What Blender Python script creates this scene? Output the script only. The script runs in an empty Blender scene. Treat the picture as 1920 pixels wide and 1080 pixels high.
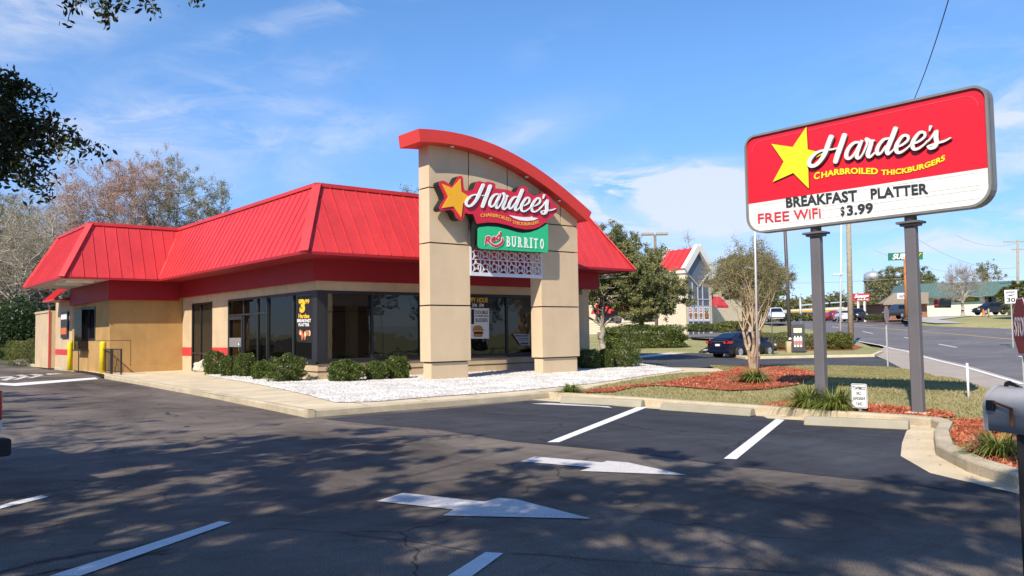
import bpy, math, random
import numpy as np
from mathutils import Vector, Matrix, Euler
from mathutils.geometry import tessellate_polygon
R_ = math.radians
scn = bpy.context.scene
COL = scn.collection
# ---------------------------------------------------------------- camera
CAM = Vector((0.0, 0.0, 1.6))
FOC = 1554.82 / 1920.0
RIGHT = Vector((0.770560, -0.637187, -0.015098))
_yaw, _pit, _rol = 0.8800537, 0.0555896, -0.0151219
FWD = Vector((math.cos(_pit)*math.cos(_yaw), math.cos(_pit)*math.sin(_yaw), math.sin(_pit)))
_r = FWD.cross(Vector((0, 0, 1))).normalized(); _u = _r.cross(FWD)
RIGHT = _r*math.cos(_rol) + _u*math.sin(_rol)
UP = -_r*math.sin(_rol) + _u*math.cos(_rol)
cd = bpy.data.cameras.new('camera'); cam = bpy.data.objects.new('camera', cd); COL.objects.link(cam)
cd.sensor_width = 36.0; cd.lens = 36.0*FOC; cd.clip_start = 0.05; cd.clip_end = 6000
m3 = Matrix((RIGHT, UP, -FWD)).transposed()
cam.matrix_world = Matrix.Translation(CAM) @ m3.to_4x4()
scn.camera = cam
# ---------------------------------------------------------------- sun, sky, exposure
SUN_EL = R_(40.0); SH = Vector((0.895, 0.446, 0)).normalized()      # direction shadows fall in plan
sd = bpy.data.lights.new('sun', 'SUN'); sd.energy = 5.0; sd.angle = R_(0.55); sd.color = (1.0, 0.90, 0.76)
so = bpy.data.objects.new('sun', sd); COL.objects.link(so)
sdir = Vector((SH.x*math.cos(SUN_EL), SH.y*math.cos(SUN_EL), -math.sin(SUN_EL)))
so.rotation_euler = sdir.to_track_quat('-Z', 'Y').to_euler(); so.location = (-20, -10, 40)
scn.view_settings.view_transform = 'Standard'; scn.view_settings.look = 'None'
scn.view_settings.exposure = 0.34; scn.view_settings.gamma = 1.0
def pix_dir(px, py):
    return FWD + RIGHT*((px-960)/1554.82) - UP*((py-540)/1554.82)
def build_world():
    w = bpy.data.worlds.new('World'); scn.world = w; w.use_nodes = True
    nt = w.node_tree; N = nt.nodes; L = nt.links; N.clear()
    out = N.new('ShaderNodeOutputWorld'); bg = N.new('ShaderNodeBackground'); bg.inputs[1].default_value = 0.1
    sky = N.new('ShaderNodeTexSky'); sky.sky_type = 'NISHITA'; sky.sun_disc = False
    sky.sun_elevation = SUN_EL; sky.sun_rotation = R_(243.5); sky.air_density = 1.0; sky.dust_density = 0.1; sky.ozone_density = 3.2
    tc = N.new('ShaderNodeTexCoord')
    def math_(op, a, b=None, clamp=False):
        n = N.new('ShaderNodeMath'); n.operation = op; n.use_clamp = clamp
        for i, v in enumerate((a, b)):
            if v is None: continue
            if isinstance(v, (int, float)): n.inputs[i].default_value = v
            else: L.new(v, n.inputs[i])
        return n.outputs[0]
    def noise(scale, stretch, detail=9, rough=0.55, dist=0.4):
        mp = N.new('ShaderNodeMapping'); mp.inputs['Scale'].default_value = stretch; mp.inputs['Rotation'].default_value = (0.0, 0.12, 0.3)
        L.new(tc.outputs['Generated'], mp.inputs[0])
        n = N.new('ShaderNodeTexNoise'); n.inputs['Scale'].default_value = scale; n.inputs['Detail'].default_value = detail
        n.inputs['Roughness'].default_value = rough; n.inputs['Distortion'].default_value = dist
        L.new(mp.outputs[0], n.inputs['Vector']); return n.outputs['Fac']
    n1 = noise(3.6, (1, 1, 2.4)); n2 = noise(10.0, (1, 1, 3.2), 10, 0.62, 0.6)
    # soft cloud fields standing in fixed directions of the sky
    blobs = [((1160, 352), .05, .020, 1.5), ((1225, 345), .05, .019, 1.7), ((1290, 352), .05, .02, 1.6), ((1345, 368), .045, .018, 1.4), ((1230, 385), .15, .022, 1.3), ((1500, 470), 0.32, 0.05, 0.7), ((1900, 330), 0.12, 0.11, 0.75), ((50, 30), 0.09, 0.035, 0.85), ((520, 235), 0.05, 0.022, 0.55), ((650, 265), 0.06, 0.025, 0.5),
             ((370, 205), 0.10, 0.035, 0.42), ((990, 245), 0.06, 0.02, 0.45), ((640, 10), 0.14, 0.012, 0.5), ((185, 235), 0.06, 0.022, 0.45), ((1030, 85), 0.03, 0.012, 0.25), ((600, 130), 0.05, 0.014, 0.2), ((150, 330), 0.25, 0.05, 0.3),
             ((1340, 395), 0.12, 0.022, 1.1), ((1880, 210), 0.06, 0.02, 0.5)]
    tot = None
    sep = N.new('ShaderNodeVectorMath'); sep.operation = 'NORMALIZE'; L.new(tc.outputs['Generated'], sep.inputs[0])
    def dot(v):
        n = N.new('ShaderNodeVectorMath'); n.operation = 'DOT_PRODUCT'; L.new(sep.outputs[0], n.inputs[0]); n.inputs[1].default_value = v
        return n.outputs['Value']
    for (px, py), sx, sy, amp in blobs:
        c = pix_dir(px, py).normalized(); a = c.cross(Vector((0, 0, 1))).normalized(); b = a.cross(c)
        b2 = (b + a*-0.35).normalized() if py < 300 else b
        du = math_('DIVIDE', dot(a), sx); dv = math_('DIVIDE', dot(b2), sy)
        r2 = math_('ADD', math_('MULTIPLY', du, du), math_('MULTIPLY', dv, dv))
        g = math_('EXPONENT', math_('MULTIPLY', r2, -0.7))
        g = math_('MULTIPLY', math_('MULTIPLY', g, amp), math_('GREATER_THAN', dot(c), 0.0))
        tot = g if tot is None else math_('ADD', tot, g)
    wisp = math_('MULTIPLY', math_('SUBTRACT', n2, 0.45), 5.0, True)
    body = math_('MULTIPLY', math_('SUBTRACT', n1, 0.40), 4.5, True)
    mixn = math_('ADD', math_('MULTIPLY', wisp, 0.55), math_('MULTIPLY', body, 0.55))
    fac = math_('MULTIPLY', tot, mixn, True)
    amb = math_('MULTIPLY', math_('MULTIPLY', math_('SUBTRACT', n1, 0.62), 1.2, True), 0.3)
    fac = math_('MINIMUM', math_('ADD', fac, amb), 0.86)
    hs = N.new('ShaderNodeHueSaturation'); hs.inputs['Saturation'].default_value = 1.1; hs.inputs['Value'].default_value = 1.0
    L.new(sky.outputs[0], hs.inputs['Color'])
    tint = N.new('ShaderNodeMix'); tint.data_type = 'RGBA'; tint.blend_type = 'MULTIPLY'; tint.inputs[0].default_value = 1.0
    L.new(hs.outputs[0], tint.inputs[6])
    el = N.new('ShaderNodeMapRange'); el.interpolation_type = 'SMOOTHSTEP'; el.inputs[1].default_value = 0.0; el.inputs[2].default_value = 0.36; L.new(dot((0, 0, 1)), el.inputs[0])
    tm = N.new('ShaderNodeMix'); tm.data_type = 'RGBA'; tm.inputs[6].default_value = (.66, .80, 1.22, 1); tm.inputs[7].default_value = (1.12, 1.32, 1.52, 1); L.new(el.outputs[0], tm.inputs[0]); L.new(tm.outputs[2], tint.inputs[7])
    mx = N.new('ShaderNodeMix'); mx.data_type = 'RGBA'; L.new(fac, mx.inputs[0]); L.new(tint.outputs[2], mx.inputs[6])
    mx.inputs[7].default_value = CLOUDCOL
    L.new(mx.outputs[2], bg.inputs[0]); L.new(bg.outputs[0], out.inputs[0])
SKYTINT = (1.0, 1.0, 1.0, 1); CLOUDCOL = (6.4, 6.9, 8.0, 1)
build_world()
# ---------------------------------------------------------------- survey helpers: photo point -> place in the world
KN = [(-1e4, 0), (40, 0), (46, .02), (50, .06), (56, .2), (62, .42), (75, .92), (90, 1.5), (100, 1.85), (115, 2.45), (130, 2.87), (150, 3.12), (180, 3.2), (1e4, 3.2)]
KX = [k[0] for k in KN]; KZ = [k[1] for k in KN]
DH = Vector((FWD.x, FWD.y, 0)).normalized()
def hz(x, y): return float(np.interp(x*DH.x + y*DH.y, KX, KZ))
def at_z(px, py, z):
    v = pix_dir(px, py); t = (z-CAM.z)/v.z; return CAM + v*t
def at_x(px, py, x):
    v = pix_dir(px, py); return CAM + v*(x/v.x)
def at_y(px, py, y):
    v = pix_dir(px, py); return CAM + v*(y/v.y)
def at_d(px, py, d): return CAM + pix_dir(px, py)*d
def gr(px, py, dz=0.0):
    v = pix_dir(px, py)
    t = 2.0
    while t < 400:
        p = CAM + v*t
        if p.z < hz(p.x, p.y)+dz:
            lo, hi = t-0.5, t
            for _ in range(30):
                m = (lo+hi)/2; p = CAM+v*m
                if p.z < hz(p.x, p.y)+dz: hi = m
                else: lo = m
            return CAM + v*hi
        t += 0.5
    raise ValueError((px, py))
def proj(p):
    q = Vector(p)-CAM; w = q.dot(FWD)
    if w <= 0.01: return (-9e9, -9e9, w)
    return (960+1554.82*q.dot(RIGHT)/w, 540-1554.82*q.dot(UP)/w, w)
# ---------------------------------------------------------------- materials
MATS = {}
def mat(name, col, rough=0.6, var=0.0, vs=3.0, bump=0.0, bs=40.0, metal=0.0, spec=0.4, col2=None, coat=0.0, fine=0.0, fs=200.0, streak=0.0):
    if name in MATS: return MATS[name]
    m = bpy.data.materials.new(name); m.use_nodes = True; MATS[name] = m
    nt = m.node_tree; N = nt.nodes; L = nt.links; b = N['Principled BSDF']
    b.inputs['Roughness'].default_value = rough; b.inputs['Metallic'].default_value = metal
    b.inputs['Specular IOR Level'].default_value = spec; b.inputs['Coat Weight'].default_value = coat
    b.inputs['Base Color'].default_value = (*col, 1)
    tc = N.new('ShaderNodeTexCoord')
    if var or col2:
        n = N.new('ShaderNodeTexNoise'); n.inputs['Scale'].default_value = vs; n.inputs['Detail'].default_value = 8; n.inputs['Roughness'].default_value = 0.62
        L.new(tc.outputs['Object'], n.inputs['Vector'])
        r = N.new('ShaderNodeMapRange'); r.inputs[1].default_value = 0.3; r.inputs[2].default_value = 0.7
        L.new(n.outputs['Fac'], r.inputs[0])
        mx = N.new('ShaderNodeMix'); mx.data_type = 'RGBA'
        c2 = col2 if col2 else tuple(c*(1+var) for c in col); c1 = col if col2 else tuple(c*(1-var) for c in col)
        mx.inputs[6].default_value = (*c1, 1); mx.inputs[7].default_value = (*c2, 1)
        L.new(r.outputs[0], mx.inputs[0]); last = mx.outputs[2]
        if fine:
            n3 = N.new('ShaderNodeTexNoise'); n3.inputs['Scale'].default_value = fs; n3.inputs['Detail'].default_value = 3
            L.new(tc.outputs['Object'], n3.inputs['Vector'])
            r3 = N.new('ShaderNodeMapRange'); r3.inputs[1].default_value = 0.3; r3.inputs[2].default_value = 0.7; r3.inputs[3].default_value = 1-fine; r3.inputs[4].default_value = 1+fine
            L.new(n3.outputs['Fac'], r3.inputs[0])
            mm = N.new('ShaderNodeMix'); mm.data_type = 'RGBA'; mm.blend_type = 'MULTIPLY'; mm.inputs[0].default_value = 1
            L.new(last, mm.inputs[6]); L.new(r3.outputs[0], mm.inputs[7]); last = mm.outputs[2]
        if streak:
            mp = N.new('ShaderNodeMapping'); mp.inputs['Scale'].default_value = (1.5, 1.5, .34); L.new(tc.outputs['Object'], mp.inputs[0])
            n4 = N.new('ShaderNodeTexNoise'); n4.inputs['Scale'].default_value = 1.0; n4.inputs['Detail'].default_value = 5; n4.inputs['Roughness'].default_value = .5; n4.inputs['Distortion'].default_value = .6; L.new(mp.outputs[0], n4.inputs['Vector'])
            r4 = N.new('ShaderNodeMapRange'); r4.inputs[1].default_value = .42; r4.inputs[2].default_value = .75; r4.inputs[3].default_value = 1.03; r4.inputs[4].default_value = 1-streak; L.new(n4.outputs['Fac'], r4.inputs[0])
            m4 = N.new('ShaderNodeMix'); m4.data_type = 'RGBA'; m4.blend_type = 'MULTIPLY'; m4.inputs[0].default_value = 1; L.new(last, m4.inputs[6]); L.new(r4.outputs[0], m4.inputs[7]); last = m4.outputs[2]
        L.new(last, b.inputs['Base Color'])
        rr = N.new('ShaderNodeMapRange'); rr.inputs[3].default_value = max(0.02, rough-0.08); rr.inputs[4].default_value = min(1, rough+0.1)
        L.new(n.outputs['Fac'], rr.inputs[0]); L.new(rr.outputs[0], b.inputs['Roughness'])
    if bump:
        n2 = N.new('ShaderNodeTexNoise'); n2.inputs['Scale'].default_value = bs; n2.inputs['Detail'].default_value = 6
        L.new(tc.outputs['Object'], n2.inputs['Vector'])
        bp = N.new('ShaderNodeBump'); bp.inputs['Strength'].default_value = bump; bp.inputs['Distance'].default_value = 0.02
        L.new(n2.outputs['Fac'], bp.inputs['Height']); L.new(bp.outputs[0], b.inputs['Normal'])
    return m
def leafmat(name, cols, trans=0.35, rough=0.5, vs=0.5):
    if name in MATS: return MATS[name]
    m = bpy.data.materials.new(name); m.use_nodes = True; MATS[name] = m
    nt = m.node_tree; N = nt.nodes; L = nt.links; b = N['Principled BSDF']; out = N['Material Output']
    b.inputs['Roughness'].default_value = rough; b.inputs['Specular IOR Level'].default_value = 0.35
    g = N.new('ShaderNodeNewGeometry'); cr = N.new('ShaderNodeValToRGB'); e = cr.color_ramp.elements
    e[0].color = (*cols[0], 1); e[1].color = (*cols[-1], 1)
    for i, c in enumerate(cols[1:-1]): q = e.new((i+1)/(len(cols)-1)); q.color = (*c, 1)
    tc = N.new('ShaderNodeTexCoord'); n = N.new('ShaderNodeTexNoise'); n.inputs['Scale'].default_value = vs; n.inputs['Detail'].default_value = 3
    L.new(tc.outputs['Object'], n.inputs['Vector'])
    a = N.new('ShaderNodeMath'); a.operation = 'MULTIPLY_ADD'; L.new(g.outputs['Random Per Island'], a.inputs[0]); a.inputs[1].default_value = 0.6; 
    s = N.new('ShaderNodeMapRange'); s.inputs[1].default_value = .3; s.inputs[2].default_value = .7; s.inputs[3].default_value = -.1; s.inputs[4].default_value = .5
    L.new(n.outputs['Fac'], s.inputs[0]); L.new(s.outputs[0], a.inputs[2])
    L.new(a.outputs[0], cr.inputs[0]); L.new(cr.outputs[0], b.inputs['Base Color'])
    t = N.new('ShaderNodeBsdfTranslucent'); L.new(cr.outputs[0], t.inputs[0])
    mx = N.new('ShaderNodeMixShader'); mx.inputs[0].default_value = trans
    L.new(b.outputs[0], mx.inputs[1]); L.new(t.outputs[0], mx.inputs[2]); L.new(mx.outputs[0], out.inputs[0])
    return m
def glassmat(name, tint=(0.35, 0.37, 0.38), refl=1.5, opaque=0.0, base=0.05):
    if name in MATS: return MATS[name]
    m = bpy.data.materials.new(name); m.use_nodes = True; MATS[name] = m
    nt = m.node_tree; N = nt.nodes; L = nt.links; out = N['Material Output']; N.remove(N['Principled BSDF'])
    tr = N.new('ShaderNodeBsdfTransparent'); tr.inputs[0].default_value = (*tint, 1)
    gl = N.new('ShaderNodeBsdfGlossy'); gl.inputs['Roughness'].default_value = 0.015; gl.inputs[0].default_value = (.9, .92, .95, 1)
    fr = N.new('ShaderNodeFresnel'); fr.inputs[0].default_value = refl
    tc = N.new('ShaderNodeTexCoord'); n = N.new('ShaderNodeTexNoise'); n.inputs['Scale'].default_value = 1.1
    L.new(tc.outputs['Object'], n.inputs['Vector']); bp = N.new('ShaderNodeBump'); bp.inputs['Strength'].default_value = 0.06; bp.inputs['Distance'].default_value = 0.1
    L.new(n.outputs['Fac'], bp.inputs['Height']); L.new(bp.outputs[0], gl.inputs['Normal'])
    ad = N.new('ShaderNodeMath'); ad.operation = 'MULTIPLY_ADD'; ad.use_clamp = True; L.new(fr.outputs[0], ad.inputs[0]); ad.inputs[2].default_value = base; ad.inputs[1].default_value = .24
    mx = N.new('ShaderNodeMixShader'); L.new(ad.outputs[0], mx.inputs[0])
    first = tr
    if opaque:
        df = N.new('ShaderNodeBsdfDiffuse'); df.inputs[0].default_value = (.012, .013, .015, 1)
        m2 = N.new('ShaderNodeMixShader'); m2.inputs[0].default_value = opaque; L.new(tr.outputs[0], m2.inputs[1]); L.new(df.outputs[0], m2.inputs[2]); first = m2
    L.new(first.outputs[0], mx.inputs[1]); L.new(gl.outputs[0], mx.inputs[2]); L.new(mx.outputs[0], out.inputs[0])
    return m
def asphalt(name, dark, light, patch=0.5, crack=True, scale=1.0):
    m = bpy.data.materials.new(name); m.use_nodes = True; MATS[name] = m
    nt = m.node_tree; N = nt.nodes; L = nt.links; b = N['Principled BSDF']; b.inputs['Specular IOR Level'].default_value = 0.25
    tc = N.new('ShaderNodeTexCoord')
    def noise(s, d=8, r=.6, stretch=(1, 1, 1), dist=0):
        mp = N.new('ShaderNodeMapping'); mp.inputs['Scale'].default_value = stretch; mp.inputs['Rotation'].default_value = (0, 0, .5); L.new(tc.outputs['Object'], mp.inputs[0])
        n = N.new('ShaderNodeTexNoise'); n.inputs['Scale'].default_value = s; n.inputs['Detail'].default_value = d; n.inputs['Roughness'].default_value = r
        n.inputs['Distortion'].default_value = dist
        L.new(mp.outputs[0], n.inputs['Vector']); return n.outputs['Fac']
    def rng(x, a, bb, c=0., d=1.):
        r = N.new('ShaderNodeMapRange'); r.inputs[1].default_value = a; r.inputs[2].default_value = bb; r.inputs[3].default_value = c; r.inputs[4].default_value = d
        L.new(x, r.inputs[0]); return r.outputs[0]
    def mul(a, c):
        x = N.new('ShaderNodeMath'); x.operation = 'MULTIPLY'; L.new(a, x.inputs[0])
        if isinstance(c, float): x.inputs[1].default_value = c
        else: L.new(c, x.inputs[1])
        return x.outputs[0]
    mx = N.new('ShaderNodeMix'); mx.data_type = 'RGBA'; mx.inputs[6].default_value = (*dark, 1); mx.inputs[7].default_value = (*light, 1)
    L.new(rng(noise(.35*scale, 10, .70, (1, .45, 1), .6), .34, .68), mx.inputs[0])
    streak = rng(noise(1.2*scale, 9, .75, (.35, 2.4, 1)), .3, .72, .72, 1.3)
    agg = rng(noise(85, 3, .6), .34, .68, .5, 1.65)
    agg2 = rng(noise(260, 1, .5), .35, .65, .8, 1.2)
    c = mx.outputs[2]
    for f in (streak, agg, agg2):
        q = N.new('ShaderNodeMix'); q.data_type = 'RGBA'; q.blend_type = 'MULTIPLY'; q.inputs[0].default_value = 1; L.new(c, q.inputs[6]); L.new(f, q.inputs[7]); c = q.outputs[2]
    # pale worn scuffs
    sc = N.new('ShaderNodeMix'); sc.data_type = 'RGBA'; L.new(c, sc.inputs[6]); sc.inputs[7].default_value = (.2, .2, .2, 1)
    L.new(mul(mul(rng(noise(.5, 5, .6, (1, 1, 1), .3), .62, .72), rng(noise(26, 5, .8), .54, .66)), 0.45*patch*2), sc.inputs[0]); c = sc.outputs[2]
    if crack:
        w = N.new('ShaderNodeTexNoise'); w.inputs['Scale'].default_value = 1.3; w.inputs['Detail'].default_value = 6; L.new(tc.outputs['Object'], w.inputs['Vector'])
        va = N.new('ShaderNodeVectorMath'); va.operation = 'MULTIPLY_ADD'; L.new(w.outputs['Color'], va.inputs[0]); va.inputs[1].default_value = (.9, .9, 0); L.new(tc.outputs['Object'], va.inputs[2])
        for vs, wd, amt, ms in ((.30, .0055, .9, .4), (2.6, .022, .6, .8)):
            v = N.new('ShaderNodeTexVoronoi'); v.feature = 'DISTANCE_TO_EDGE'; v.inputs['Scale'].default_value = vs; L.new(va.outputs[0], v.inputs['Vector'])
            msk = mul(rng(v.outputs['Distance'], 0, wd, 1, 0), rng(noise(ms, 3), .44 if vs < 1 else .53, .52 if vs < 1 else .62))
            k = N.new('ShaderNodeMix'); k.data_type = 'RGBA'; L.new(mul(msk, amt), k.inputs[0]); L.new(c, k.inputs[6]); k.inputs[7].default_value = (.008, .008, .01, 1); c = k.outputs[2]
    L.new(c, b.inputs['Base Color'])
    L.new(rng(noise(1.5), .3, .7, .62, .88), b.inputs['Roughness'])
    bp = N.new('ShaderNodeBump'); bp.inputs['Strength'].default_value = .5; bp.inputs['Distance'].default_value = .012
    L.new(agg, bp.inputs['Height']); L.new(bp.outputs[0], b.inputs['Normal'])
    return m
def wornpaint(name, col, wear, under=(.07, .065, .062)):
    m = mat(name, col, .68, .08, 6.0, .3, 80, fine=.15, fs=60); nt = m.node_tree; N = nt.nodes; L = nt.links; b = N['Principled BSDF']
    tc = N.new('ShaderNodeTexCoord'); src = b.inputs['Base Color'].links[0].from_socket; fs_ = []
    for s, d, lo, hi in ((9, 8, .60-wear, .66-wear), (55, 4, .52, .66)):
        n = N.new('ShaderNodeTexNoise'); n.inputs['Scale'].default_value = s; n.inputs['Detail'].default_value = d; n.inputs['Roughness'].default_value = .7; L.new(tc.outputs['Object'], n.inputs['Vector'])
        r = N.new('ShaderNodeMapRange'); r.inputs[1].default_value = lo; r.inputs[2].default_value = hi; L.new(n.outputs['Fac'], r.inputs[0]); fs_.append(r.outputs[0])
    a = N.new('ShaderNodeMath'); a.operation = 'MULTIPLY'; L.new(fs_[0], a.inputs[0]); L.new(fs_[1], a.inputs[1])
    a2 = N.new('ShaderNodeMath'); a2.operation = 'MULTIPLY'; L.new(a.outputs[0], a2.inputs[0]); a2.inputs[1].default_value = .85
    mx = N.new('ShaderNodeMix'); mx.data_type = 'RGBA'; L.new(a2.outputs[0], mx.inputs[0]); L.new(src, mx.inputs[6]); mx.inputs[7].default_value = (*under, 1); L.new(mx.outputs[2], b.inputs['Base Color']); return m
# ---------------------------------------------------------------- tagging and mesh building
def tag(o, label=None, cat=None, group=None, kind=None):
    if label: o['label'] = label
    if cat: o['category'] = cat
    if group: o['group'] = group
    if kind: o['kind'] = kind
    return o
def thing(name, loc, label, cat, group=None, rz=0.0):
    o = bpy.data.objects.new(name, None); COL.objects.link(o); o.location = loc; o.rotation_euler = (0, 0, rz); o.empty_display_size = 0.2
    return tag(o, label, cat, group)
def origin_of(p):
    o = Vector((0, 0, 0))
    while p is not None: o = o + p.location; p = p.parent
    return o
class MB:
    """collects shapes in world coordinates (or local, with build(local=True))"""
    def __init__(s): s.v = []; s.f = []; s.m = []; s.sm = []
    def add(s, vs, fs, mi=0, smooth=False):
        n = len(s.v); s.v.extend([tuple(p) for p in vs])
        for f in fs: s.f.append(tuple(i+n for i in f)); s.m.append(mi); s.sm.append(smooth)
        return s
    def box(s, x0, x1, y0, y1, z0, z1, mi=0):
        x0, x1 = min(x0, x1), max(x0, x1); y0, y1 = min(y0, y1), max(y0, y1); z0, z1 = min(z0, z1), max(z0, z1)
        return s.add([(x0, y0, z0), (x1, y0, z0), (x1, y1, z0), (x0, y1, z0), (x0, y0, z1), (x1, y0, z1), (x1, y1, z1), (x0, y1, z1)],
                     [(0, 3, 2, 1), (4, 5, 6, 7), (0, 1, 5, 4), (1, 2, 6, 5), (2, 3, 7, 6), (3, 0, 4, 7)], mi)
    def obox(s, c, ax, ay, az, mi=0):
        c, ax, ay, az = Vector(c), Vector(ax), Vector(ay), Vector(az)
        P = [c+ax*i+ay*j+az*k for k in (-1, 1) for i, j in ((-1, -1), (1, -1), (1, 1), (-1, 1))]
        return s.add(P, [(0, 3, 2, 1), (4, 5, 6, 7), (0, 1, 5, 4), (1, 2, 6, 5), (2, 3, 7, 6), (3, 0, 4, 7)], mi)
    def bar(s, a, b, w, h, up=(0, 0, 1), mi=0):
        a, b = Vector(a), Vector(b); d = (b-a); l = d.length
        if l < 1e-6: return s
        d /= l; sx = d.cross(Vector(up)); 
        if sx.length < 1e-4: sx = d.cross(Vector((1, 0, 0)))
        sx.normalize(); uz = sx.cross(d)
        return s.obox((a+b)/2, d*(l/2), sx*(w/2), uz*(h/2), mi)
    def extr(s, pts, vec, mi=0, back=True, side_mi=None):
        pts = [Vector(p) for p in pts]; vec = Vector(vec); n = len(pts)
        tri = tessellate_polygon([pts])
        vs = pts+[p+vec for p in pts]; fs = []; k = len(s.f)
        s.add(vs, [tuple(t) for t in tri], mi)
        b0 = len(s.v)-2*n
        if back:
            for t in tri: s.f.append((b0+n+t[2], b0+n+t[1], b0+n+t[0])); s.m.append(mi); s.sm.append(False)
        for i in range(n):
            j = (i+1) % n; s.f.append((b0+i, b0+j, b0+n+j, b0+n+i)); s.m.append(mi if side_mi is None else side_mi); s.sm.append(False)
        return s
    def tube(s, path, rad, n=8, mi=0, smooth=True, cap=True):
        path = [Vector(p) for p in path]; m = len(path)
        if isinstance(rad, (int, float)): rad = [rad]*m
        vs = []; prev = None
        for i, p in enumerate(path):
            d = (path[min(i+1, m-1)]-path[max(i-1, 0)]).normalized()
            if prev is None:
                a = d.cross(Vector((0, 0, 1)))
                if a.length < 1e-3: a = d.cross(Vector((1, 0, 0)))
            else: a = prev-d*prev.dot(d)
            a.normalize(); prev = a; b = d.cross(a)
            for k in range(n):
                t = 2*math.pi*k/n; vs.append(p+(a*math.cos(t)+b*math.sin(t))*rad[i])
        fs = [(i*n+k, i*n+(k+1) % n, (i+1)*n+(k+1) % n, (i+1)*n+k) for i in range(m-1) for k in range(n)]
        if cap: fs += [tuple(range(n-1, -1, -1)), tuple((m-1)*n+k for k in range(n))]
        return s.add(vs, fs, mi, smooth)
    def cyl(s, c, r, z0, z1, n=16, mi=0, r2=None):
        return s.tube([(c[0], c[1], z0), (c[0], c[1], z1)], [r, r if r2 is None else r2], n, mi, True)
    def disc(s, c, nrm, r, n=16, mi=0, th=0.01):
        c = Vector(c); nrm = Vector(nrm).normalized()
        return s.tube([c, c+nrm*th], r, n, mi, False)
    def lathe(s, c, prof, n=20, mi=0, axis='z'):
        c = Vector(c); vs = []
        for r, z in prof:
            for k in range(n):
                t = 2*math.pi*k/n; vs.append(c+Vector((r*math.cos(t), r*math.sin(t), z)) if axis == 'z' else c+Vector((r*math.cos(t), z, r*math.sin(t))))
        m = len(prof)
        return s.add(vs, [(i*n+k, i*n+(k+1) % n, (i+1)*n+(k+1) % n, (i+1)*n+k) for i in range(m-1) for k in range(n)]+[tuple(range(n-1, -1, -1)), tuple((m-1)*n+k for k in range(n))], mi, True)
    def build(s, name, mats, parent=None, bevel=0.0, local=False, origin=None, seg=1):
        if not isinstance(mats, (list, tuple)): mats = [mats]
        me = bpy.data.meshes.new(name)
        V = np.array(s.v, dtype=float).reshape(-1, 3)
        if local: o = Vector((0, 0, 0))
        elif parent is not None: o = origin_of(parent)
        elif origin is not None: o = Vector(origin)
        else: o = Vector(((V[:, 0].min()+V[:, 0].max())/2, (V[:, 1].min()+V[:, 1].max())/2, V[:, 2].min()))
        V = V-np.array(o)
        me.from_pydata(V.tolist(), [], s.f)
        for m in mats: me.materials.append(m)
        me.polygons.foreach_set('material_index', s.m); me.polygons.foreach_set('use_smooth', s.sm); me.update()
        ob = bpy.data.objects.new(name, me); COL.objects.link(ob)
        if parent is not None: ob.parent = parent
        elif not local: ob.location = o
        if bevel:
            b = ob.modifiers.new('bevel', 'BEVEL'); b.width = bevel; b.segments = seg; b.limit_method = 'ANGLE'; b.angle_limit = R_(40)
        return ob
def copy_tree(o, parent=None, loc=None, rz=None, label=None):
    c = o.copy(); COL.objects.link(c)
    if parent is not None: c.parent = parent
    if loc is not None: c.location = loc
    if rz is not None: c.rotation_euler = (0, 0, rz)
    if label: c['label'] = label
    for ch in list(o.children): copy_tree(ch, c)
    return c
def npmesh(name, V, F, mats, parent=None, mi=None, origin=None, smooth=False):
    """V (n,3), F (m,k) uniform polygons"""
    me = bpy.data.meshes.new(name); V = np.asarray(V, dtype=np.float32); F = np.asarray(F, dtype=np.int32)
    if parent is not None: o = np.array(origin_of(parent))
    elif origin is not None: o = np.array(origin, dtype=float)
    else: o = np.array([(V[:, 0].min()+V[:, 0].max())/2, (V[:, 1].min()+V[:, 1].max())/2, V[:, 2].min()])
    V = V-o.astype(np.float32); k = F.shape[1]
    me.vertices.add(len(V)); me.vertices.foreach_set('co', V.ravel())
    me.loops.add(F.size); me.loops.foreach_set('vertex_index', F.ravel())
    me.polygons.add(len(F)); me.polygons.foreach_set('loop_start', np.arange(len(F), dtype=np.int32)*k)
    if not isinstance(mats, (list, tuple)): mats = [mats]
    for m in mats: me.materials.append(m)
    if mi is not None: me.polygons.foreach_set('material_index', np.asarray(mi, dtype=np.int32))
    if smooth: me.polygons.foreach_set('use_smooth', np.ones(len(F), dtype=bool))
    me.update(calc_edges=True); me.validate()
    ob = bpy.data.objects.new(name, me); COL.objects.link(ob)
    if parent is not None: ob.parent = parent
    else: ob.location = o
    return ob
# ---- text: flat glyph outlines turned into meshes and laid on any parallelogram
TXT = {}
def glyphs(s, bold=0.0):
    key = (s, bold)
    if key in TXT: return TXT[key]
    cu = bpy.data.curves.new('t', 'FONT'); cu.body = s; cu.size = 1; cu.offset = bold; cu.resolution_u = 3; cu.space_character = 1.0+bold*1.2
    ob = bpy.data.objects.new('t', cu); COL.objects.link(ob)
    dg = bpy.context.evaluated_depsgraph_get(); me = ob.evaluated_get(dg).to_mesh()
    V = np.array([v.co[:2] for v in me.vertices]); F = [tuple(p.vertices) for p in me.polygons]
    ob.evaluated_get(dg).to_mesh_clear(); bpy.data.objects.remove(ob); bpy.data.curves.remove(cu)
    V[:, 0] -= V[:, 0].min(); V[:, 0] /= V[:, 0].max()
    V[:, 1] /= 0.729 if s.upper() == s and not any(c in s for c in ',;gjpqy') else 0.729
    TXT[key] = (V, F); return TXT[key]
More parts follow.
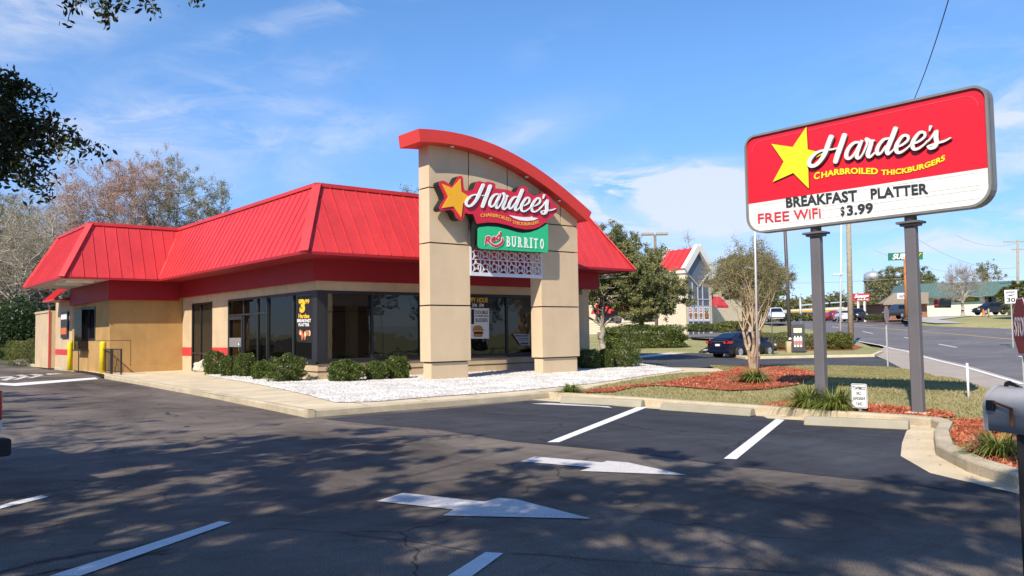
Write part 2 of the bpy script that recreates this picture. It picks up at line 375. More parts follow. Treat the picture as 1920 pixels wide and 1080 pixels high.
def text_on(mb, s, base, up, th, bold=0.015, mi=0, shear=0.0):
    """base: list of 3D points along the baseline; up: 3D vector of cap height; th: 3D thickness vector"""
    V, F = glyphs(s, bold); base = [Vector(b) for b in base]; up = Vector(up); th = Vector(th)
    seg = [(base[i+1]-base[i]).length for i in range(len(base)-1)]; cum = np.concatenate([[0], np.cumsum(seg)]); tot = cum[-1]
    bx = [np.interp(V[:, 0]*tot + V[:, 1]*shear*up.length, cum, [b[k] for b in base]) for k in range(3)]
    # allow shear past the ends
    P = np.stack(bx, 1) + V[:, 1:2]*np.array(up)[None]
    over = V[:, 0]*tot + V[:, 1]*shear*up.length - tot; dirn = np.array((base[-1]-base[-2]).normalized())
    P += np.clip(over, 0, None)[:, None]*dirn[None]
    n = len(P); Q = P+np.array(th)[None]
    fs = [tuple(f) for f in F]; from collections import Counter
    ec = Counter(); 
    for f in F:
        for a, b in zip(f, f[1:]+f[:1]): ec[(a, b)] += 1
    sides = [(a, b, b+n, a+n) for (a, b) in ec if (b, a) not in ec]
    mb.add(np.concatenate([Q, P]), fs+[(b, a, a+n, b+n) for a, b, _, _ in [(x[0], x[1], 0, 0) for x in sides]], mi)
def catmull(pts, k=6):
    P = [np.array(p, dtype=float) for p in pts]; P = [2*P[0]-P[1]]+P+[2*P[-1]-P[-2]]; o = []
    for i in range(1, len(P)-2):
        for j in range(k):
            t = j/k; a, b, c, d = P[i-1:i+3]
            o.append(.5*((2*b)+(-a+c)*t+(2*a-5*b+4*c-d)*t*t+(-a+3*b-3*c+d)*t**3))
    o.append(P[-2]); return o
def stroke(mb, pts, to3, nrm, z0, mi=0, dz=0.0006, th=0.02):
    """pts: (x,y,width) in tracing units; to3 maps to the plane; nrm unit outward; ribbon with round ends"""
    C = catmull(pts, 5); nrm = Vector(nrm); L_, R2 = [], []
    C = [c for i, c in enumerate(C) if i == 0 or np.hypot(*(c[:2]-C[i-1][:2])) > .3]
    n = len(C); rows = []
    for i, c in enumerate(C):
        d = C[min(i+1, n-1)][:2]-C[max(i-1, 0)][:2]; d = d/(np.hypot(*d)+1e-9); q = np.array([-d[1], d[0]])*c[2]/2
        rows.append((c[:2]+q, c[:2]-q, d, c[2]))
    def cap(c, d, w, sgn):
        out = []
        q = np.array([-d[1], d[0]])
        for a in (60, 30, 0, -30, -60): out.append(c+(q*math.sin(R_(a))+d*sgn*math.cos(R_(a)))*w/2)
        return out
    for i in range(n-1):
        z = z0+dz*i
        quad = [rows[i][0], rows[i][1], rows[i+1][1], rows[i+1][0]]
        if i == 0: quad = [rows[0][0]]+cap(C[0][:2], rows[0][2], rows[0][3], -1)+[rows[0][1], rows[1][1], rows[1][0]]
        if i == n-2: quad = quad[:-2]+[rows[-1][1]]+cap(C[-1][:2], rows[-1][2], rows[-1][3], 1)[::-1]+[rows[-1][0]]
        P = [to3(*p)+nrm*z for p in quad]; m = len(P)
        # one shallow prism per segment
        B = [p-nrm*th for p in P]
        mb.add(P+B, [tuple(range(m))]+[(k, k+m, (k+1) % m+m, (k+1) % m) for k in range(m)], mi)
# ---- ground sheets that follow the terrain exactly
def slabs(poly, extra=0.0, cells=None):
    """clip a plan polygon into bands between the terrain's slope changes"""
    tri = tessellate_polygon([[Vector((p[0], p[1], 0)) for p in poly]])
    T = [[np.array(poly[i][:2], dtype=float) for i in t] for t in tri]
    def cut(ps, n, c):
        a, b = [], []
        for i in range(len(ps)):
            p, q = ps[i], ps[(i+1) % len(ps)]; dp, dq = p@n-c, q@n-c
            if dp >= 0: a.append(p)
            if dp <= 0: b.append(p)
            if dp*dq < 0: x = p+(q-p)*(dp/(dp-dq)); a.append(x); b.append(x)
        return a, b
    dh = np.array([DH.x, DH.y]); out = T
    cuts = [(dh, k) for k in KX[1:-1]]
    if cells:
        A = np.array([p[:2] for p in poly])
        for ax in (0, 1):
            n = np.zeros(2); n[ax] = 1
            for c in np.arange(math.ceil(A[:, ax].min()/cells)*cells, A[:, ax].max(), cells): cuts.append((n, c+1e-4))
    for n, c in cuts:
        new = []
        for p in out:
            v = [x@n for x in p]
            if min(v) >= c-1e-9 or max(v) <= c+1e-9: new.append(p); continue
            for q in cut(p, n, c):
                if len(q) >= 3: new.append(q)
        out = new
    return out
def sheet(name, poly, dz, m, kind='structure', cells=None, hf=None, label=None, cat=None, parent=None, skirt=0.0):
    mb = MB()
    for p in slabs(poly, cells=cells):
        P = [Vector((q[0], q[1], hz(*q)+dz+(hf(q[0], q[1]) if hf else 0))) for q in p]
        n = (P[1]-P[0]).cross(P[2]-P[0])
        if n.z < 0: P.reverse()
        mb.add(P, [tuple(range(len(P)))], 0, bool(hf))
    if skirt:
        n = len(poly)
        for i in range(n):
            a, b = poly[i], poly[(i+1) % n]
            k = max(1, int(math.hypot(b[0]-a[0], b[1]-a[1])/4)) if hf else 1
            for j in range(k):
                p = (a[0]+(b[0]-a[0])*j/k, a[1]+(b[1]-a[1])*j/k); q = (a[0]+(b[0]-a[0])*(j+1)/k, a[1]+(b[1]-a[1])*(j+1)/k)
                zp, zq = [hz(*x)+dz+(hf(*x) if hf else 0) for x in (p, q)]
                mb.add([(p[0], p[1], zp), (q[0], q[1], zq), (q[0], q[1], zq-skirt), (p[0], p[1], zp-skirt)], [(0, 1, 2, 3)])
    o = mb.build(name, m, parent)
    if kind: o['kind'] = kind
    if label: tag(o, label, cat)
    return o
def kerb(name, path, w=0.16, h=0.15, z=0.0, m=None, side=1, close=False):
    """kerb of rectangular section with an eased top edge; the face runs along the path, the body lies to its left (side=1)"""
    mb = MB(); P = [np.array(p[:2], dtype=float) for p in path]; n = len(P); rows = []
    prof = [(0, -.1), (0.0, h-.03), (.012, h-.01), (.035, h), (w, h), (w, -.1)]
    for i in range(n):
        d0 = P[i]-P[i-1] if i > 0 else P[1]-P[0]; d1 = P[i+1]-P[i] if i < n-1 else P[i]-P[i-1]
        d0 = d0/np.hypot(*d0); d1 = d1/np.hypot(*d1); t = d0+d1; t /= np.hypot(*t); q = np.array([-t[1], t[0]])*side/max(.5, float(t@d0))
        rows.append([(P[i][0]+q[0]*a, P[i][1]+q[1]*a, hz(*P[i])+z+b) for a, b in prof])
    k = len(prof); vs = [v for r in rows for v in r]
    fs = [(i*k+j, (i+1)*k+j, (i+1)*k+j+1, i*k+j+1) for i in range(n-1) for j in range(k-1)]
    if side < 0: fs = [f[::-1] for f in fs]
    mb.add(vs, fs); mb.add(rows[0], [tuple(range(k))]); mb.add(rows[-1], [tuple(range(k-1, -1, -1))])
    o = mb.build(name, m); o['kind'] = 'structure'; return o
# ---------------------------------------------------------------- foliage builders
def unit(a): return a/(np.linalg.norm(a, axis=1, keepdims=True)+1e-9)
def leaves_np(C, size, aspect, rng, droop=0.0, fold=False, sv=.35):
    n = len(C); d = rng.normal(size=(n, 3)); d[:, 2] -= droop; d = unit(d); u = unit(np.cross(d, rng.normal(size=(n, 3)))); nn = np.cross(d, u)
    L = (size*(1+sv*rng.uniform(-1, 1, n)))[:, None]; W = L*aspect
    if fold:
        V = np.stack([C-d*L/2, C-d*L*.15+u*W/2+nn*W*.12, C+d*L*.22+u*W*.36+nn*W*.1, C+d*L/2, C+d*L*.22-u*W*.36+nn*W*.1, C-d*L*.15-u*W/2+nn*W*.12], 1).reshape(-1, 3)
        F = np.arange(n*6).reshape(n, 6)
    else:
        V = np.stack([C-d*L/2, C+u*W/2+nn*W*.1, C+d*L/2, C-u*W/2+nn*W*.1], 1).reshape(-1, 3); F = np.arange(n*4).reshape(n, 4)
    return V, F
def segs_np(A, B, ra, rb, k=3):
    A, B = np.asarray(A, float), np.asarray(B, float); n = len(A); d = unit(B-A); h = np.where(np.abs(d[:, 2:3]) > .9, np.array([[1., 0, 0]]), np.array([[0, 0, 1.]]))
    u = unit(np.cross(d, h)); v = np.cross(d, u); V = []
    for P, r in ((A, ra), (B, rb)):
        r = np.broadcast_to(np.asarray(r, float), (n,))[:, None]
        for j in range(k):
            t = 2*math.pi*j/k; V.append(P+(u*math.cos(t)+v*math.sin(t))*r)
    V = np.stack(V, 1).reshape(-1, 3); b = (np.arange(n)*2*k)[:, None]
    F = np.concatenate([b+np.array([[j, (j+1) % k, k+(j+1) % k, k+j]]) for j in range(k)], 0)
    return V, F
def join(parts):
    V = []; F = []; o = 0
    for v, f in parts: V.append(v); F.append(f+o); o += len(v)
    return np.concatenate(V), np.concatenate(F)
def ctree(name, base, fork, tr, lobes, ncl, nleaf, lsize, clr, lmat, bmat, seed, label, cat='tree', group=None, nlimb=9, twig=4, twl=1.0, twr=.012, aspect=.45,
          trunks=1, tspread=.3, filt=None, shell=.45, flat=.8, bmat2=None, fold=False, limb_r=.42, twig_up=.3, mind=0):
    """tapered trunk(s), limbs reaching to crown clumps, twigs and leaf-sized faces spread through uneven lobes"""
    rng = np.random.default_rng(seed); base = np.array(base, float)
    root = thing(name, base, label, cat, group)
    w = np.array([l[3]*l[4]*l[5] for l in lobes])**.75; w = w/w.sum(); cs = []
    tries = 0
    while len(cs) < ncl and tries < ncl*30:
        tries += 1
        l = lobes[rng.choice(len(lobes), p=w)]; d = rng.normal(size=3); d /= np.linalg.norm(d); r = shell+(1-shell)*rng.random()**.6
        c = base+np.array(l[:3])+d*r*np.array(l[3:6])
        if filt is not None and not filt(c): continue
        if mind and cs and np.min(np.linalg.norm(np.array(cs)-c, axis=1)) < mind: continue
        cs.append(c)
    cs = np.array(cs); parts = []; fork_z = base[2]+fork; pts = []
    tops = []
    for t in range(trunks):
        a = 2*math.pi*t/max(1, trunks)+rng.uniform(0, .8); off = np.array([math.cos(a), math.sin(a), 0])*(tspread if trunks > 1 else 0)
        b0 = base+off*.35; p = [b0]; m = 6
        tgt = base+off*2.2+np.array([rng.normal()*.12*fork*.3, rng.normal()*.12*fork*.3, fork])
        for i in range(1, m+1):
            q = b0+(tgt-b0)*(i/m)+np.array([rng.normal(), rng.normal(), 0])*tr*.45*(i < m); p.append(q)
        r = [tr*(1.35 if i == 0 else 1-.4*i/m) for i in range(m+1)]
        for i in range(m): parts.append(segs_np([p[i]], [p[i+1]], r[i], r[i+1], 9))
        tops.append((p[-1], r[-1]))
    idx = rng.choice(len(cs), min(nlimb*trunks, len(cs)), replace=False)
    A, B, RA, RB = [], [], [], []
    for n_, i in enumerate(idx):
        s, r0 = tops[n_ % trunks]; e = cs[i]; L = np.linalg.norm(e-s); m = 7; prev = s; pr = r0*limb_r*1.3
        mid = (s+e)/2+np.array([rng.normal(), rng.normal(), abs(rng.normal())*1.2])*L*.10
        for j in range(1, m+1):
            t = j/m; q = (1-t)**2*s+2*t*(1-t)*mid+t*t*e+rng.normal(size=3)*L*.012; rr = r0*limb_r*1.3*(1-t)**.9+twr*1.2
            A.append(prev); B.append(q); RA.append(pr); RB.append(rr); pts.append((q, rr)); prev = q; pr = rr
    if A: parts.append(segs_np(A, B, RA, RB, 5))
    PP = np.array([p for p, r in pts]) if pts else np.array([tops[0][0]]); PR = np.array([r for p, r in pts]) if pts else np.array([tr])
    A, B, RA, RB = [], [], [], []
    for c in cs:
        dd = np.linalg.norm(PP-c, axis=1)+np.where(PP[:, 2] > c[2]+.2, .6, 0); j = int(np.argmin(dd)); s = PP[j]; r0 = min(PR[j]*.7, twr*2.6)
        m = (s+c)/2+rng.normal(size=3)*dd[j]*.08
        A += [s, m]; B += [m, c]; RA += [r0, r0*.7]; RB += [r0*.7, twr]
    if len(A): parts.append(segs_np(A, B, RA, RB, 4))
    TA = TB = None
    if twig:
        n = len(cs)*twig; S = np.repeat(cs, twig, 0); D = rng.normal(size=(n, 3)); D[:, 2] = D[:, 2]*.8+twig_up; out = unit(S-(base+np.array([0, 0, fork])))
        D = unit(D+out*.9); E = S+D*(twl*rng.uniform(.4, 1., n))[:, None]*clr*1.5
        parts.append(segs_np(S, E, twr*.8, twr*.35, 3)); TA, TB = S, E
        S2 = np.repeat(S+(E-S)*.45, 2, 0); E2 = S2+unit(np.repeat(D, 2, 0)+rng.normal(size=(2*n, 3))*.65)*(twl*clr*.8*rng.uniform(.4, 1, 2*n))[:, None]
        parts.append(segs_np(S2, E2, twr*.55, twr*.28, 3)); TA = np.concatenate([S, S2]); TB = np.concatenate([E, E2])
    V, F = join(parts); npmesh('trunk', V, F, bmat, root, smooth=True)
    if nleaf:
        if TA is not None:
            k = rng.integers(0, len(TA), ncl*nleaf); t = rng.random(len(k))[:, None]; C = TA[k]+(TB[k]-TA[k])*(.25+.8*t)+rng.normal(size=(len(k), 3))*clr*.16*np.array([1, 1, flat])
        else: C = np.repeat(cs, nleaf, 0)+rng.normal(size=(len(cs)*nleaf, 3))*clr*.5*np.array([1, 1, flat])
        if filt is not None: C = C[np.array([bool(filt(c)) for c in C])]
        V, F = leaves_np(C, lsize, aspect, rng, .15, fold); npmesh('crown', V, F, lmat, root)
    return root
def shrub(name, base, rx, ry, rz, n, ls, lmat, seed, label, group=None, boxy=0.0, cat='shrub', rot=0.0, stems=True, rough=.10):
    """dense clipped shrub: a leafy shell of uneven thickness over an inner twig mass"""
    rng = np.random.default_rng(seed); root = thing(name, base, label, cat, group); b = np.array(base, float)
    n = int(n*1.15); ls = ls*1.3; d = rng.normal(size=(n, 3)); d = unit(d); e = 2.0+boxy*4
    s = 1/((np.abs(d)**e).sum(1)**(1/e)); lump = 1+rough*np.sin(d[:, 0]*5+seed)*np.cos(d[:, 1]*6+seed*2)+rough*.8*np.sin(d[:, 2]*9+d[:, 0]*7+seed)
    r = s*lump*(1-.33*rng.random(n)**2.2)+rng.normal(size=n)*.035
    P = d*r[:, None]; c, s_ = math.cos(rot), math.sin(rot); X = P[:, 0]*rx; Y = P[:, 1]*ry
    C = np.stack([X*c-Y*s_, X*s_+Y*c, P[:, 2]*rz+rz*.92], 1); C = C[C[:, 2] > .03]+b
    V, F = leaves_np(C, ls, .55, rng, -.2, False); npmesh('foliage', V, F, lmat, root)
    if stems:
        m = 60; a = rng.uniform(0, 6.28, m); q = rng.random(m)**.5*.8
        E = b+np.stack([(np.cos(a)*q*rx*c-np.sin(a)*q*ry*s_), (np.cos(a)*q*rx*s_+np.sin(a)*q*ry*c), rng.uniform(.7, 1.6, m)*rz], 1); S = b+(E-b)*np.array([.3, .3, 0])
        parts = [segs_np(S, E, .014, .005, 4)]; npmesh('stem', *join(parts), M_TWIG, root)
    return root
def tuft(name, base, r, h, n, seed, label, m, group=None, w=.012, cat='plant', seg=4):
    """strappy clump: arching blades from one crown"""
    rng = np.random.default_rng(seed); b = np.array(base, float); a = rng.uniform(0, 2*math.pi, n); L = rng.uniform(.55, 1.1, n); rr = np.sqrt(rng.random(n))*.28*r
    V = []; F = []; q = 0
    for i in range(n):
        d = np.array([math.cos(a[i]), math.sin(a[i]), 0]); sd = np.array([-d[1], d[0], 0]); o = b+np.array([math.cos(a[i]*3)*rr[i], math.sin(a[i]*3)*rr[i], 0]); lean = rng.uniform(.42, 1.15)
        for j in range(seg+1):
            t = j/seg; p = o+d*(r*1.25*lean*L[i]*t**1.2)+np.array([0, 0, h*L[i]*(2.0*t-1.75*lean*t*t)]); p[2] = max(p[2], b[2]+.005*j)
            ww = w*(1-t**2.5)*.9+.0008; V += [p+sd*ww, p-sd*ww]
        for j in range(seg): F.append((q+2*j, q+2*j+1, q+2*j+3, q+2*j+2))
        q += 2*(seg+1)
    o = npmesh(name, V, F, m); return tag(o, label, cat, group)
# ---------------------------------------------------------------- shared materials
M_CONC = mat('concrete', (.64, .53, .35), .85, .16, 1.3, .35, 60, fine=.18, fs=120)
M_KERB = mat('kerb concrete', (.40, .335, .23), .88, 0, 1.6, .6, 50, col2=(.60, .51, .35), fine=.25, fs=90) if 1 else mat('x', (.55, .46, .31), .88, .28, 2.6, .6, 50, fine=.25, fs=90)
M_WALK = mat('walk concrete', (.66, .55, .37), .85, .18, .9, .4, 70, fine=.2, fs=150)
M_STOP = mat('wheel stop concrete', (.34, .31, .23), .85, .12, 2.0, .3, 60, fine=.12, fs=140)
M_PAINT = wornpaint('road paint', (.80, .80, .78), .04)
M_PAINTW = wornpaint('worn road paint', (.66, .63, .60), .12)
M_YPAINT = mat('yellow road paint', (.75, .48, .08), .7, .1, 3.0)
M_GRASS = mat('lawn', (.28, .26, .10), .95, 0, .55, .8, 60, col2=(.40, .33, .17), fine=.35, fs=45)
M_FGRASS = mat('far grass', (.24, .25, .09), .95, 0, .25, .3, 20, col2=(.38, .32, .15), fine=.3, fs=8)
M_MULCH = mat('mulch', (.34, .085, .038), .95, .35, 7.0, 1.0, 60, fine=.5, fs=60)
M_DIRT = mat('woodland floor', (.10, .08, .045), .95, .4, .6, .5, 8, fine=.3, fs=6)
M_TWIG = mat('twig bark', (.20, .15, .10), .9, .25, 12)
M_BARK = mat('oak bark', (.16, .13, .10), .95, .35, 9, .8, 30)
M_GBARK = mat('grey bark', (.36, .31, .25), .9, .3, 9, .5, 25)
M_PBARK = mat('peeling pale bark', (.40, .30, .19), .75, .3, 4, .3, 14)
M_BLACK = mat('black metal', (.018, .018, .02), .4, .15, 4)
M_DARKWOOD = mat('dark void', (.01, .01, .01), .9)
M_LEAFD = leafmat('dark evergreen leaf', [(.018, .035, .012), (.035, .065, .018), (.07, .11, .03)], .2, .42, .4)
M_LEAFO = leafmat('oak leaf', [(.05, .07, .02), (.12, .145, .045), (.22, .23, .08)], .3, .4, .5)
M_LEAFOL = leafmat('olive leaf', [(.11, .13, .04), (.21, .215, .08), (.34, .30, .13)], .3, .5, .4)
M_LEAFR = leafmat('red bud', [(.32, .13, .09), (.46, .24, .18), (.50, .35, .25)], .2, .6, .4)
M_LEAFM = leafmat('sun-brightened oak leaf', [(.11, .135, .04), (.24, .26, .09), (.42, .40, .17)], .35, .4, .6)  # lighter copy of the oak leaf, the sun's brightening put into its colour
M_LEAFSH = leafmat('live oak leaf', [(.03, .045, .014), (.07, .09, .025), (.12, .14, .04)], .08, .4, .5)
M_LEAFB = leafmat('boxwood leaf', [(.035, .06, .014), (.10, .14, .028), (.22, .25, .06)], .25, .35, 1.5)
M_LEAFY = leafmat('golden green hedge leaf', [(.07, .09, .02), (.15, .17, .035), (.24, .24, .06)], .25, .4, 1.0)  # yellow-green leaf tones, mixed at random per leaf
M_BLADE = leafmat('strappy blade', [(.09, .13, .02), (.22, .26, .05), (.42, .42, .14)], .3, .4, 3)
M_BLADEG = leafmat('grass blade', [(.21, .23, .07), (.34, .30, .13), (.46, .38, .20)], .3, .7, 1)
# ---------------------------------------------------------------- ground, lot, roads
def P2(*pp): return [tuple(gr(a, b)[:2]) for a, b in pp]
sheet('ground', [(-1500, -1500), (1500, -1500), (1500, 1500), (-1500, 1500)], -.16, M_FGRASS)
M_LOT = asphalt('lot asphalt', (.058, .049, .041), (.235, .198, .162), 1.1)
M_ROAD = asphalt('street asphalt', (.15, .14, .14), (.20, .185, .18), .1, False, .5)
lot = [(-60, -25), (9.0, -8), (9.0, 3.19), (9.65, 3.99), (10.6, 4.71), (12.2, 5.35), (13.3, 5.75), (13.75, 6.05), (13.9, 6.6), (13.9, 15.3), (7.4, 15.4), (8.0, 22), (8.55, 30), (9.0, 38), (9.6, 42), (9.9, 48), (9.7, 62), (9.7, 72), (-60, 72)]
sheet('parking_lot', lot, 0.0, M_LOT)
sheet('woodland_floor', [(-70, 72.2), (9.6, 72.2), (40, 60), (70, 100), (0, 160), (-90, 130)], -.08, M_DIRT)
#raised walk (concrete) round the building, gravel bed inside it
walk_edge = [(7.45, 15.45), (8.0, 22), (8.55, 30), (9.0, 36.5), (9.25, 39.0), (9.75, 41.0), (9.75, 47.5)]
AZ = lambda z, *pp: [tuple(at_z(a, b, z)[:2]) for a, b in pp]
PATH = AZ(.13, (1095, 732), (1240, 717.5), (1330, 703), (1362, 697))
sheet('walkway', [(7.47, 15.47), (13.86, 15.5), (13.9, 15.9)]+PATH+AZ(.13, (1345, 691), (1290, 689.5), (1240, 689))+[(31.5, 29), (28.5, 48), (9.9, 48), (9.4, 40), (8.6, 30)], .135, M_WALK)
kerb('kerb', [(7.42, 15.42), (8.0, 22), (8.55, 30), (9.0, 36.5), (9.3, 39.0), (9.85, 41.2), (9.9, 47.4)], .16, .15, 0, M_KERB, -1)
kerb('kerb', [(14.1, 15.43), (13.3, 15.42), (10.8, 15.36), (7.42, 15.42)], .16, .15, 0, M_KERB, -1)
gravel = AZ(.147, (480, 719.5), (575, 739.5), (630, 754.5), (700, 753), (820, 743), (950, 734.5), (1110, 719), (1210, 704), (1285, 694))+[(29.8, 27), (29.5, 28), (26.4, 28), (26.2, 26.0), (12.8, 26.0), (12.8, 33.5), (11.7, 33.5)]
M_GRAV = mat('white stone', (.46, .44, .40), .8, .15, 30, 1.0, 45, fine=.3, fs=60)
sheet('gravel_bed', gravel, .147, M_GRAV)
gravel2 = [(9.9, 48.2), (12, 48), (12, 66), (9.75, 66), (9.62, 64)]
sheet('gravel_bed', gravel2, .12, M_GRAV); kerb('kerb', [(9.9, 47.6), (9.75, 56), (9.6, 63.5), (10.2, 66.2), (12, 66.4)], .16, .14, 0, M_KERB, -1)
# island / lawn
def mound(x, y):
    t = min(1, max(0, (x-14.0)/13.0)); e = min(1, max(0, (36-(x*DH.x+y*DH.y))/12))
    return (.055+.27*math.sin(math.pi*min(1, t*1.1)))*(.15+.85*e)
lawn_px = [(1845, 757), (1816, 747), (1777, 729), (1746, 706), (1699, 695), (1666, 690), (1553, 687), (1440, 686.5), (1330, 687), (1290, 691)]
lawn = [(13.95, 15.4), (13.95, 6.3), (13.75, 5.9), (13.4, 5.65), (12.25, 5.2), (10.85, 4.55), (9.9, 3.85), (9.2, 3.1), (9.1, -10), (17.5, -10)]+P2(*lawn_px[:-1])+PATH[::-1]+[(13.95, 15.9)]
sheet('lawn', lawn, 0.03, M_GRASS, cells=1.0, hf=mound)
def on(px, py):
    v = pix_dir(px, py); t = 3.0
    for _ in range(3000):
        p = CAM+v*t
        if p.z < hz(p.x, p.y)+.035+mound(p.x, p.y): return p
        t += .02
    return p
def PM(*pp): return [tuple(on(a, b)[:2]) for a, b in pp]
mulch1 = PM((1092, 738), (1112, 731.5), (1240, 718.5), (1330, 704.5), (1366, 697), (1380, 690), (1440, 688), (1490, 691), (1525, 697), (1532, 706), (1500, 722), (1440, 731), (1370, 734), (1290, 728), (1230, 724), (1190, 727), (1150, 736))
mulch2 = [(14.12, 9.6), (14.05, 6.3), (14.35, 5.95), (14.7, 6.2), (15.2, 8.2), (15.6, 9.3)]
mulch3 = [(14.05, 5.95), (13.5, 5.6), (12.3, 5.2), (10.9, 4.52), (10.0, 3.85), (9.3, 3.1), (9.3, 2.0), (11.5, 2.4), (13.5, 3.7), (14.3, 5.3)]
for mm in (mulch1, mulch2, mulch3): sheet('mulch_bed', mm, .062, M_MULCH, cells=1.0, hf=mound)
kc = [(13.9, 15.45), (13.9, 12), (13.9, 9.0), (13.72, 8.75), (13.72, 8.0), (13.8, 6.6)]
kerb('kerb', [(9.05, 3.2), (9.75, 3.95), (10.75, 4.72), (12.2, 5.38), (13.35, 5.8), (13.75, 6.1), (13.85, 6.6), (13.78, 8.4), (13.9, 9.1), (13.9, 12), (13.9, 15.5)], .19, .15, 0, M_KERB, -1)
kerb('kerb', [(9.05, -10), (9.05, 3.2)], .18, .16, 0, M_KERB, -1)
sheet('gutter', [(8.75, 3.0), (9.05, 3.2), (9.75, 3.95), (10.75, 4.72), (12.2, 5.38), (13.35, 5.8), (13.75, 6.1), (13.85, 6.6), (13.3, 6.25), (12.9, 6.1), (11.6, 5.55), (10.4, 5.0), (9.4, 4.2)], .006, M_CONC)
sheet('gutter', [(13.2, 15.3), (13.2, 14.2), (13.45, 9.0), (13.2, 8.75), (13.3, 8.2), (13.45, 6.7), (13.85, 6.7), (13.78, 8.4), (13.9, 9.1), (13.9, 15.38)], .006, M_CONC)
# cross drive beyond the restaurant and the street
drive = P2((1190, 664), (1330, 661), (1398, 671), (1640, 667), (1700, 697), (1666, 691), (1553, 688), (1440, 687.5), (1330, 688), (1295, 692), (1240, 689), (1180, 676))
drv = [(28.6, 22.6), (30.8, 22.3), (36, 23.5)]
DR = P2((1180, 674), (1240, 690), (1290, 692), (1330, 688), (1440, 687), (1553, 688), (1640, 690), (1699, 696), (1660, 675), (1640, 668.5), (1520, 670), (1398, 673.5), (1360, 668), (1310, 661), (1180, 662))
sheet('driveway', DR, .012, asphalt('drive asphalt', (.06, .06, .064), (.10, .098, .098), .2, False))
SW = P2((1920, 800), (1845, 757), (1816, 747), (1777, 729), (1746, 706), (1699, 696), (1660, 675), (1640, 667), (1650, 656), (1668, 646), (1703, 653), (1811, 682), (1920, 714))
sheet('sidewalk', SW+[(30, 7.0), (15, -6)], .022, mat('old sidewalk', (.40, .34, .28), .9, .14, 1.2, .3, 50, fine=.2, fs=60))
near_edge = P2((1920, 717), (1811, 685), (1703, 657), (1650, 648.5), (1597, 640), (1530, 622), (1500, 614), (1480, 610.5), (1450, 606.5))
far_edge = P2((1905, 613), (1840, 611), (1754, 608.5), (1704, 604), (1640, 603.8))
st = near_edge+[tuple(gr(1440, 603.8)[:2]), tuple(gr(1600, 603)[:2])]+far_edge[::-1]
dn = Vector(near_edge[0])-Vector(near_edge[1]); dn.normalize()
e0 = Vector(near_edge[0])+dn*60; f0 = Vector(far_edge[0])+dn*90
sheet('street', [tuple(e0)]+near_edge+[tuple(gr(1440, 603.6)[:2]), (150, 115), (185, 78)]+far_edge[::-1]+[tuple(f0)], .03, M_ROAD)
sheet('cross_street', [(100, 70), (118, 50), (420, 190), (380, 300)], .02, M_ROAD)
def marking(name, px, m, dz=.036, fn=gr):
    return sheet(name, [tuple(fn(a, b)[:2]) for a, b in px], dz, m)
def lineband(pts, w, dz, m, name='road_line'):
    Q = [Vector(gr(*p)[:2]) for p in pts]; Lf, Rt = [], []
    for i, p in enumerate(Q):
        d = (Q[min(i+1, len(Q)-1)]-Q[max(i-1, 0)]).normalized(); n = Vector((-d.y, d.x)); Lf.append(p+n*w/2); Rt.append(p-n*w/2)
    return sheet(name, [tuple(p) for p in Lf]+[tuple(p) for p in Rt[::-1]], dz, m)
lineband([(1920, 723), (1811, 690), (1703, 660.5), (1650, 648), (1597, 638)], .18, .036, M_PAINT)
lineband([(1915, 638.5), (1820, 629.6), (1730, 622.5), (1640, 615), (1600, 612.3), (1570, 610)], .22, .036, M_YPAINT)
lineband([(1915, 627.5), (1885, 625)], .2, .036, M_YPAINT); lineband([(1915, 618.5), (1875, 616)], .2, .036, M_PAINT)
for a, b in (((1794, 652.5), (1760, 646)), ((1695, 633.2), (1712, 636.3)), ((1617, 622), (1637, 626)), ((1560, 613), (1574, 615.2)), ((1530, 607.6), (1540, 609)), ((1910, 669), (1920, 671)), ((1480, 605), (1488, 606)), ((1600, 609), (1640, 611.5))):
    lineband([a, b], .16, .036, M_PAINT)
def stall(p, q, w, m=M_PAINT):
    d = Vector(q)-Vector(p); n = Vector((-d.y, d.x)).normalized()*w/2; p, q = Vector(p), Vector(q)
    return sheet('stall_line', [tuple(p+n), tuple(p-n), tuple(q-n), tuple(q+n)], .004, m)
STALLS = asphalt('sealed asphalt', (.028, .030, .037), (.070, .074, .084), .9, True, 1.3)
sheet('sealed_stalls', AZ(0, (604, 786), (640, 782.5), (800, 770), (990, 752), (1207, 763), (1480, 788), (1737, 803), (1747, 857), (1800, 888), (1905, 922), (1905, 938), (1740, 913), (1560, 893), (1370, 873), (1150, 846), (960, 828), (820, 806), (700, 796)), .003, STALLS)
def quadmark(px, m, name='stall_line', dz=.008): return sheet(name, [tuple(at_z(a, b, 0)[:2]) for a, b in px], dz, m)
quadmark([(1026, 830), (1048, 830), (1214, 764), (1197, 763)], M_PAINT)
quadmark([(1357, 861), (1381, 862), (1471, 788), (1455, 786)], M_PAINT)
quadmark([(995, 757.5), (1120, 763), (1148, 765.5), (1140, 762.5), (1030, 756)], M_PAINTW)
quadmark([(92, 1082), (150, 1082), (434, 981), (412, 979)], M_PAINT)
quadmark([(0, 948), (0, 955), (91, 933), (78, 930)], M_PAINT)
quadmark([(838, 1083), (884, 1083), (944, 1039), (910, 1037)], M_PAINT)
quadmark([(0, 718), (0, 722), (30, 724), (185, 711), (178, 708), (25, 719)], M_PAINT)
for q in ([(0, 707), (0, 709), (120, 701), (105, 700.5)], [(0, 713), (12, 714), (45, 703), (36, 703)], [(22, 712), (34, 712), (72, 701.5), (60, 702)], [(50, 709), (60, 709), (98, 700.5), (90, 700.5)], [(0, 678), (0, 681), (18, 680), (17, 677.5)]): quadmark(q, M_PAINTW)
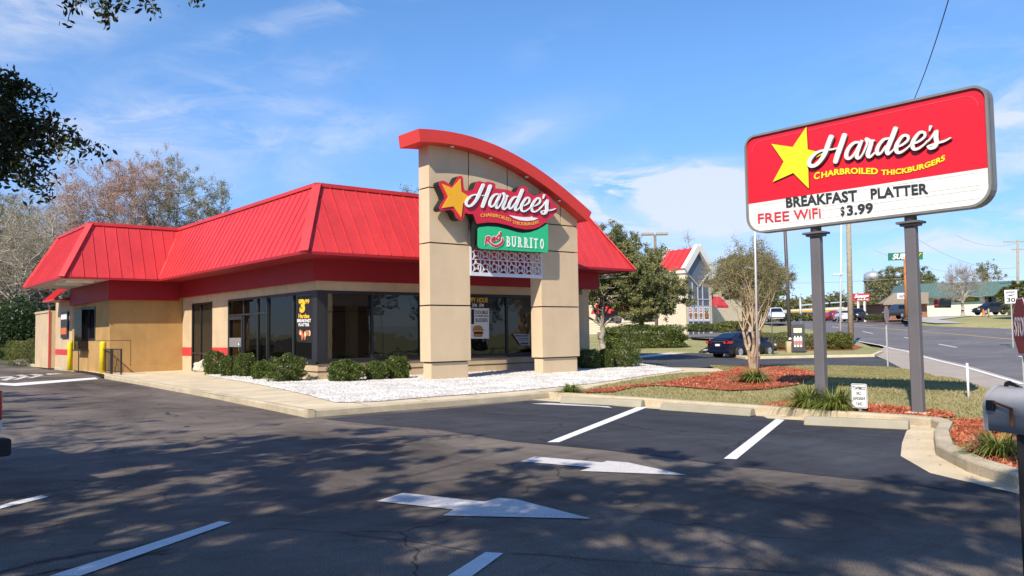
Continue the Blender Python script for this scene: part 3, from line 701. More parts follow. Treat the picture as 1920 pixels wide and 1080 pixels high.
quadmark([(976, 866), (1008, 857), (1108, 864), (1132, 865), (1163, 874), (1288, 891), (1088, 884), (1104, 877)][:0] or [(976, 866), (1003, 857), (1130, 868), (1138, 865), (1176, 868), (1288, 892), (1087, 884), (1108, 877.5)], M_PAINTW, 'arrow_marking')
quadmark([(706, 941), (756, 925.5), (908, 942), (935, 935), (968, 937.5), (1108, 974), (831, 968), (851, 956.5)], M_PAINTW, 'arrow_marking')
sheet('patch_line', [tuple(at_z(a, b, 0)[:2]) for a, b in ((1195, 671), (1190, 674), (1260, 669), (1330, 664), (1318, 663))], .02, M_PAINTW)
# hedge island beyond the drive
isl = P2((1398, 673), (1640, 668), (1652, 660), (1610, 645), (1585, 636), (1480, 612), (1440, 616), (1330, 640), (1340, 655))
sheet('verge', isl, .14, M_FGRASS, skirt=.3)
kerb('kerb', P2((1340, 664), (1398, 674), (1520, 671.5), (1640, 669.5), (1656, 662)), .2, .15, 0, M_CONC, 1)
sheet('mulch_bed', P2((1425, 662), (1600, 661), (1620, 655), (1560, 640), (1440, 648)), .155, M_MULCH)
sheet('verge', P2((1130, 662), (1310, 662), (1330, 650), (1300, 640), (1285, 632), (1130, 632)), .10, M_FGRASS, skirt=.3)
sheet('driveway', P2((1120, 634), (1290, 634), (1390, 640), (1390, 630), (1350, 625), (1120, 622)), .05, M_ROAD)
# loose white stones on the gravel bed, chips on the mulch, blades on the lawn: one object each
def inside(poly, P):
    x, y = P[:, 0], P[:, 1]; r = np.zeros(len(P), bool); n = len(poly)
    for i in range(n):
        x1, y1 = poly[i][:2]; x2, y2 = poly[(i+1) % n][:2]
        c = ((y1 > y) != (y2 > y)) & (x < (x2-x1)*(y-y1)/((y2-y1) or 1e-9)+x1); r ^= c
    return r
def scatter(poly, n, rng):
    A = np.array([p[:2] for p in poly]); lo, hi = A.min(0), A.max(0); out = []
    while sum(map(len, out)) < n:
        P = rng.uniform(lo, hi, (n, 2)); out.append(P[inside(poly, P)])
    return np.concatenate(out)[:n]
rng = np.random.default_rng(5)
def stones(poly, n, s, z, seed, m, name='gravel', hf=None, label=None):
    rng = np.random.default_rng(seed); P = scatter(poly, n, rng); Z = np.array([hz(x, y)+z+(hf(x, y) if hf else 0) for x, y in P])
    C = np.column_stack([P, Z]); oct_ = np.array([[1, 0, 0], [0, 1, 0], [-1, 0, 0], [0, -1, 0], [0, 0, .8], [0, 0, -.5]]); S = (s*rng.uniform(.5, 1.4, n))[:, None, None]
    a = rng.uniform(0, 6.28, n); R = np.zeros((n, 3, 3)); R[:, 0, 0] = np.cos(a); R[:, 0, 1] = -np.sin(a); R[:, 1, 0] = np.sin(a); R[:, 1, 1] = np.cos(a); R[:, 2, 2] = 1
    V = np.einsum('nij,kj->nki', R, oct_)*S*rng.uniform(.7, 1.2, (n, 6, 1))+C[:, None]
    f = np.array([[0, 1, 4], [1, 2, 4], [2, 3, 4], [3, 0, 4]]); F = (f[None]+(np.arange(n)*6)[:, None, None]).reshape(-1, 3)
    o = npmesh(name, V.reshape(-1, 3), F, m); o['kind'] = 'stuff'
    return tag(o, label, 'gravel')
M_STONE = leafmat('loose white stone', [(.38, .36, .32), (.62, .60, .56), (.76, .75, .72)], 0.0, .8, 1)
stones(gravel, 36000, .038, .15, 3, M_STONE, label='loose bright white stones filling the bed in front of the restaurant')
M_CHIP = leafmat('mulch chip', [(.20, .045, .02), (.44, .12, .055), (.62, .30, .18)], 0.0, .9, 2)
def chips(poly, n, seed, label):
    rng = np.random.default_rng(seed); P = scatter(poly, n, rng); C = np.column_stack([P, [hz(x, y)+.075+mound(x, y) for x, y in P]])
    V, F = leaves_np(C, .085, .26, rng); o = npmesh('mulch_chips', V, F, M_CHIP); o['kind'] = 'stuff'; return tag(o, label, 'mulch')
chips(mulch1, 9000, 1, 'red wood chips under the multi-trunk tree'); chips(mulch2, 3500, 2, 'red wood chips round the feet of the sign posts'); chips(mulch3, 6000, 3, 'red wood chips in the bed beside the mailbox')
def blades(poly, n, seed, avoid=()):
    rng = np.random.default_rng(seed); P = scatter(poly, n, rng)
    for a in avoid: P = P[~inside(a, P)]
    n = len(P); Z = np.array([hz(x, y)+.028+mound(x, y) for x, y in P]); C = np.column_stack([P, Z]); a = rng.uniform(0, 6.28, n); d = np.column_stack([np.cos(a), np.sin(a), np.zeros(n)]); h = rng.uniform(.02, .055, n)[:, None]
    V = np.stack([C-d*.014, C+d*.014, C+np.column_stack([rng.normal(size=n)*.02, rng.normal(size=n)*.02, np.zeros(n)])+np.array([0, 0, 1])*h], 1).reshape(-1, 3)
    o = npmesh('grass', V, np.arange(3*n).reshape(-1, 3), M_BLADEG); o['kind'] = 'stuff'; return tag(o, 'short dry grass round the tall roadside sign', 'grass')
blades([p for p in lawn if p[1] > 1], 70000, 9, (mulch1, mulch2, mulch3))

def joints(name, lines, m, z):
    mb = MB()
    for a, b in lines:
        a, b = Vector((*a, z)), Vector((*b, z)); d = (b-a).normalized(); q = Vector((-d.y, d.x, 0))*.009; mb.add([a+q, a-q, b-q, b+q], [(0, 1, 2, 3)])
    o = mb.build(name, m); o['kind'] = 'structure'; return o
joints('walk_joint', [((7.62+.08*k, 16.6+1.5*k), (10.2+.2*k, 16.2+1.5*k)) for k in range(1, 13)]+[((8.9+1.5*k, 15.47), (9.2+1.55*k, 17.4)) for k in range(3)], mat('joint dirt', (.12, .10, .07), .95), .1385)
def litter(poly, n, seed, z, label):
    rng = np.random.default_rng(seed); P = scatter(poly, n, rng); C = np.column_stack([P, np.full(n, z)]); V, F = leaves_np(C, .045, .45, rng); V[:, 2] = z+np.abs(V[:, 2]-z)*.35
    o = npmesh('leaf_litter', V, F, leafmat('dry leaf', [(.10, .05, .02), (.22, .12, .05), (.30, .20, .10)], 0, .8, 2)); o['kind'] = 'stuff'; tag(o, label, 'leaves')
litter([(7.0, 15.0), (13.8, 15.0), (13.8, 15.38), (7.3, 15.36), (8.3, 30), (8.8, 38), (8.5, 38), (7.9, 28), (6.9, 15.2)], 420, 2, .006, 'small dry leaves gathered along the foot of the walk kerb')
litter([(2, 4), (13, 5.5), (13, 15), (3, 30)], 420, 3, .006, 'sparse small dry leaves blown over the parking lot')

JD = mat('crack sealant', (.012, .012, .013), .6)
def seam(px, w, seed):
    rr = random.Random(seed); Q = [Vector(at_z(a, b, 0)[:2]) for a, b in px]; P = []
    for i in range(len(Q)-1):
        n = max(2, int((Q[i+1]-Q[i]).length/.25)); P += [Q[i]+(Q[i+1]-Q[i])*(k/n)+Vector((rr.gauss(0, .02), rr.gauss(0, .02))) for k in range(n)]
    P.append(Q[-1]); mb = MB()
    for a, b in zip(P, P[1:]):
        d = (b-a).normalized(); q = Vector((-d.y, d.x))*w*rr.uniform(.4, 1.2)/2; mb.add([(*(a+q), .0062), (*(a-q), .0062), (*(b-q), .0062), (*(b+q), .0062)], [(0, 1, 2, 3)])
    o = mb.build('pavement_seam', JD); o['kind'] = 'structure'
seam([(1010, 825), (1150, 845), (1370, 874), (1560, 894), (1740, 914), (1905, 939)], .022, 1)
seam([(1130, 790), (1270, 815), (1300, 817)], .02, 2)
seam([(1590, 942), (1720, 952), (1905, 968)], .012, 3)
seam([(640, 1000), (900, 1035), (1300, 1062), (1500, 1075)], .014, 4)
seam([(0, 930), (300, 905), (700, 830), (1000, 800)], .010, 5)
def spots(pts, seed):
    rr = random.Random(seed); mb = MB()
    for a, b, r in pts:
        c = at_z(a, b, 0); n = 14; P = []
        for k in range(n): t = 2*math.pi*k/n; q = r*rr.uniform(.65, 1.2); P.append((c.x+q*math.cos(t), c.y+q*math.sin(t), .0055+.0001*(len(mb.v) % 7)))
        mb.add(P, [tuple(range(n))])
    o = mb.build('oil_stain', mat('oil stain', (.030, .027, .027), .45, .3, 14)); o['kind'] = 'structure'
spots([(1180, 800, .10), (1210, 806, .05), (1500, 838, .12), (1540, 832, .05), (1300, 835, .07), (880, 800, .09), (760, 830, .06), (470, 850, .08), (350, 800, .07), (1640, 850, .06)], 6)
litter([(12.9, 5.6), (13.9, 6.2), (13.9, 6.9), (13.0, 6.6), (11, 5.2), (9.4, 4.0), (9.3, 3.5)], 90, 8, .012, 'a few dry leaves and chips in the pale gutter at the right')
# ---------------------------------------------------------------- restaurant
M_STUC = mat('tan stucco', (.54, .41, .26), .85, .12, .8, .3, 120, fine=.08, fs=200, streak=.10)
M_STUCG = mat('ochre stucco', (.42, .255, .095), .88, .14, .9, .25, 120, fine=.06, fs=200, streak=.14)
M_STUCT = mat('panel stucco', (.61, .465, .30), .8, .09, .5, .25, 140, fine=.07, fs=200, streak=.07)
M_RED = mat('red standing seam metal', (.57, .042, .045), .45, .12, .5, .25, 1.3, spec=.42, fine=.05, fs=9, streak=.10)
M_REDD = mat('deep red fascia', (.30, .008, .018), .6, .06, 1.0)
M_REDC = mat('cap red', (.62, .045, .035), .5, .05, .8)
M_GROOVE = mat('joint', (.05, .04, .03), .9)
M_FRAME = mat('dark bronze frame', (.022, .023, .026), .45, .1, 2)
M_GLASS = glassmat('shop glass', (.42, .42, .40), 1.5, 0, .06)
M_GLASSD = glassmat('dark glass', (.10, .10, .10), 1.5, .5, .04)
M_SHADE = mat('grey roller shade', (.20, .19, .17), .9, .05, 2)
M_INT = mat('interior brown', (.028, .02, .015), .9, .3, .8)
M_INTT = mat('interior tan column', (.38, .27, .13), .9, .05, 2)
M_SOFF = mat('white soffit', (.62, .58, .50), .8, .05, 1)
WX, WY = 12.93, 26.12; EZ, RZ = 4.33, 6.80; EXL, EYF = 11.57, 24.27; RXL, RYF = 12.82, 25.88
EXR = at_z(1178, 506, EZ).x; RXR = EXR-1.3; WXR = 26.0; YB = 54.0
VE = 39.10; VR = 40.25; WLX = 9.75; WEX = 7.62; WRX = 8.95; WFY = 40.07
rest = thing('restaurant', (WX, WY, .15), 'single storey tan restaurant with a red standing seam mansard roof and curved entry tower', 'building')
w = MB()
def wall_x(mb, x, y0, y1, z0, z1, th=.22, mi=0): mb.box(x, x+th, y0, y1, z0, z1, mi)
# side wall (faces the lot) round its openings
w.box(WX, WX+.2, 38.76, 40.07, .1, 4.3); w.box(WX, WX+.2, 34.3, 36.15, .1, 4.3); w.box(WX, WX+.2, 36.15, 38.76, 3.21, 4.3); w.box(WX, WX+.2, WY+.2, 34.3, 3.21, 4.3)
w.box(WX, WX+.2, WY+.2, 30.3, .1, .72)
# front wall
w.box(WX, WXR, WY, WY+.2, 3.2, 4.3); w.box(WX, WXR, WY, WY+.2, .1, .72); w.box(25.25, WXR, WY+.005, WY+.2, .72, 3.2)
w.box(WXR-.2, WXR, WY+.2, YB, .1, 4.3); w.box(12.0, WXR, YB-.2, YB, .1, 4.3)
w.build('wall', M_STUC, rest, bevel=.01)
w = MB(); w.box(WX-.015, WX+.1, WY-.015, 30.28, .40, .43); w.box(WX, WXR, WY-.015, WY+.1, .40, .43)
w.build('wall_joint', M_GROOVE, rest)
w = MB()
for y0, y1 in ((38.78, 40.05), (34.32, 36.13)): w = MB(); w.box(WX-.008, WX+.1, y0, y1, .82, 1.22); w.build('red_stripe', M_RED, rest)
w = MB()   # drive through wing
w.box(WLX, WX-.003, WFY, WFY+.2, .1, 4.3); w.box(WLX, WLX+.2, WFY+.2, 42.6, .1, 4.3); w.box(WLX, WLX+.2, 46.45, 47.4, .1, 4.3)
w.box(WLX, WLX+.2, 42.6, 46.45, .1, 1.6); w.box(WLX, WLX+.2, 42.6, 46.45, 3.2, 4.3); w.box(WLX+.2, WX, 47.2, 47.4, .1, 4.3)
w.box(WLX-.03, WX, WFY-.03, WFY, .1, .42)
w.build('wing_wall', M_STUCG, rest, bevel=.008)
w = MB(); w.box(WLX-.012, WLX+.1, WFY+.02, 47.38, 1.58, 1.60); w.box(WLX+.02, WLX+.9, WFY-.008, WFY+.1, 1.58, 1.60); w.box(WLX+.88, WLX+.90, WFY-.008, WFY+.1, .42, 1.58); w.box(WLX-.012, WLX+.1, 43.9, 43.92, .1, 1.58)
w.build('wall_joint', mat('ochre joint', (.17, .10, .04), .9), rest)
# red fascia band, set proud of the walls, and soffits
w = MB(); d = .22
w.box(WX-d, WX, WY-d, WFY-d-.003, 3.53, EZ-.06); w.box(WX-d+.003, WXR+.4, WY-d-.003, WY, 3.532, EZ-.06); w.box(WXR, WXR+.4, WY, YB, 3.53, EZ-.06)
w.box(WLX-.12, WX-d-.002, WFY-d, WFY, 3.40, EZ-.06); w.box(WLX-.12, WLX, WFY, 47.5, 3.40, EZ-.06)
w.build('fascia', M_REDD, rest)
w = MB(); w.extr([(EXL+.05, EYF+.05, EZ-.06), (EXR-.05, EYF+.05, EZ-.06), (EXR-.05, YB, EZ-.06), (WX+1, YB, EZ-.06), (WX+1, 47.6, EZ-.06), (WEX+.05, 47.5, EZ-.06), (WEX+.05, VE+.05, EZ-.06), (EXL+.05, VE+.05, EZ-.06)], (0, 0, .02))
w.build('soffit', M_REDD, rest)
w = MB()
for y in (40.3, 42.3): w = MB(); w.box(WEX+.4, WEX+1.5, y, y+.5, EZ-.16, EZ-.066); w.build('soffit_light', mat('light cover', (.85, .82, .7), .5), rest)
w = MB(); w.box(WEX+.1, WLX-.14, VE+.1, 47.4, EZ-.064, EZ-.0605); w.build('wing_soffit', M_SOFF, rest)
# mansard slopes with standing seams
roof = MB()
def slope(e0, e1, r0, r1, pitch=.47, ph=.3):
    e0, e1, r0, r1 = map(Vector, (e0, e1, r0, r1)); u = (e1-e0).normalized(); L = (e1-e0).length; n = (e1-e0).cross(r0-e0).normalized()
    if n.z < 0: n = -n
    a0 = (r0-e0).dot(u); a1 = (r1-e0).dot(u); up = (r0-e0)-u*a0
    roof.add([e0, e1, r1, r0] if (e1-e0).cross(r0-e0).z > 0 else [e0, r0, r1, e1], [(0, 1, 2, 3)])
    x = min(0, a0)+ph*pitch
    while x < max(L, a1):
        lo, hi = 0.0, 1.0
        if a0 > 0 and x < a0: hi = min(hi, x/a0)
        if a0 < 0 and x < 0: lo = max(lo, x/a0)
        if a1 < L and x > a1: hi = min(hi, (L-x)/(L-a1))
        if a1 > L and x > L: lo = max(lo, (x-L)/(a1-L))
        if hi-lo > .03:
            A = e0+u*x+up*lo; B = e0+u*x+up*hi; roof.bar(A+n*.014, B+n*.014, .024, .036, up=n)
        x += pitch
slope((EXL, EYF, EZ), (EXR, EYF, EZ), (RXL, RYF, RZ), (RXR, RYF, RZ), .49, .45)
slope((EXL, EYF, EZ), (EXL, VE, EZ), (RXL, RYF, RZ), (RXL, VR, RZ), .47, .5)
slope((WEX, VE, EZ), (EXL, VE, EZ), (WRX, VR, RZ), (RXL, VR, RZ), .50, .7)
slope((WEX, VE, EZ), (WEX, 47.6, EZ), (WRX, VR, RZ), (WRX, 46.5, RZ), .47, .5)
slope((EXR, EYF, EZ), (EXR, YB, EZ), (RXR, RYF, RZ), (RXR, YB-1.3, RZ), .47, .5)
roof.add([(WEX, 47.6, EZ), (WRX, 46.5, RZ), (RXL, 46.5, RZ), (RXL, 47.6, EZ)], [(0, 1, 2, 3)])
roof.extr([(RXL+.1, RYF+.1, RZ-.15), (RXR, RYF+.1, RZ-.15), (RXR, YB-1.3, RZ-.15), (RXL+.1, YB-1.3, RZ-.15)], (0, 0, .02)); roof.box(WRX+.1, RXL+.2, VR+.1, 46.4, RZ-.17, RZ-.15)
rf = roof.build('mansard_roof', M_RED, rest)
tr = MB()
for a, b, wd in (((EXL, EYF, EZ), (RXL, RYF, RZ), .3), ((WEX, VE, EZ), (WRX, VR, RZ), .28), ((EXR, EYF, EZ), (RXR, RYF, RZ), .24), ((WEX, 47.6, EZ), (WRX, 46.5, RZ), .2)):
    a, b = Vector(a), Vector(b); dd = (b-a).normalized(); o = Vector((-1, -1, 0)) if a.x < 20 else Vector((1, -1, 0)); o = (o-dd*o.dot(dd)).normalized()
    tr.bar(a+o*.03-dd*.03, b+o*.03, wd, .05, up=o)
tr.bar((EXL, VE, EZ+.03), (RXL, VR, RZ+.02), .1, .03, up=(-1, -1, 1))
h = .13
for a, b in (((RXL-.03, RYF-.03, RZ), (RXR+.03, RYF-.03, RZ)), ((RXL-.03, RYF-.03, RZ), (RXL-.03, VR-.03, RZ)), ((WRX-.03, VR-.03, RZ), (RXL-.03, VR-.03, RZ)), ((WRX-.03, VR-.03, RZ), (WRX-.03, 46.5, RZ)), ((RXR+.03, RYF, RZ), (RXR+.03, YB-1.3, RZ))):
    tr.bar(Vector(a)+Vector((0, 0, .0)), Vector(b), .14, h)
tr.build('ridge_cap', M_RED, rf)
tr = MB()
for a, b in (((EXL, EYF, EZ), (EXR, EYF, EZ)), ((EXL, EYF, EZ), (EXL, VE, EZ)), ((WEX, VE, EZ), (EXL, VE, EZ)), ((WEX, VE, EZ), (WEX, 47.6, EZ)), ((EXR, EYF, EZ), (EXR, YB, EZ))):
    tr.bar(Vector(a)+Vector((0, 0, -.05)), Vector(b)+Vector((0, 0, -.05)), .08, .09)
tr.build('eave_trim', mat('eave red', (.34, .012, .02), .5), rf)
# ---- windows of the side (lot) wall
def frame_x(x, ys, z0, z1, name='window', t=.07, dep=.10, glass=None, cross=()):
    mb = MB(); 
    for i, y in enumerate(ys): mb.box(x-.02, x+dep, y-t/2, y+t/2, z0, z1)
    for z in (z0+t/2, z1-t/2)+tuple(cross): mb.box(x-.018, x+dep-.002, ys[0]+t/2, ys[-1]-t/2, z-t/2, z+t/2)
    f = mb.build(name, M_FRAME, rest, bevel=.004)
    g = MB(); g.add([(x+.03, ys[0], z0), (x+.03, ys[0], z1), (x+.03, ys[-1], z1), (x+.03, ys[-1], z0)], [(0, 1, 2, 3)]); g.build('pane', glass or M_GLASS, f); return f
def frame_y(y, xs, z0, z1, name='window', t=.08, dep=.10, glass=None, cross=()):
    mb = MB()
    for x in xs: mb.box(x-t/2, x+t/2, y-.02, y+dep, z0, z1)
    for z in (z0+t/2, z1-t/2)+tuple(cross): mb.box(xs[0]+t/2, xs[-1]-t/2, y-.018, y+dep-.002, z-t/2, z+t/2)
    f = mb.build(name, M_FRAME, rest, bevel=.004)
    g = MB(); g.add([(xs[0], y+.03, z0), (xs[-1], y+.03, z0), (xs[-1], y+.03, z1), (xs[0], y+.03, z1)], [(0, 1, 2, 3)]); g.build('pane', glass or M_GLASS, f); return f
yy = lambda px, py=600: at_x(px, py, WX).y
xx = lambda px, py=600: at_y(px, py, WY).x
f = frame_x(WX, [36.2, 37.6, 38.7], .16, 3.2, cross=(.95,)); 
q = MB(); q.box(WX+.06, WX+.08, 36.3, 38.6, .2, 3.1); q.build('blind', mat('vertical blind', (.17, .15, .13), .9, .15, 14), f)
D0, D1, D2, D3, D4 = yy(433), yy(457), yy(483), yy(503), 30.32
f = frame_x(WX, [D4, D3, D2, D1, 34.25], .16, 3.2, 'storefront', cross=(2.55,))
dr = MB()
dr.box(WX-.05, WX, D1+.06, D1+.16, .2, 2.5); dr.box(WX-.05, WX, 34.06, 34.16, .2, 2.5); dr.box(WX-.05, WX, D1+.16, 34.06, 2.36, 2.5); dr.box(WX-.05, WX, D1+.16, 34.06, .2, .42)
dr.box(WX-.04, WX-.01, D1+.16, 34.06, 1.25, 1.62, 1)
dr.build('door', [M_FRAME, mat('grey push panel', (.22, .21, .20), .6)], f)
hd = MB(); hd.tube([(WX-.05, D1+.22, 1.05), (WX-.11, D1+.22, 1.08), (WX-.11, D1+.22, 1.38), (WX-.05, D1+.22, 1.41)], .014, 8); hd.build('handle', mat('brushed steel', (.6, .6, .6), .3, metal=1), f)
frame_x(WX, [WY+.34, yy(550), D4-.1], .74, 3.2, 'window', t=.09)
# corner post and front windows
cp = MB(); cp.box(WX-.03, WX+.30, WY-.03, WY+.30, .72, 3.2); cp.build('corner_post', M_FRAME, rest, bevel=.005)
xm = [WX+.34, xx(698), 17.1, 19.0, 21.3, 23.3, 25.2]
frame_y(WY, xm, .74, 3.2, 'window', t=.10)
sl = MB(); sl.box(WX-.06, 30.2*0+WX, WY-.06, 30.2, .68, .745); sl.box(WX-.06, 25.3, WY-.06, WY, .68, .745); sl.build('sill', M_FRAME, rest, bevel=.004)
sh = MB()
for a, b, z in ((xm[0]+.06, xm[1]-.06, 2.68), (xm[1]+.06, xm[2]-.06, 1.95), (xm[3]+.06, xm[4]-.06, 2.5), (xm[4]+.06, xm[5]-.06, 2.45), (xm[2]+.06, xm[3]-.06, 2.5), (xm[5]+.06, xm[6]-.06, 2.5)): sh.box(a, b, WY+.16, WY+.175, z, 3.12)
sh.build('roller_shade', M_SHADE, rest)
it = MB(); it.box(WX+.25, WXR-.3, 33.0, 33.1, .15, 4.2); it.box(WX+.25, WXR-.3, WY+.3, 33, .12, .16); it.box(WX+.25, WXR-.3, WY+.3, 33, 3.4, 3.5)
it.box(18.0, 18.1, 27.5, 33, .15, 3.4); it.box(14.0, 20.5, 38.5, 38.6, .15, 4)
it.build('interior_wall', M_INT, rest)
ic = MB(); c0 = at_y(663, 600, WY+.9); ic.box(c0.x-.17, c0.x+.17, WY+.9, WY+1.2, .16, 3.4)
ic.build('interior_column', M_INTT, rest)
# seating seen dimly through the glass
for k, (x, y) in enumerate(((15.6, 28.4), (17.0, 28.6), (20.0, 28.3), (22.0, 28.4), (24, 28.4))):
    t = thing('dining_table', (x, y, .16), ['dark dining table inside the left front window', 'dark dining table behind the left tower pillar', 'dark dining table inside the window with the slider poster', 'dark dining table inside the window between the tower pillars', 'dark dining table inside the window right of the tower'][k], 'table', 'tables in the dining room')
    a = MB(); a.box(x-.4, x+.4, y-.35, y+.35, .86, .90); a.build('tabletop', mat('table laminate', (.12, .07, .04), .4), t, bevel=.01)
    a = MB(); a.cyl((x, y), .04, .16, .86, 8); a.lathe((x, y, .16), [(.25, 0), (.25, .02), (.05, .05)], 12); a.build('pedestal', M_BLACK, t)
# drive through window
def frame_w(ys, z0, z1):
    mb = MB(); x = WLX; t = .09
    for y in ys: mb.box(x-.03, x+.1, y-t/2, y+t/2, z0, z1)
    for z in (z0+t/2, z1-t/2): mb.box(x-.028, x+.098, ys[0]+t/2, ys[-1]-t/2, z-t/2, z+t/2)
    f = mb.build('serving_window', M_FRAME, rest)
    g = MB(); g.box(x+.03, x+.04, ys[0], ys[-1], z0, z1); g.build('pane', M_GLASSD, f)
    g = MB(); yb0, yb1 = 43.9, 45.4; g.box(x-.32, x-.02, yb0, yb1, 1.18, 3.1); g.box(x-.36, x-.02, yb0-.1, yb1+.15, 1.1, 1.18, 1); g.build('bay', [M_GLASSD, M_FRAME], f)
frame_w([42.65, 43.9, 45.4, 46.4], 1.62, 3.18)
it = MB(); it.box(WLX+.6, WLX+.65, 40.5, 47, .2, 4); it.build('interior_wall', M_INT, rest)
# back section of the building seen past the wing
bk = MB(); bk.box(9.85, 10.05, 47.41, 52.0, .1, 3.9); bk.box(9.55, 14, 52.0, 56.0, .1, 3.25); bk.build('rear_wall', M_STUC, rest)
bk = MB(); bk.box(9.5, 14, 51.95, 52.0, .1, 3.3); bk.box(9.5, 9.55, 51.95, 56, 3.2, 3.32); bk.build('rear_trim', M_STUC, rest)
bk = MB(); bk.box(9.5, 9.56, 51.9, 51.96, .1, 3.3); bk.build('red_trim', M_RED, rest); bk = MB(); bk.box(9.84, 9.86, 47.45, 51.9, .85, 1.15); bk.build('red_stripe', M_RED, rest)
bk = MB(); bk.add([(9.0, 47.8, 3.75), (9.0, 51, 3.75), (9.8, 51, 4.5), (9.8, 47.8, 4.5)], [(0, 1, 2, 3)]); bk.box(9.0, 9.8, 47.8, 51, 3.70, 3.75)
for k in range(8): bk.bar((9.0, 47.9+.42*k, 3.77), (9.8, 47.9+.42*k, 4.52), .03, .04)
bk.build('rear_awning', M_RED, rest)
num = MB(); text_on(num, '35', [at_y(1083.5, 552, WY-.006), at_y(1091.5, 552.4, WY-.006)], (0, 0, .24), (0, -.012, 0), .02); num.build('street_number', mat('number black', (.03, .03, .03), .5), rest)
# ---- entry tower: two pillars carrying a curved panelled head
TY0, TY1 = 22.45, 23.06; TX0, TX1, TX2, TX3 = 15.1, 16.72, 19.95, 21.8
tower = MB(); core = MB()
def tbox(x0, x1, z0, z1, ins=0): tower.box(x0+ins, x1-ins, TY0+ins, TY1-ins, z0, z1)
Zs = [at_y(850, v, TY0).z for v in (467, 578.4, 690.5)]
Zs = [4.63, 2.58, .72]
g = .022
for x0, x1 in ((TX0, TX1), (TX2, TX3)):
    tbox(x0, x1, .12, Zs[2]-g, .07); tbox(x0, x1, Zs[2]+g, Zs[1]-g); tbox(x0, x1, Zs[1]+g, Zs[0]-g)
    core.box(x0+.09, x1-.09, TY0+.09, TY1-.09, .13, 5.4)
arcpx = [(787, 241), (836, 245.5), (885, 256.5), (932, 272), (971, 291.5), (1012, 320), (1051, 346), (1082, 373), (1109, 397.5)]
CY0 = 22.0; arc = [at_y(a, b, CY0) for a, b in arcpx]
ax = [p.x for p in arc]; az = [p.z for p in arc]
pc = np.polyfit(ax, az, 4)
def topz(x): return float(np.polyval(pc, x))
CT = .42
def under(x): 
    s = (topz(x+.05)-topz(x-.05))/.1
    return topz(x)-CT*math.sqrt(1+s*s)*.98
def panel(x0, x1, z0, tgt=tower, yo=0.0, y1o=0.0):
    n = 8; xs = [x0+(x1-x0)*i/n for i in range(n+1)]
    pts = [(x0, TY0+yo, z0), (x1, TY0+yo, z0)]+[(x, TY0+yo, max(z0+.02, under(x)+.1)) for x in xs[::-1]]
    tgt.extr(pts, (0, TY1-TY0-yo-y1o, 0))
zu = 6.45
V1, V2, V3 = 16.72, 18.42, 19.95
tbox(TX0, V1-g, Zs[0]+g, zu-g); panel(TX0, V1-g, zu+g); panel(V1+g, V2-g, 4.95); panel(V2+g, V3-g, 4.95); tbox(V3+g, TX3, Zs[0]+g, 5.62-g)
panel(V3+g, 20.95-g, 5.62+g); panel(20.95+g, TX3, 5.62+g)
panel(TX0+.03, TX3-.03, 5.0, core, .03, .03); 
tower_o = tower.build('entry_tower', M_STUCT, rest, bevel=.008); core.build('tower_joint', M_GROOVE, tower_o)
cap = MB(); n = 28; x0, x1 = ax[0]-.05, ax[-1]+.02; CY1 = 23.22; rows = []
for i in range(n+1):
    x = x0+(x1-x0)*i/n; s = (topz(x+.05)-topz(x-.05))/.1; nn = Vector((-s, 0, 1)).normalized(); t = Vector((x, 0, topz(x))); bt = t-nn*CT
    rows.append([(t.x, CY0, t.z), (t.x, CY1, t.z), (bt.x, CY1, bt.z), (bt.x, CY0, bt.z)])
cap.add([p for r in rows for p in r], [(4*i+k, 4*i+(k+1) % 4, 4*i+4+(k+1) % 4, 4*i+4+k) for i in range(n) for k in range(4)]+[(0, 3, 2, 1), (4*n, 4*n+1, 4*n+2, 4*n+3)])
cp_o = cap.build('tower_cap', M_REDC, tower_o, bevel=.006)
for px in (848, 920, 987, 1047):
    x = at_y(px, 300, 22.2).x; s = (topz(x+.05)-topz(x-.05))/.1; z = topz(x)-CT*math.sqrt(1+s*s)
    a = MB(); a.lathe((x, 22.2, z-.045), [(.05, 0), (.075, .012), (.08, .05)], 14); a.build('downlight', mat('downlight chrome', (.75, .75, .75), .25, metal=.6), tower_o)
# star lattice between the pillars
lat = MB(); LY = 22.47; lz0, lz1 = 3.60, 5.12; lx0, lx1 = TX1+.005, TX2+.03
lat.box(lx0, lx0+.06, LY-.05, LY, lz0, lz1); lat.box(lx1-.06, lx1, LY-.05, LY, lz0, lz1); lat.box(lx0+.06, lx1-.06, LY-.05, LY, lz0, lz0+.12); lat.box(lx0+.06, lx1-.06, LY-.05, LY, lz1-.05, lz1)
cell = (lx1-lx0-.12)/8; rz = cell*1.12
for r in range(4):
    for c in range(8):
        cx = lx0+.06+cell*(c+.5); cz = lz0+.12+rz*(r+.5)
        if cz > lz1: continue
        if c: lat.box(cx-cell/2-.012, cx-cell/2+.012, LY-.048, LY-.002, cz-rz/2, min(cz+rz/2, lz1-.05))
        if r: lat.box(cx-cell/2+.012, cx+cell/2-.012, LY-.047, LY-.003, cz-rz/2-.014, cz-rz/2+.014)
        pts = []
        for k in range(10):
            a = math.pi/2+k*math.pi/5+.12; rr = cell*.44 if k % 2 == 0 else cell*.2; pts.append(Vector((cx+rr*math.cos(a), LY-.03, min(lz1, cz+rr*math.sin(a)*1.05))))
        for k in range(10): lat.bar(pts[k], pts[(k+1) % 10], .03, .036, up=(0, 1, 0))
        for k, (ux, uz) in zip((0, 2, 4, 6, 8), ((-.1, .5), (-.5, .1), (-.45, -.5), (.4, -.5), (.5, .05))):
            e = Vector((cx+ux*cell, LY-.029, min(lz1, cz+uz*rz))); lat.bar(pts[k], e, .022, .032, up=(0, 1, 0))
lat.build('star_lattice', mat('pale grey lattice paint', (.62, .64, .70), .6, .05, 2), tower_o)
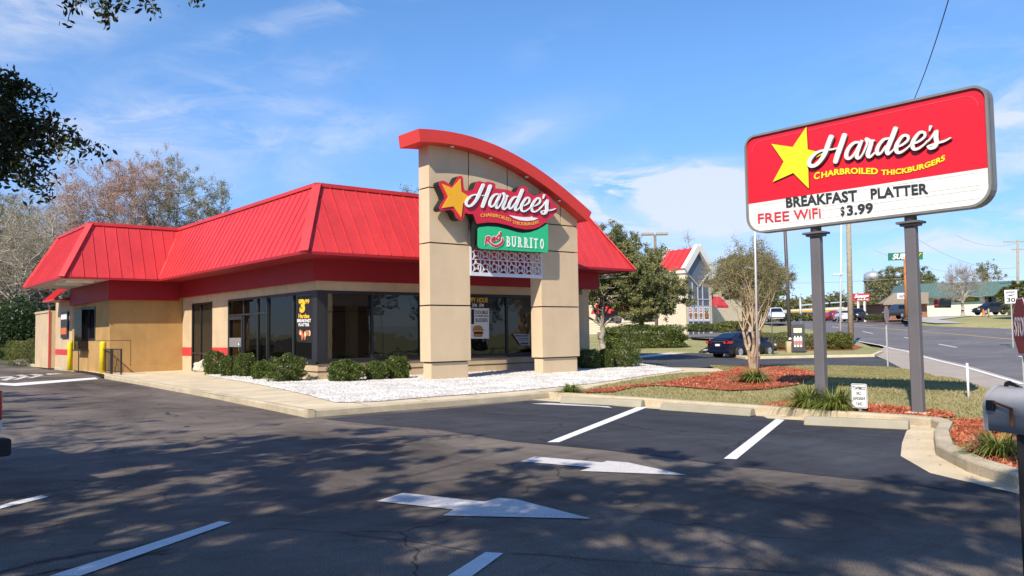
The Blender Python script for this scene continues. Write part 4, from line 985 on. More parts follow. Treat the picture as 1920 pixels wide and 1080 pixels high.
# ---------------------------------------------------------------- wall signs on the tower
M_SRED = mat('sign red', (.62, .022, .05), .35, .04, 1.5); M_SYEL = mat('sign amber', (.85, .42, .02), .4, .04, 3); M_SWH = mat('sign white', (.82, .84, .82), .35, .04, 3); M_SGR = mat('sign green', (.03, .50, .21), .35, .04, 2); M_RET = mat('sign black return', (.012, .014, .012), .5)
SY = 21.98
def T2(x, y, yp=SY): return at_y(810+x/6.752, 320+y/6.752, yp)
ws = thing('wall_sign', T2(800, 450, TY0), 'red shaped wall sign with a yellow star and white script lettering on the tower', 'sign')
ctr = [(88, 165), (98, 138), (130, 125), (165, 140), (240, 190), (262, 195), (320, 85), (335, 70), (352, 65), (378, 78), (388, 110), (396, 215), (408, 252), (470, 258), (528, 232), (552, 160), (568, 140), (592, 132), (668, 152), (698, 142), (775, 155), (797, 178), (796, 225), (880, 236), (960, 245), (1040, 284), (1072, 260), (1097, 215), (1120, 200), (1160, 198), (1195, 210), (1208, 240), (1200, 272), (1290, 318), (1330, 305), (1400, 285), (1440, 292), (1500, 350), (1528, 425), (1570, 435), (1590, 465), (1585, 505), (1555, 540), (1500, 590), (1440, 645), (1360, 708), (1280, 738), (1180, 745), (1060, 725), (940, 688), (820, 662), (700, 655), (565, 672), (535, 590), (512, 548), (460, 550), (412, 532), (402, 560), (392, 605), (362, 628), (330, 622), (305, 600), (272, 525), (232, 492), (125, 511), (98, 498), (90, 472), (98, 448), (158, 352), (150, 315), (92, 192)]
b = MB(); b.extr([T2(*p) for p in ctr], (0, .34, 0), 1); fc = b.build('cabinet', [M_RET, M_RET], ws)
b = MB(); C = [T2(*p, SY) for p in ctr]; cc = sum(C, Vector())/len(C); b.extr([p+Vector((0, -.03, 0)) for p in C], (0, .0285, 0)); b.build('face', M_SRED, ws, bevel=.02, seg=2)
b = MB(); b.extr([T2(x, y, SY-.06) for x, y in [(128, 165), (258, 222), (362, 103), (374, 265), (505, 352), (392, 412), (372, 590), (272, 450), (130, 472), (210, 330)]], (0, .028, 0)); b.build('star', M_SYEL, ws, bevel=.006)
def H3(s): return s
SCRIPT = [  # brush strokes of the script word: x, y, width
 [(770, 240, 14), (690, 262, 16), (610, 270, 18), (545, 292, 24), (495, 335, 30), (466, 385, 34), (472, 418, 34), (505, 425, 34), (548, 405, 34), (590, 360, 36), (625, 300, 42), (655, 220, 44), (685, 145, 46)],
 [(805, 128, 48), (778, 210, 48), (750, 290, 48), (722, 380, 44)],
 [(955, 192, 20), (905, 198, 26), (862, 235, 32), (832, 290, 36), (828, 340, 34), (858, 352, 26), (900, 318, 20), (940, 255, 18)],
 [(972, 185, 30), (945, 250, 38), (925, 310, 40), (936, 348, 30), (965, 338, 18), (1000, 285, 16), (1030, 210, 20), (1025, 168, 30)],
 [(1022, 165, 36), (1060, 182, 30), (1090, 178, 22)], [(1070, 195, 38), (1050, 260, 40), (1034, 315, 38), (1055, 338, 24), (1100, 300, 16)],
 [(1235, 155, 18), (1190, 168, 26), (1148, 215, 32), (1124, 272, 34), (1132, 308, 30), (1168, 296, 20), (1212, 235, 18)],
 [(1302, 62, 44), (1275, 135, 44), (1245, 210, 44), (1222, 275, 40), (1232, 308, 28), (1268, 285, 16), (1310, 245, 16)],
 [(1310, 242, 18), (1370, 218, 20), (1425, 172, 24), (1420, 132, 26), (1380, 132, 26), (1340, 180, 32), (1312, 240, 36), (1322, 290, 32), (1368, 290, 22), (1425, 250, 16), (1465, 212, 16)],
 [(1465, 210, 18), (1530, 186, 20), (1588, 138, 24), (1582, 100, 26), (1542, 100, 26), (1500, 148, 32), (1470, 208, 36), (1482, 258, 32), (1528, 258, 22), (1582, 222, 16), (1618, 185, 16)],
 [(1644, 42, 28), (1634, 82, 12)],
 [(1600, 205, 14), (1650, 150, 18), (1700, 85, 26), (1702, 110, 36), (1698, 155, 42), (1706, 198, 40), (1688, 238, 34), (1645, 255, 26), (1622, 238, 20)], [(1625, 228, 14), (1700, 205, 18), (1780, 182, 20), (1838, 152, 12)]]
# bring the traced word from its own frame to the wall sign's frame (affine through three points)
A_ = np.array([[470, 400, 1], [805, 128, 1], [1838, 152, 1], [722, 380, 1], [1302, 62, 1]]); B_ = np.array([[412, 405], [738, 190], [1555, 475], [665, 465], [1150, 255]])
AF = np.linalg.lstsq(A_.astype(float), B_.astype(float), rcond=None)[0]
def script_on(mb, to3, nrm, z0, grow=0.0, aff=None, k=1.0, th=.02, dz=.0006):
    for st_ in SCRIPT:
        pts = []
        for x, y, wd in st_:
            if aff is not None: x, y = np.array([x, y, 1.0])@aff
            pts.append((x, y, (wd*k+grow)))
        stroke(mb, pts, to3, nrm, z0, dz=dz, th=th)
b = MB(); script_on(b, lambda x, y: T2(x, y, SY-.06), (0, -1, 0), .01, 0, AF, .92, .03); b.build('lettering', M_SWH, ws)
b = MB(); script_on(b, lambda x, y: T2(x+5, y+6, SY-.035), (0, -1, 0), .001, 14, AF, .92, .004, .0002); b.build('letter_outline', mat('letter edge dark', (.05, .01, .02), .5), ws)
b = MB(); Yb = SY-.034
text_on(b, 'CHARBROILED', [T2(*p, Yb) for p in ((615, 590), (720, 580), (820, 592), (910, 616), (1000, 650))], T2(615, 545, Yb)-T2(615, 590, Yb), (0, -.012, 0), .006)
b.build('lettering', mat('sign gold', (.8, .42, .06), .5), ws); b = MB()
text_on(b, 'THICKBURGERS', [T2(*p, Yb) for p in ((1020, 668), (1110, 690), (1200, 695), (1280, 686), (1350, 664))], T2(1020, 626, Yb)-T2(1020, 668, Yb), (0, -.012, 0), .006)
b.build('lettering', mat('sign gold', (.8, .42, .06), .5), ws)
b = MB(); b.extr([T2(x, y, Yb) for x, y in [(968, 562), (1060, 578), (1160, 590), (1240, 588), (1262, 578), (1272, 590), (1345, 604), (1290, 628), (1200, 638), (1110, 628), (1030, 600)]], (0, -.014, 0)); b.build('swoosh', M_SWH, ws)
bs = thing('lower_wall_sign', T2(1000, 900, TY0), 'green wall sign with a wavy top edge reading Red Burrito below the red sign', 'sign')
gct = [(578, 735), (600, 716), (700, 706), (830, 714), (960, 748), (1080, 783), (1150, 790), (1240, 780), (1340, 745), (1420, 700), (1455, 675), (1463, 690), (1463, 1015), (1440, 1035), (1200, 1025), (900, 1006), (620, 990), (590, 978), (576, 950)]
b = MB(); b.extr([T2(*p) for p in gct], (0, .34, 0)); b.build('cabinet', M_RET, bs)
b = MB(); b.extr([T2(*p)+Vector((0, -.03, 0)) for p in gct], (0, .0285, 0)); b.build('face', M_SGR, bs, bevel=.015, seg=2)
b = MB(); b.extr([T2(x, y, SY+.05) for x, y in [(520, 560), (570, 660), (700, 640), (900, 660), (1180, 730), (1400, 640), (1420, 720), (1180, 810), (900, 740), (700, 720), (560, 750), (545, 960), (528, 950), (528, 600)]], (0, .2, 0)); b.build('bracket', M_RET, bs)
Yb = SY-.034
def redword(grow, bold, m, z, name):
    b = MB(); to = lambda x, y: T2(x, y, Yb); q = lambda x, y: T2(x, y, Yb)+Vector((0, -z, 0))
    text_on(b, 'Red', [q(662, 934), q(860, 866)], q(668, 838)-q(662, 934), (0, -.006, 0), bold, 0, .12)
    stroke(b, [(725, 905, 14+grow), (760, 940, 24+grow), (812, 953, 30+grow), (862, 930, 32+grow), (890, 890, 24+grow), (884, 852, 10+grow)], to, (0, -1, 0), z+.007, dz=.0004, th=.006)
    b.build(name, m, bs)
redword(16, .085, M_SWH, .004, 'letter_outline'); redword(0, .03, mat('word red', (.6, .04, .06), .5), .016, 'lettering')
b = MB()
for ch, x0, x1 in (('B', 948, 990), ('U', 1014, 1060), ('R', 1094, 1140), ('R', 1172, 1218), ('I', 1248, 1262), ('T', 1292, 1338), ('O', 1372, 1414)):
    y = 958+(x0-940)*.0675; text_on(b, ch, [T2(x0, y, Yb), T2(x1, y+2.5, Yb)], T2(x0, y-130, Yb)-T2(x0, y, Yb), (0, -.014, 0), .02)
    feet = {'B': [(x0-8, x0+12, 0), (x0-8, x0+12, 1)], 'U': [(x0-8, x0+20, 1), (x1-18, x1+8, 1)], 'R': [(x0-8, x0+20, 0), (x0-8, x0+12, 1), (x1-8, x1+10, 0)], 'I': [(x0-12, x1+12, 0), (x0-12, x1+12, 1)], 'T': [(x0+12, x1-12, 0)], 'O': []}[ch]
    for u0, u1, top in feet:
        yy_ = y-top*118; b.extr([T2(u0, yy_-12, Yb), T2(u1, yy_-11, Yb), T2(u1, yy_, Yb), T2(u0, yy_, Yb)], (0, -.0132, 0))
b.build('lettering', M_SWH, bs)
# ---------------------------------------------------------------- posters in the windows
M_PB = mat('poster black', (.012, .012, .012), .5); M_PW = mat('poster white', (.78, .78, .76), .6); M_PY = mat('poster yellow', (.85, .5, .03), .6); M_FOOD = mat('food brown', (.38, .15, .05), .7, .3, 60); M_FOODR = mat('food red', (.6, .14, .05), .7, .4, 50); M_FOODC = mat('food cream', (.75, .62, .42), .7, .2, 60)
po = thing('window_poster', at_x(570, 660, WX-.03), 'tall black poster with a yellow price and breakfast plate in the side window', 'poster')
px_ = WX-.03
def sd_(x, y, X=px_): return at_x(x, y, X)
b = MB(); b.extr([sd_(557, 556), sd_(586, 553), sd_(586, 643), sd_(557, 641)], (.01, 0, 0)); b.build('sheet', M_PB, po)
def tx(b, s, xl, xr, yb, yt, f, th, bold=.02, yb2=None): text_on(b, s, [f(xl, yb), f(xr, yb2 if yb2 is not None else yb)], f(xl, yt)-f(xl, yb), th, bold)
b = MB(); tx(b, '3', 562, 572, 584, 562, sd_, (-.004, 0, 0), .07); tx(b, '$', 560, 563, 568, 561, sd_, (-.004, 0, 0)); tx(b, '99', 572, 580, 569, 561, sd_, (-.004, 0, 0), .03); tx(b, 'Hardee', 560, 580, 596, 588, sd_, (-.004, 0, 0), .03); b.build('lettering', M_PY, po)
b = MB(); tx(b, 'BREAKFAST', 557.5, 583, 604, 598, sd_, (-.004, 0, 0), .03); tx(b, 'PLATTER', 560, 580, 611.5, 606, sd_, (-.004, 0, 0), .03); b.build('lettering', M_PW, po)
b = MB(); rr = random.Random(4)
for k in range(16):
    a = rr.uniform(0, 6.28); q = rr.random()**.5; c = sd_(570+12*q*math.cos(a), 628+8*q*math.sin(a), px_-.002-.001*k); b.disc(c, (-1, 0, 0), rr.uniform(.06, .11), 10, k % 3, .0008)
b.build('food_picture', [M_FOOD, M_FOODR, M_FOODC], po)
fy = WY-.03
def fd(x, y): return at_y(x, y, fy)
p2 = thing('window_poster', fd(900, 635), 'white poster with a cheeseburger and black slider lettering between the tower pillars', 'poster')
b = MB(); b.extr([fd(868, 577.5), fd(917, 578), fd(917, 635), fd(868, 634.5)], (0, .01, 0)); b.build('sheet', M_PW, p2)
b = MB(); n_ = (0, -.004, 0); tx(b, '1', 883.5, 889, 606, 580, fd, n_, .05); tx(b, 'DOUBLE', 891.5, 914.5, 588.6, 582, fd, n_, .02); tx(b, 'CHARBROILED', 890.5, 916, 594, 590.5, fd, n_, .01); tx(b, 'SLIDERS', 891.5, 914.5, 603.5, 596.5, fd, n_, .02); b.build('lettering', M_PB, p2)
b = MB()
def blob(x0, x1, y0, y1, mi, k, r=1.0):
    P = []
    for i in range(20):
        a = 2*math.pi*i/20; ca, sa = math.cos(a), math.sin(a); e = .6 if r < 1 else 1
        P.append(at_y((x0+x1)/2+(x1-x0)/2*math.copysign(abs(ca)**e, ca), (y0+y1)/2+(y1-y0)/2*math.copysign(abs(sa)**e, sa), fy-.003-.001*k))
    b.extr(P, (0, -.0008, 0), mi)
blob(887, 905, 610, 622, 0, 1); blob(886, 907, 617, 621, 1, 2, .5); blob(887, 906, 619, 625, 2, 3, .5); blob(888, 906, 621.5, 627, 3, 4, .5); blob(888, 905, 626, 632, 0, 5, .5)
b.build('food_picture', [mat('bun', (.50, .20, .07), .6, .2, 40), mat('lettuce', (.12, .2, .04), .6), mat('cheese', (.75, .45, .12), .6), mat('patty', (.06, .02, .012), .7)], p2)
p3 = thing('window_poster', fd(900, 576), 'dark happy hour poster with amber lettering above the white slider poster', 'poster')
b = MB(); b.extr([fd(868, 554), fd(917, 554), fd(917, 577), fd(868, 577)], (0, .01, 0)); b.build('sheet', M_PB, p3)
b = MB(); tx(b, 'HAPPY HOUR', 870, 915, 567, 557.5, fd, n_, .02); b.build('lettering', M_PY, p3)
b = MB(); tx(b, '2PM - 5PM', 885, 907, 575.5, 569, fd, n_, .015); b.build('lettering', M_PW, p3)
p4 = thing('window_poster', at_y(980, 648, fy), 'small white notice with grey lines taped low in the window left of the right pillar', 'poster')
b = MB(); b.extr([fd(962, 626), fd(993, 627), fd(993, 648), fd(976, 647)], (0, .008, 0)); b.build('sheet', mat('dull notice paper', (.35, .35, .36), .7), p4)
b = MB()
for y0, y1, xa in ((628.5, 631, 966), (633.5, 635, 971), (637, 638.5, 973), (642, 646, 976)): b.extr([fd(xa, y0), fd(991, y0), fd(991, y1), fd(xa, y1)], (0, -.003, 0))
b.build('printed_lines', mat('notice ink', (.06, .06, .09), .7), p4)
p5 = thing('menu_board', (9.8, 50.2, 1.2), 'narrow black drive through menu board on the rear wall', 'menu board')
b = MB(); b.box(9.76, 9.845, 48.6, 50.2, 1.75, 3.15); b.build('frame', M_BLACK, p5)
b = MB(); b.box(9.745, 9.76, 48.75, 50.05, 2.75, 3.05, 0); b.box(9.745, 9.76, 48.75, 50.05, 1.95, 2.3, 1); b.build('menu_panel', [M_PW, M_FOODR], p5)
# ---------------------------------------------------------------- tall roadside sign
M_POST = mat('grey post paint', (.13, .12, .125), .5, .1, 1.5, .1, 20); M_CAB = mat('grey cabinet metal', (.20, .195, .185), .45, .12, 3); M_FACER = mat('sign face red', (.66, .016, .03), .3, .03, 1); M_FACEW = mat('reader panel', (.78, .77, .72), .4, .06, 2)
M_FY = mat('sign yellow', (.88, .72, .02), .4); M_LB = mat('letter black', (.03, .035, .04), .5); M_LR = mat('letter red', (.62, .03, .06), .5)
PX0 = 14.28
py_ = thing('pole_sign', (14.3, 7.5, .15), 'tall red roadside sign on two grey posts with white script and reader board', 'sign')
for k, (pa, pb, pyb) in enumerate(((1529, 1547.5, 769), (1709, 1730, 780))):
    ya, yb = at_x(pb, pyb, 14.35).y, at_x(pa, pyb, 14.35).y
    w = MB(); yc = (ya+yb)/2; hw = (yb-ya)/2; tilt = .0
    w.obox((14.42, yc, 1.75), (.07, 0, 0), (0, hw, 0), (0, 0, 1.70)); p = w.build('post', M_POST, py_, bevel=.015)
    w = MB(); w.box(14.26, 14.58, yc-hw-.10, yc+hw+.10, 3.40, 3.44); w.box(14.30, 14.54, yc-hw-.05, yc+hw+.05, 3.36, 3.40)
    w.build('flange', M_POST, p, bevel=.006)
    w = MB(); w.cyl((14.42, yc), .10, 3.44, 3.85, 14); w.build('neck', M_POST, p)
    w = MB(); w.box(14.28, 14.56, yc-hw-.08, yc+hw+.08, .0, .17); w.build('footing', M_CONC, p, bevel=.01)
def S3(a, b, x=PX0): return at_x(a, b, x)
BLc, BRc, TLc, TRc = S3(1401, 430), S3(1860, 392), S3(1394, 240), S3(1853, 176)
yL, yR = (BLc.y+TLc.y)/2, (BRc.y+TRc.y)/2; zb = (BLc.z+BRc.z)/2-.02; zt = (TLc.z+TRc.z)/2
def rrect(y0, y1, z0, z1, r, x, rb=None):
    P = []
    for cy, cz, a0, q in ((y0-r, z1-r, 0, r), (y1+r, z1-r, 90, r), (y1+(rb or r), z0+(rb or r), 180, rb or r), (y0-(rb or r), z0+(rb or r), 270, rb or r)):
        for k in range(7):
            a = R_(a0+15*k); P.append(Vector((x, cy+q*math.cos(a), cz+q*math.sin(a))))
    return P
rc = .23
cab_out = rrect(yL, yR, zb, zt, rc, PX0+.02, .34)
w = MB(); w.extr([p+Vector((.04, 0, 0)) for p in cab_out], (.17, 0, 0)); cb = w.build('cabinet', M_CAB, py_)
w = MB(); inn = rrect(yL-.04, yR+.04, zb+.04, zt-.04, rc-.03, PX0+.02, .31); n = len(cab_out)
V = [p+Vector((-.03, 0, 0)) for p in cab_out]+[p+Vector((-.03, 0, 0)) for p in inn]+[p+Vector((.05, 0, 0)) for p in inn]+[p+Vector((.05, 0, 0)) for p in cab_out]
w.add(V, [(i, (i+1) % n, n+(i+1) % n, n+i) for i in range(n)]+[(n+i, n+(i+1) % n, 2*n+(i+1) % n, 2*n+i) for i in range(n)]+[(i, 3*n+i, 3*n+(i+1) % n, (i+1) % n) for i in range(n)])
w.build('retaining_frame', M_CAB, cb)
zs = (S3(1400, 373).z+S3(1856, 326).z)/2
fc = rrect(yL-.041, yR+.041, zb+.041, zt-.041, rc-.032, PX0+.03, .308)
def clipz(P, z, keep_up):
    o = []
    for i in range(len(P)):
        a, b = P[i], P[(i+1) % len(P)]; ia = (a.z >= z) == keep_up; ib = (b.z >= z) == keep_up
        if ia: o.append(a)
        if ia != ib: o.append(a+(b-a)*((z-a.z)/(b.z-a.z)))
    return o
w = MB(); w.extr(clipz(fc, zs, True), (.02, 0, 0)); redf = w.build('face', M_FACER, py_)
w = MB(); ring = rrect(yL-.16, yR+.16, zs+.07, zt-.14, .2, PX0+.028)
for i in range(len(ring)):
    if min(ring[i].z, ring[(i+1) % len(ring)].z) > zs+.3: w.bar(ring[i], ring[(i+1) % len(ring)], .012, .006, up=(1, 0, 0))
w.build('face_ridge', mat('face highlight red', (.8, .07, .09), .25), redf)
w = MB(); w.extr(clipz(fc, zs, False), (.02, 0, 0)); rp = w.build('reader_panel', M_FACEW, py_)
w = MB(); zz = [zs-.03, (zs+zb)/2+.03, zb+.12]
for z in (zs-.05, (zs+zb)/2+.05, (zs+zb)/2-.02, zb+.14): w.box(PX0+.026, PX0+.029, yL-.2, yR+.2, z-.006, z+.006)
w.build('letter_rail', mat('clear rail', (.62, .62, .58), .3), rp)
fx = PX0+.022
def PZ(x, y, X=fx): return at_x(1430+x/5.189, 230+y/5.189, X)
w = MB(); star = [(90, 208), (297, 238), (428, 44), (441, 262), (604, 298), (444, 385), (452, 640), (303, 490), (104, 578), (210, 380)]
w.extr([PZ(*p) for p in star], (-.02, 0, 0)); w.build('star', M_FY, redf)
w = MB(); w.extr([PZ(x+6, y+8) for x, y in star], (-.003, 0, 0)); w.build('star_shadow', mat('dark outline', (.08, .01, .01), .6), redf)
w = MB(); script_on(w, lambda x, y: PZ(x, y), (-1, 0, 0), .045, th=.04); w.build('lettering', M_FACEW, redf)
w = MB(); script_on(w, lambda x, y: PZ(x+7, y+8), (-1, 0, 0), .022, th=.01, dz=.0002); w.build('letter_shadow', mat('letter shade dark', (.06, .01, .02), .6), redf)
w = MB(); f_ = fx-.002; n_ = (-.006, 0, 0)
text_on(w, 'C', [PZ(500, 556), PZ(555, 540)], PZ(500, 490)-PZ(500, 556), n_, .03)
text_on(w, 'HARBROILED', [PZ(*p) for p in ((572, 538), (700, 508), (850, 496), (980, 497), (1122, 500))], PZ(572, 482)-PZ(572, 538), n_, .035)
w.build('lettering', M_FY, redf); w = MB()
text_on(w, 'THICKBURGERS', [PZ(*p) for p in ((1155, 508), (1260, 505), (1400, 488), (1560, 450), (1680, 408), (1775, 362))], PZ(1155, 458)-PZ(1155, 508), n_, .035)
w.build('lettering', M_FY, redf)
def S4(x, y): return at_x(1380+x/3.84, 160+y/3.84, fx)
def line(wd, s, a, b, top, bold=.03): text_on(wd, s, [S4(*a), S4(*b)], S4(*top)-S4(*a), (-.006, 0, 0), bold)
w = MB(); line(w, 'BREAKFAST', (362, 878), (875, 828), (358, 806)); w.build('lettering', M_LB, rp); w = MB(); line(w, 'PLATTER', (972, 816), (1385, 776), (968, 745)); w.build('lettering', M_LB, rp); w = MB(); line(w, '$', (755, 936), (783, 932), (753, 872), .02); line(w, '3.99', (800, 934), (988, 914), (797, 864)); w.build('lettering', M_LB, rp)
w = MB(); line(w, 'FREE', (160, 992), (384, 972), (158, 922), .01); w.build('lettering', M_LR, rp); w = MB(); line(w, 'WiFi', (418, 968), (612, 952), (414, 896), .01); w.build('lettering', M_LR, rp)
# ---------------------------------------------------------------- small street furniture
def wheelstop(a, b, label, w=.15, h=.13):
    a, b = Vector((a[0], a[1], 0)), Vector((b[0], b[1], 0)); d = (b-a).normalized(); n = Vector((-d.y, d.x, 0))
    m = MB(); pr = [(-w/2-.03, .006), (-w/2+.01, h-.02), (-w/2+.03, h), (w/2-.03, h), (w/2-.01, h-.02), (w/2+.03, .006)]
    V = [a+n*u+Vector((0, 0, z)) for u, z in pr]+[b+n*u+Vector((0, 0, z)) for u, z in pr]; k = len(pr)
    m.add(V, [(i, i+1, k+i+1, k+i) for i in range(k-1)]+[tuple(range(k-1, -1, -1)), tuple(range(k, 2*k)), (0, k, 2*k-1, k-1)])
    o = m.build('wheel_stop', M_STOP, bevel=.012); return tag(o, label, 'wheel stop', 'wheel stops at the heads of the stalls')
wheelstop(at_z(1243, 769, 0), at_z(1412, 781, 0), 'middle concrete wheel stop between the two long white stall lines', .17, .15)
wheelstop(at_z(1055, 756, 0), at_z(1206, 763, 0), 'farthest concrete wheel stop, left of both long white stall lines', .17, .15)
wheelstop(at_z(1510, 797, 0), at_z(1705, 806, 0), 'concrete wheel stop in the stall below the compact car sign', .17, .15)
def small_sign(name, base, ztop, hw, hh, label, lines, nrm, lean=0.0):
    t = thing(name, base, label, 'sign'); nrm = Vector(nrm).normalized(); s = Vector((0, 0, 1)).cross(nrm).normalized()*-1
    b = Vector(base); m = MB(); m.bar(b-nrm*.03, b-nrm*.03+Vector((0, 0, ztop-b.z)), .05, .03, up=nrm); m.build('post', mat('galvanised green post', (.18, .24, .19), .6, .2, 8), t)
    c = Vector((b.x, b.y, ztop-hh)); m = MB(); P = []
    for cx, cz, a0 in ((hw-.03, hh-.03, 0), (-hw+.03, hh-.03, 90), (-hw+.03, -hh+.03, 180), (hw-.03, -hh+.03, 270)):
        for k in range(4): a = R_(a0+30*k); P.append(c+s*(cx+.03*math.cos(a))+Vector((0, 0, cz+.03*math.sin(a))))
    m.extr(P, nrm*-.006); pl = m.build('sign_plate', mat('sign sheet white', (.80, .80, .78), .4, .03, 3), t)
    m = MB()
    for i in range(len(P)):
        a, q = P[i], P[(i+1) % len(P)]; sc = .93; m.bar(c+(a-c)*sc+nrm*.003, c+(q-c)*sc+nrm*.003, .006, .003, up=nrm)
    for tx_, u0, u1, v, h in lines: text_on(m, tx_, [c-s*u0*-1*hw+Vector((0, 0, v*hh))+nrm*.002, c+s*u1*hw+Vector((0, 0, v*hh))+nrm*.002], (0, 0, h*hh), nrm*.003, .02)
    m.build('lettering', mat('sign lettering', (.04, .06, .06), .5), pl); return t
cb_ = at_x(1612, 778, 14.12); 
zt_ = at_x(1612, 719.5, 14.1).z
small_sign('parking_sign', (14.1, at_x(1612, 770, 14.1).y, .12), zt_, .146, .215, 'small white sign lettered compact car parking only beside the left sign post', [('COMPACT', -.82, .82, .52, .26), ('CAR', -.30, .36, .1, .26), ('PARKING', -.72, .78, -.33, .26), ('ONLY', -.38, .44, -.76, .26)], (-1, 0, .02))
# mailbox close to the camera
mb_p = at_d(1848, 770, 3.5); MZ0, MZ1 = at_d(1850, 800, 3.45).z, at_d(1885, 722, 3.45).z
A = at_d(1849, 806, 3.45); 
mdir = Vector((.985, -.03, 0)).normalized(); mdir = (RIGHT*.20+FWD*-.98); mdir.z = 0; mdir.normalize(); mside = Vector((-mdir.y, mdir.x, 0))  # box axis, and its depth direction (away)
mroot = thing('mailbox', (A.x+mdir.x*.25, A.y+mdir.y*.25, .1), 'grey metal mailbox with rounded top on a black post at the right edge', 'mailbox')
Wd = .165; Hh = MZ1-A.z-.005; r = Wd/2; n = 14
prof = [(-r, 0), (-r, Hh-r)]+[(-r*math.cos(math.pi*k/n), Hh-r+r*math.sin(math.pi*k/n)) for k in range(1, n)]+[(r, Hh-r), (r, 0)]
m = MB(); L0 = 0; L1 = .48; base = Vector((A.x, A.y, A.z))+mside*r
def MP(l, u, z): return base+mdir*l+mside*u+Vector((0, 0, z))
k = len(prof)
m.add([MP(L0+.012, *p) for p in prof]+[MP(L1, *p) for p in prof], [(i, (i+1) % k, k+(i+1) % k, k+i) for i in range(k)], 0, True); m.add([MP(L1, *p) for p in prof], [tuple(range(k))])
mm_ = mat('mailbox grey', (.40, .40, .42), .34, .10, 5, .15, 30, spec=.5, metal=.1)
nt = mm_.node_tree; wv = nt.nodes.new('ShaderNodeTexWave'); wv.inputs['Scale'].default_value = 60; wv.inputs['Distortion'].default_value = .5; wv.bands_direction = 'DIAGONAL'; tcn = nt.nodes.new('ShaderNodeTexCoord'); nt.links.new(tcn.outputs['Object'], wv.inputs[0])
bpn = nt.nodes.new('ShaderNodeBump'); bpn.inputs['Strength'].default_value = .12; bpn.inputs['Distance'].default_value = .003; nt.links.new(wv.outputs['Fac'], bpn.inputs['Height']); nt.links.new(bpn.outputs[0], nt.nodes['Principled BSDF'].inputs['Normal'])
m.build('box', mm_, mroot)
m = MB(); sc = 1.03; m.extr([MP(-.008, u*sc, z*sc-.003) for u, z in prof], mdir*.022); m.build('door', mm_, mroot, bevel=.004)
m = MB(); m.obox(MP(.04, -r-.008, .105), mdir*.02, mside*.008, (0, 0, .021)); fl = m.build('flag_hinge', M_BLACK, mroot, bevel=.003)
m = MB(); m.bar(MP(.06, -r-.012, .120), MP(.16, -r-.012, .098), .011, .006, up=mside); m.bar(MP(.152, -r-.012, .105), MP(.148, -r-.012, .03), .018, .006, up=mside)
m.build('flag', mat('rusty orange flag', (.17, .07, .035), .6, .3, 20), mroot, bevel=.002)
m = MB(); m.tube([MP(.02, 0, Hh-.004), MP(.03, 0, Hh+.010), MP(.045, 0, Hh+.014), MP(.07, 0, Hh+.008), MP(.11, 0, Hh-.001)], [.005, .010, .011, .007, .004], 10); m.build('latch', M_BLACK, mroot)
m = MB(); pl_l = min((k_*.01 for k_ in range(10, 46)), key=lambda l_: abs(proj(MP(l_, 0, 0))[0]-1938)); pc_ = MP(pl_l, 0, 0); m.box(pc_.x-.05, pc_.x+.05, pc_.y-.05, pc_.y+.05, .0, pc_.z-.0015); m.build('post', M_BLACK, mroot, bevel=.006)
# bollards and railing by the serving window
for k, (px, zt2) in enumerate(((131, 640), (192, 640))):
    b = at_z(px, 694.5 if k == 0 else 699, .14); h = HH = (at_y(px, zt2, b.y).z)
    m = MB(); m.lathe((b.x, b.y, .13), [(.125, 0), (.125, h-.25), (.12, h-.19), (.09, h-.15), (.03, h-.13)], 16)
    o = m.build('bollard', mat('safety yellow', (.80, .62, .01), .45, .08, 3, .1, 12)); tag(o, ['yellow bollard beside the hedge, left of the serving window', 'yellow bollard at the corner of the ochre wall beside the black railing'][k], 'bollard', 'yellow bollards guarding the drive through')
rl = thing('railing', at_z(215, 700, .14), 'low black metal railing of thin bars beside the right yellow bollard', 'railing')
a0, a1, a2 = at_z(193, 699, .14), at_z(208, 701, .14), at_z(227, 702.5, .14)
def railseg(p, q, n, nm):
    m = MB(); H1 = 1.07; up = Vector((0, 0, 1)); m.bar(p+up*H1, q+up*H1, .045, .045); m.bar(p+up*.12, q+up*.12, .035, .035)
    for i in range(1, n): c = p+(q-p)*(i/n); m.bar(c+up*.12, c+up*H1, .016, .016, up=(1, 0, 0))
    for c in (p, q): m.bar(c, c+up*(H1+.02), .055, .055, up=(1, 0, 0))
    return m.build(nm, M_BLACK, rl)
railseg(Vector(a0), Vector(a1), 10, 'rail_panel'); railseg(Vector(a1)+(Vector(a2)-Vector(a1))*.1, Vector(a2), 7, 'rail_panel')
rk = MB(); rng = np.random.default_rng(3); b0 = at_z(381, 697, .14); import bmesh
bm = bmesh.new(); bmesh.ops.create_icosphere(bm, subdivisions=3, radius=1)
for v in bm.verts:
    s = 1+.14*math.sin(v.co.x*4+1)*math.cos(v.co.y*5)+.1*math.sin(v.co.z*7+v.co.x*3)+rng.normal()*.02; v.co = Vector((v.co.x*.42*s, v.co.y*.36*s, v.co.z*.30*s+.2))
me = bpy.data.meshes.new('boulder'); bm.to_mesh(me); bm.free(); me.materials.append(mat('pale boulder', (.62, .56, .44), .9, .25, 4, .8, 12, fine=.2, fs=30)); ob = bpy.data.objects.new('boulder', me); COL.objects.link(ob); ob.location = b0; tag(ob, 'pale rounded boulder at the left end of the shrub row', 'boulder')
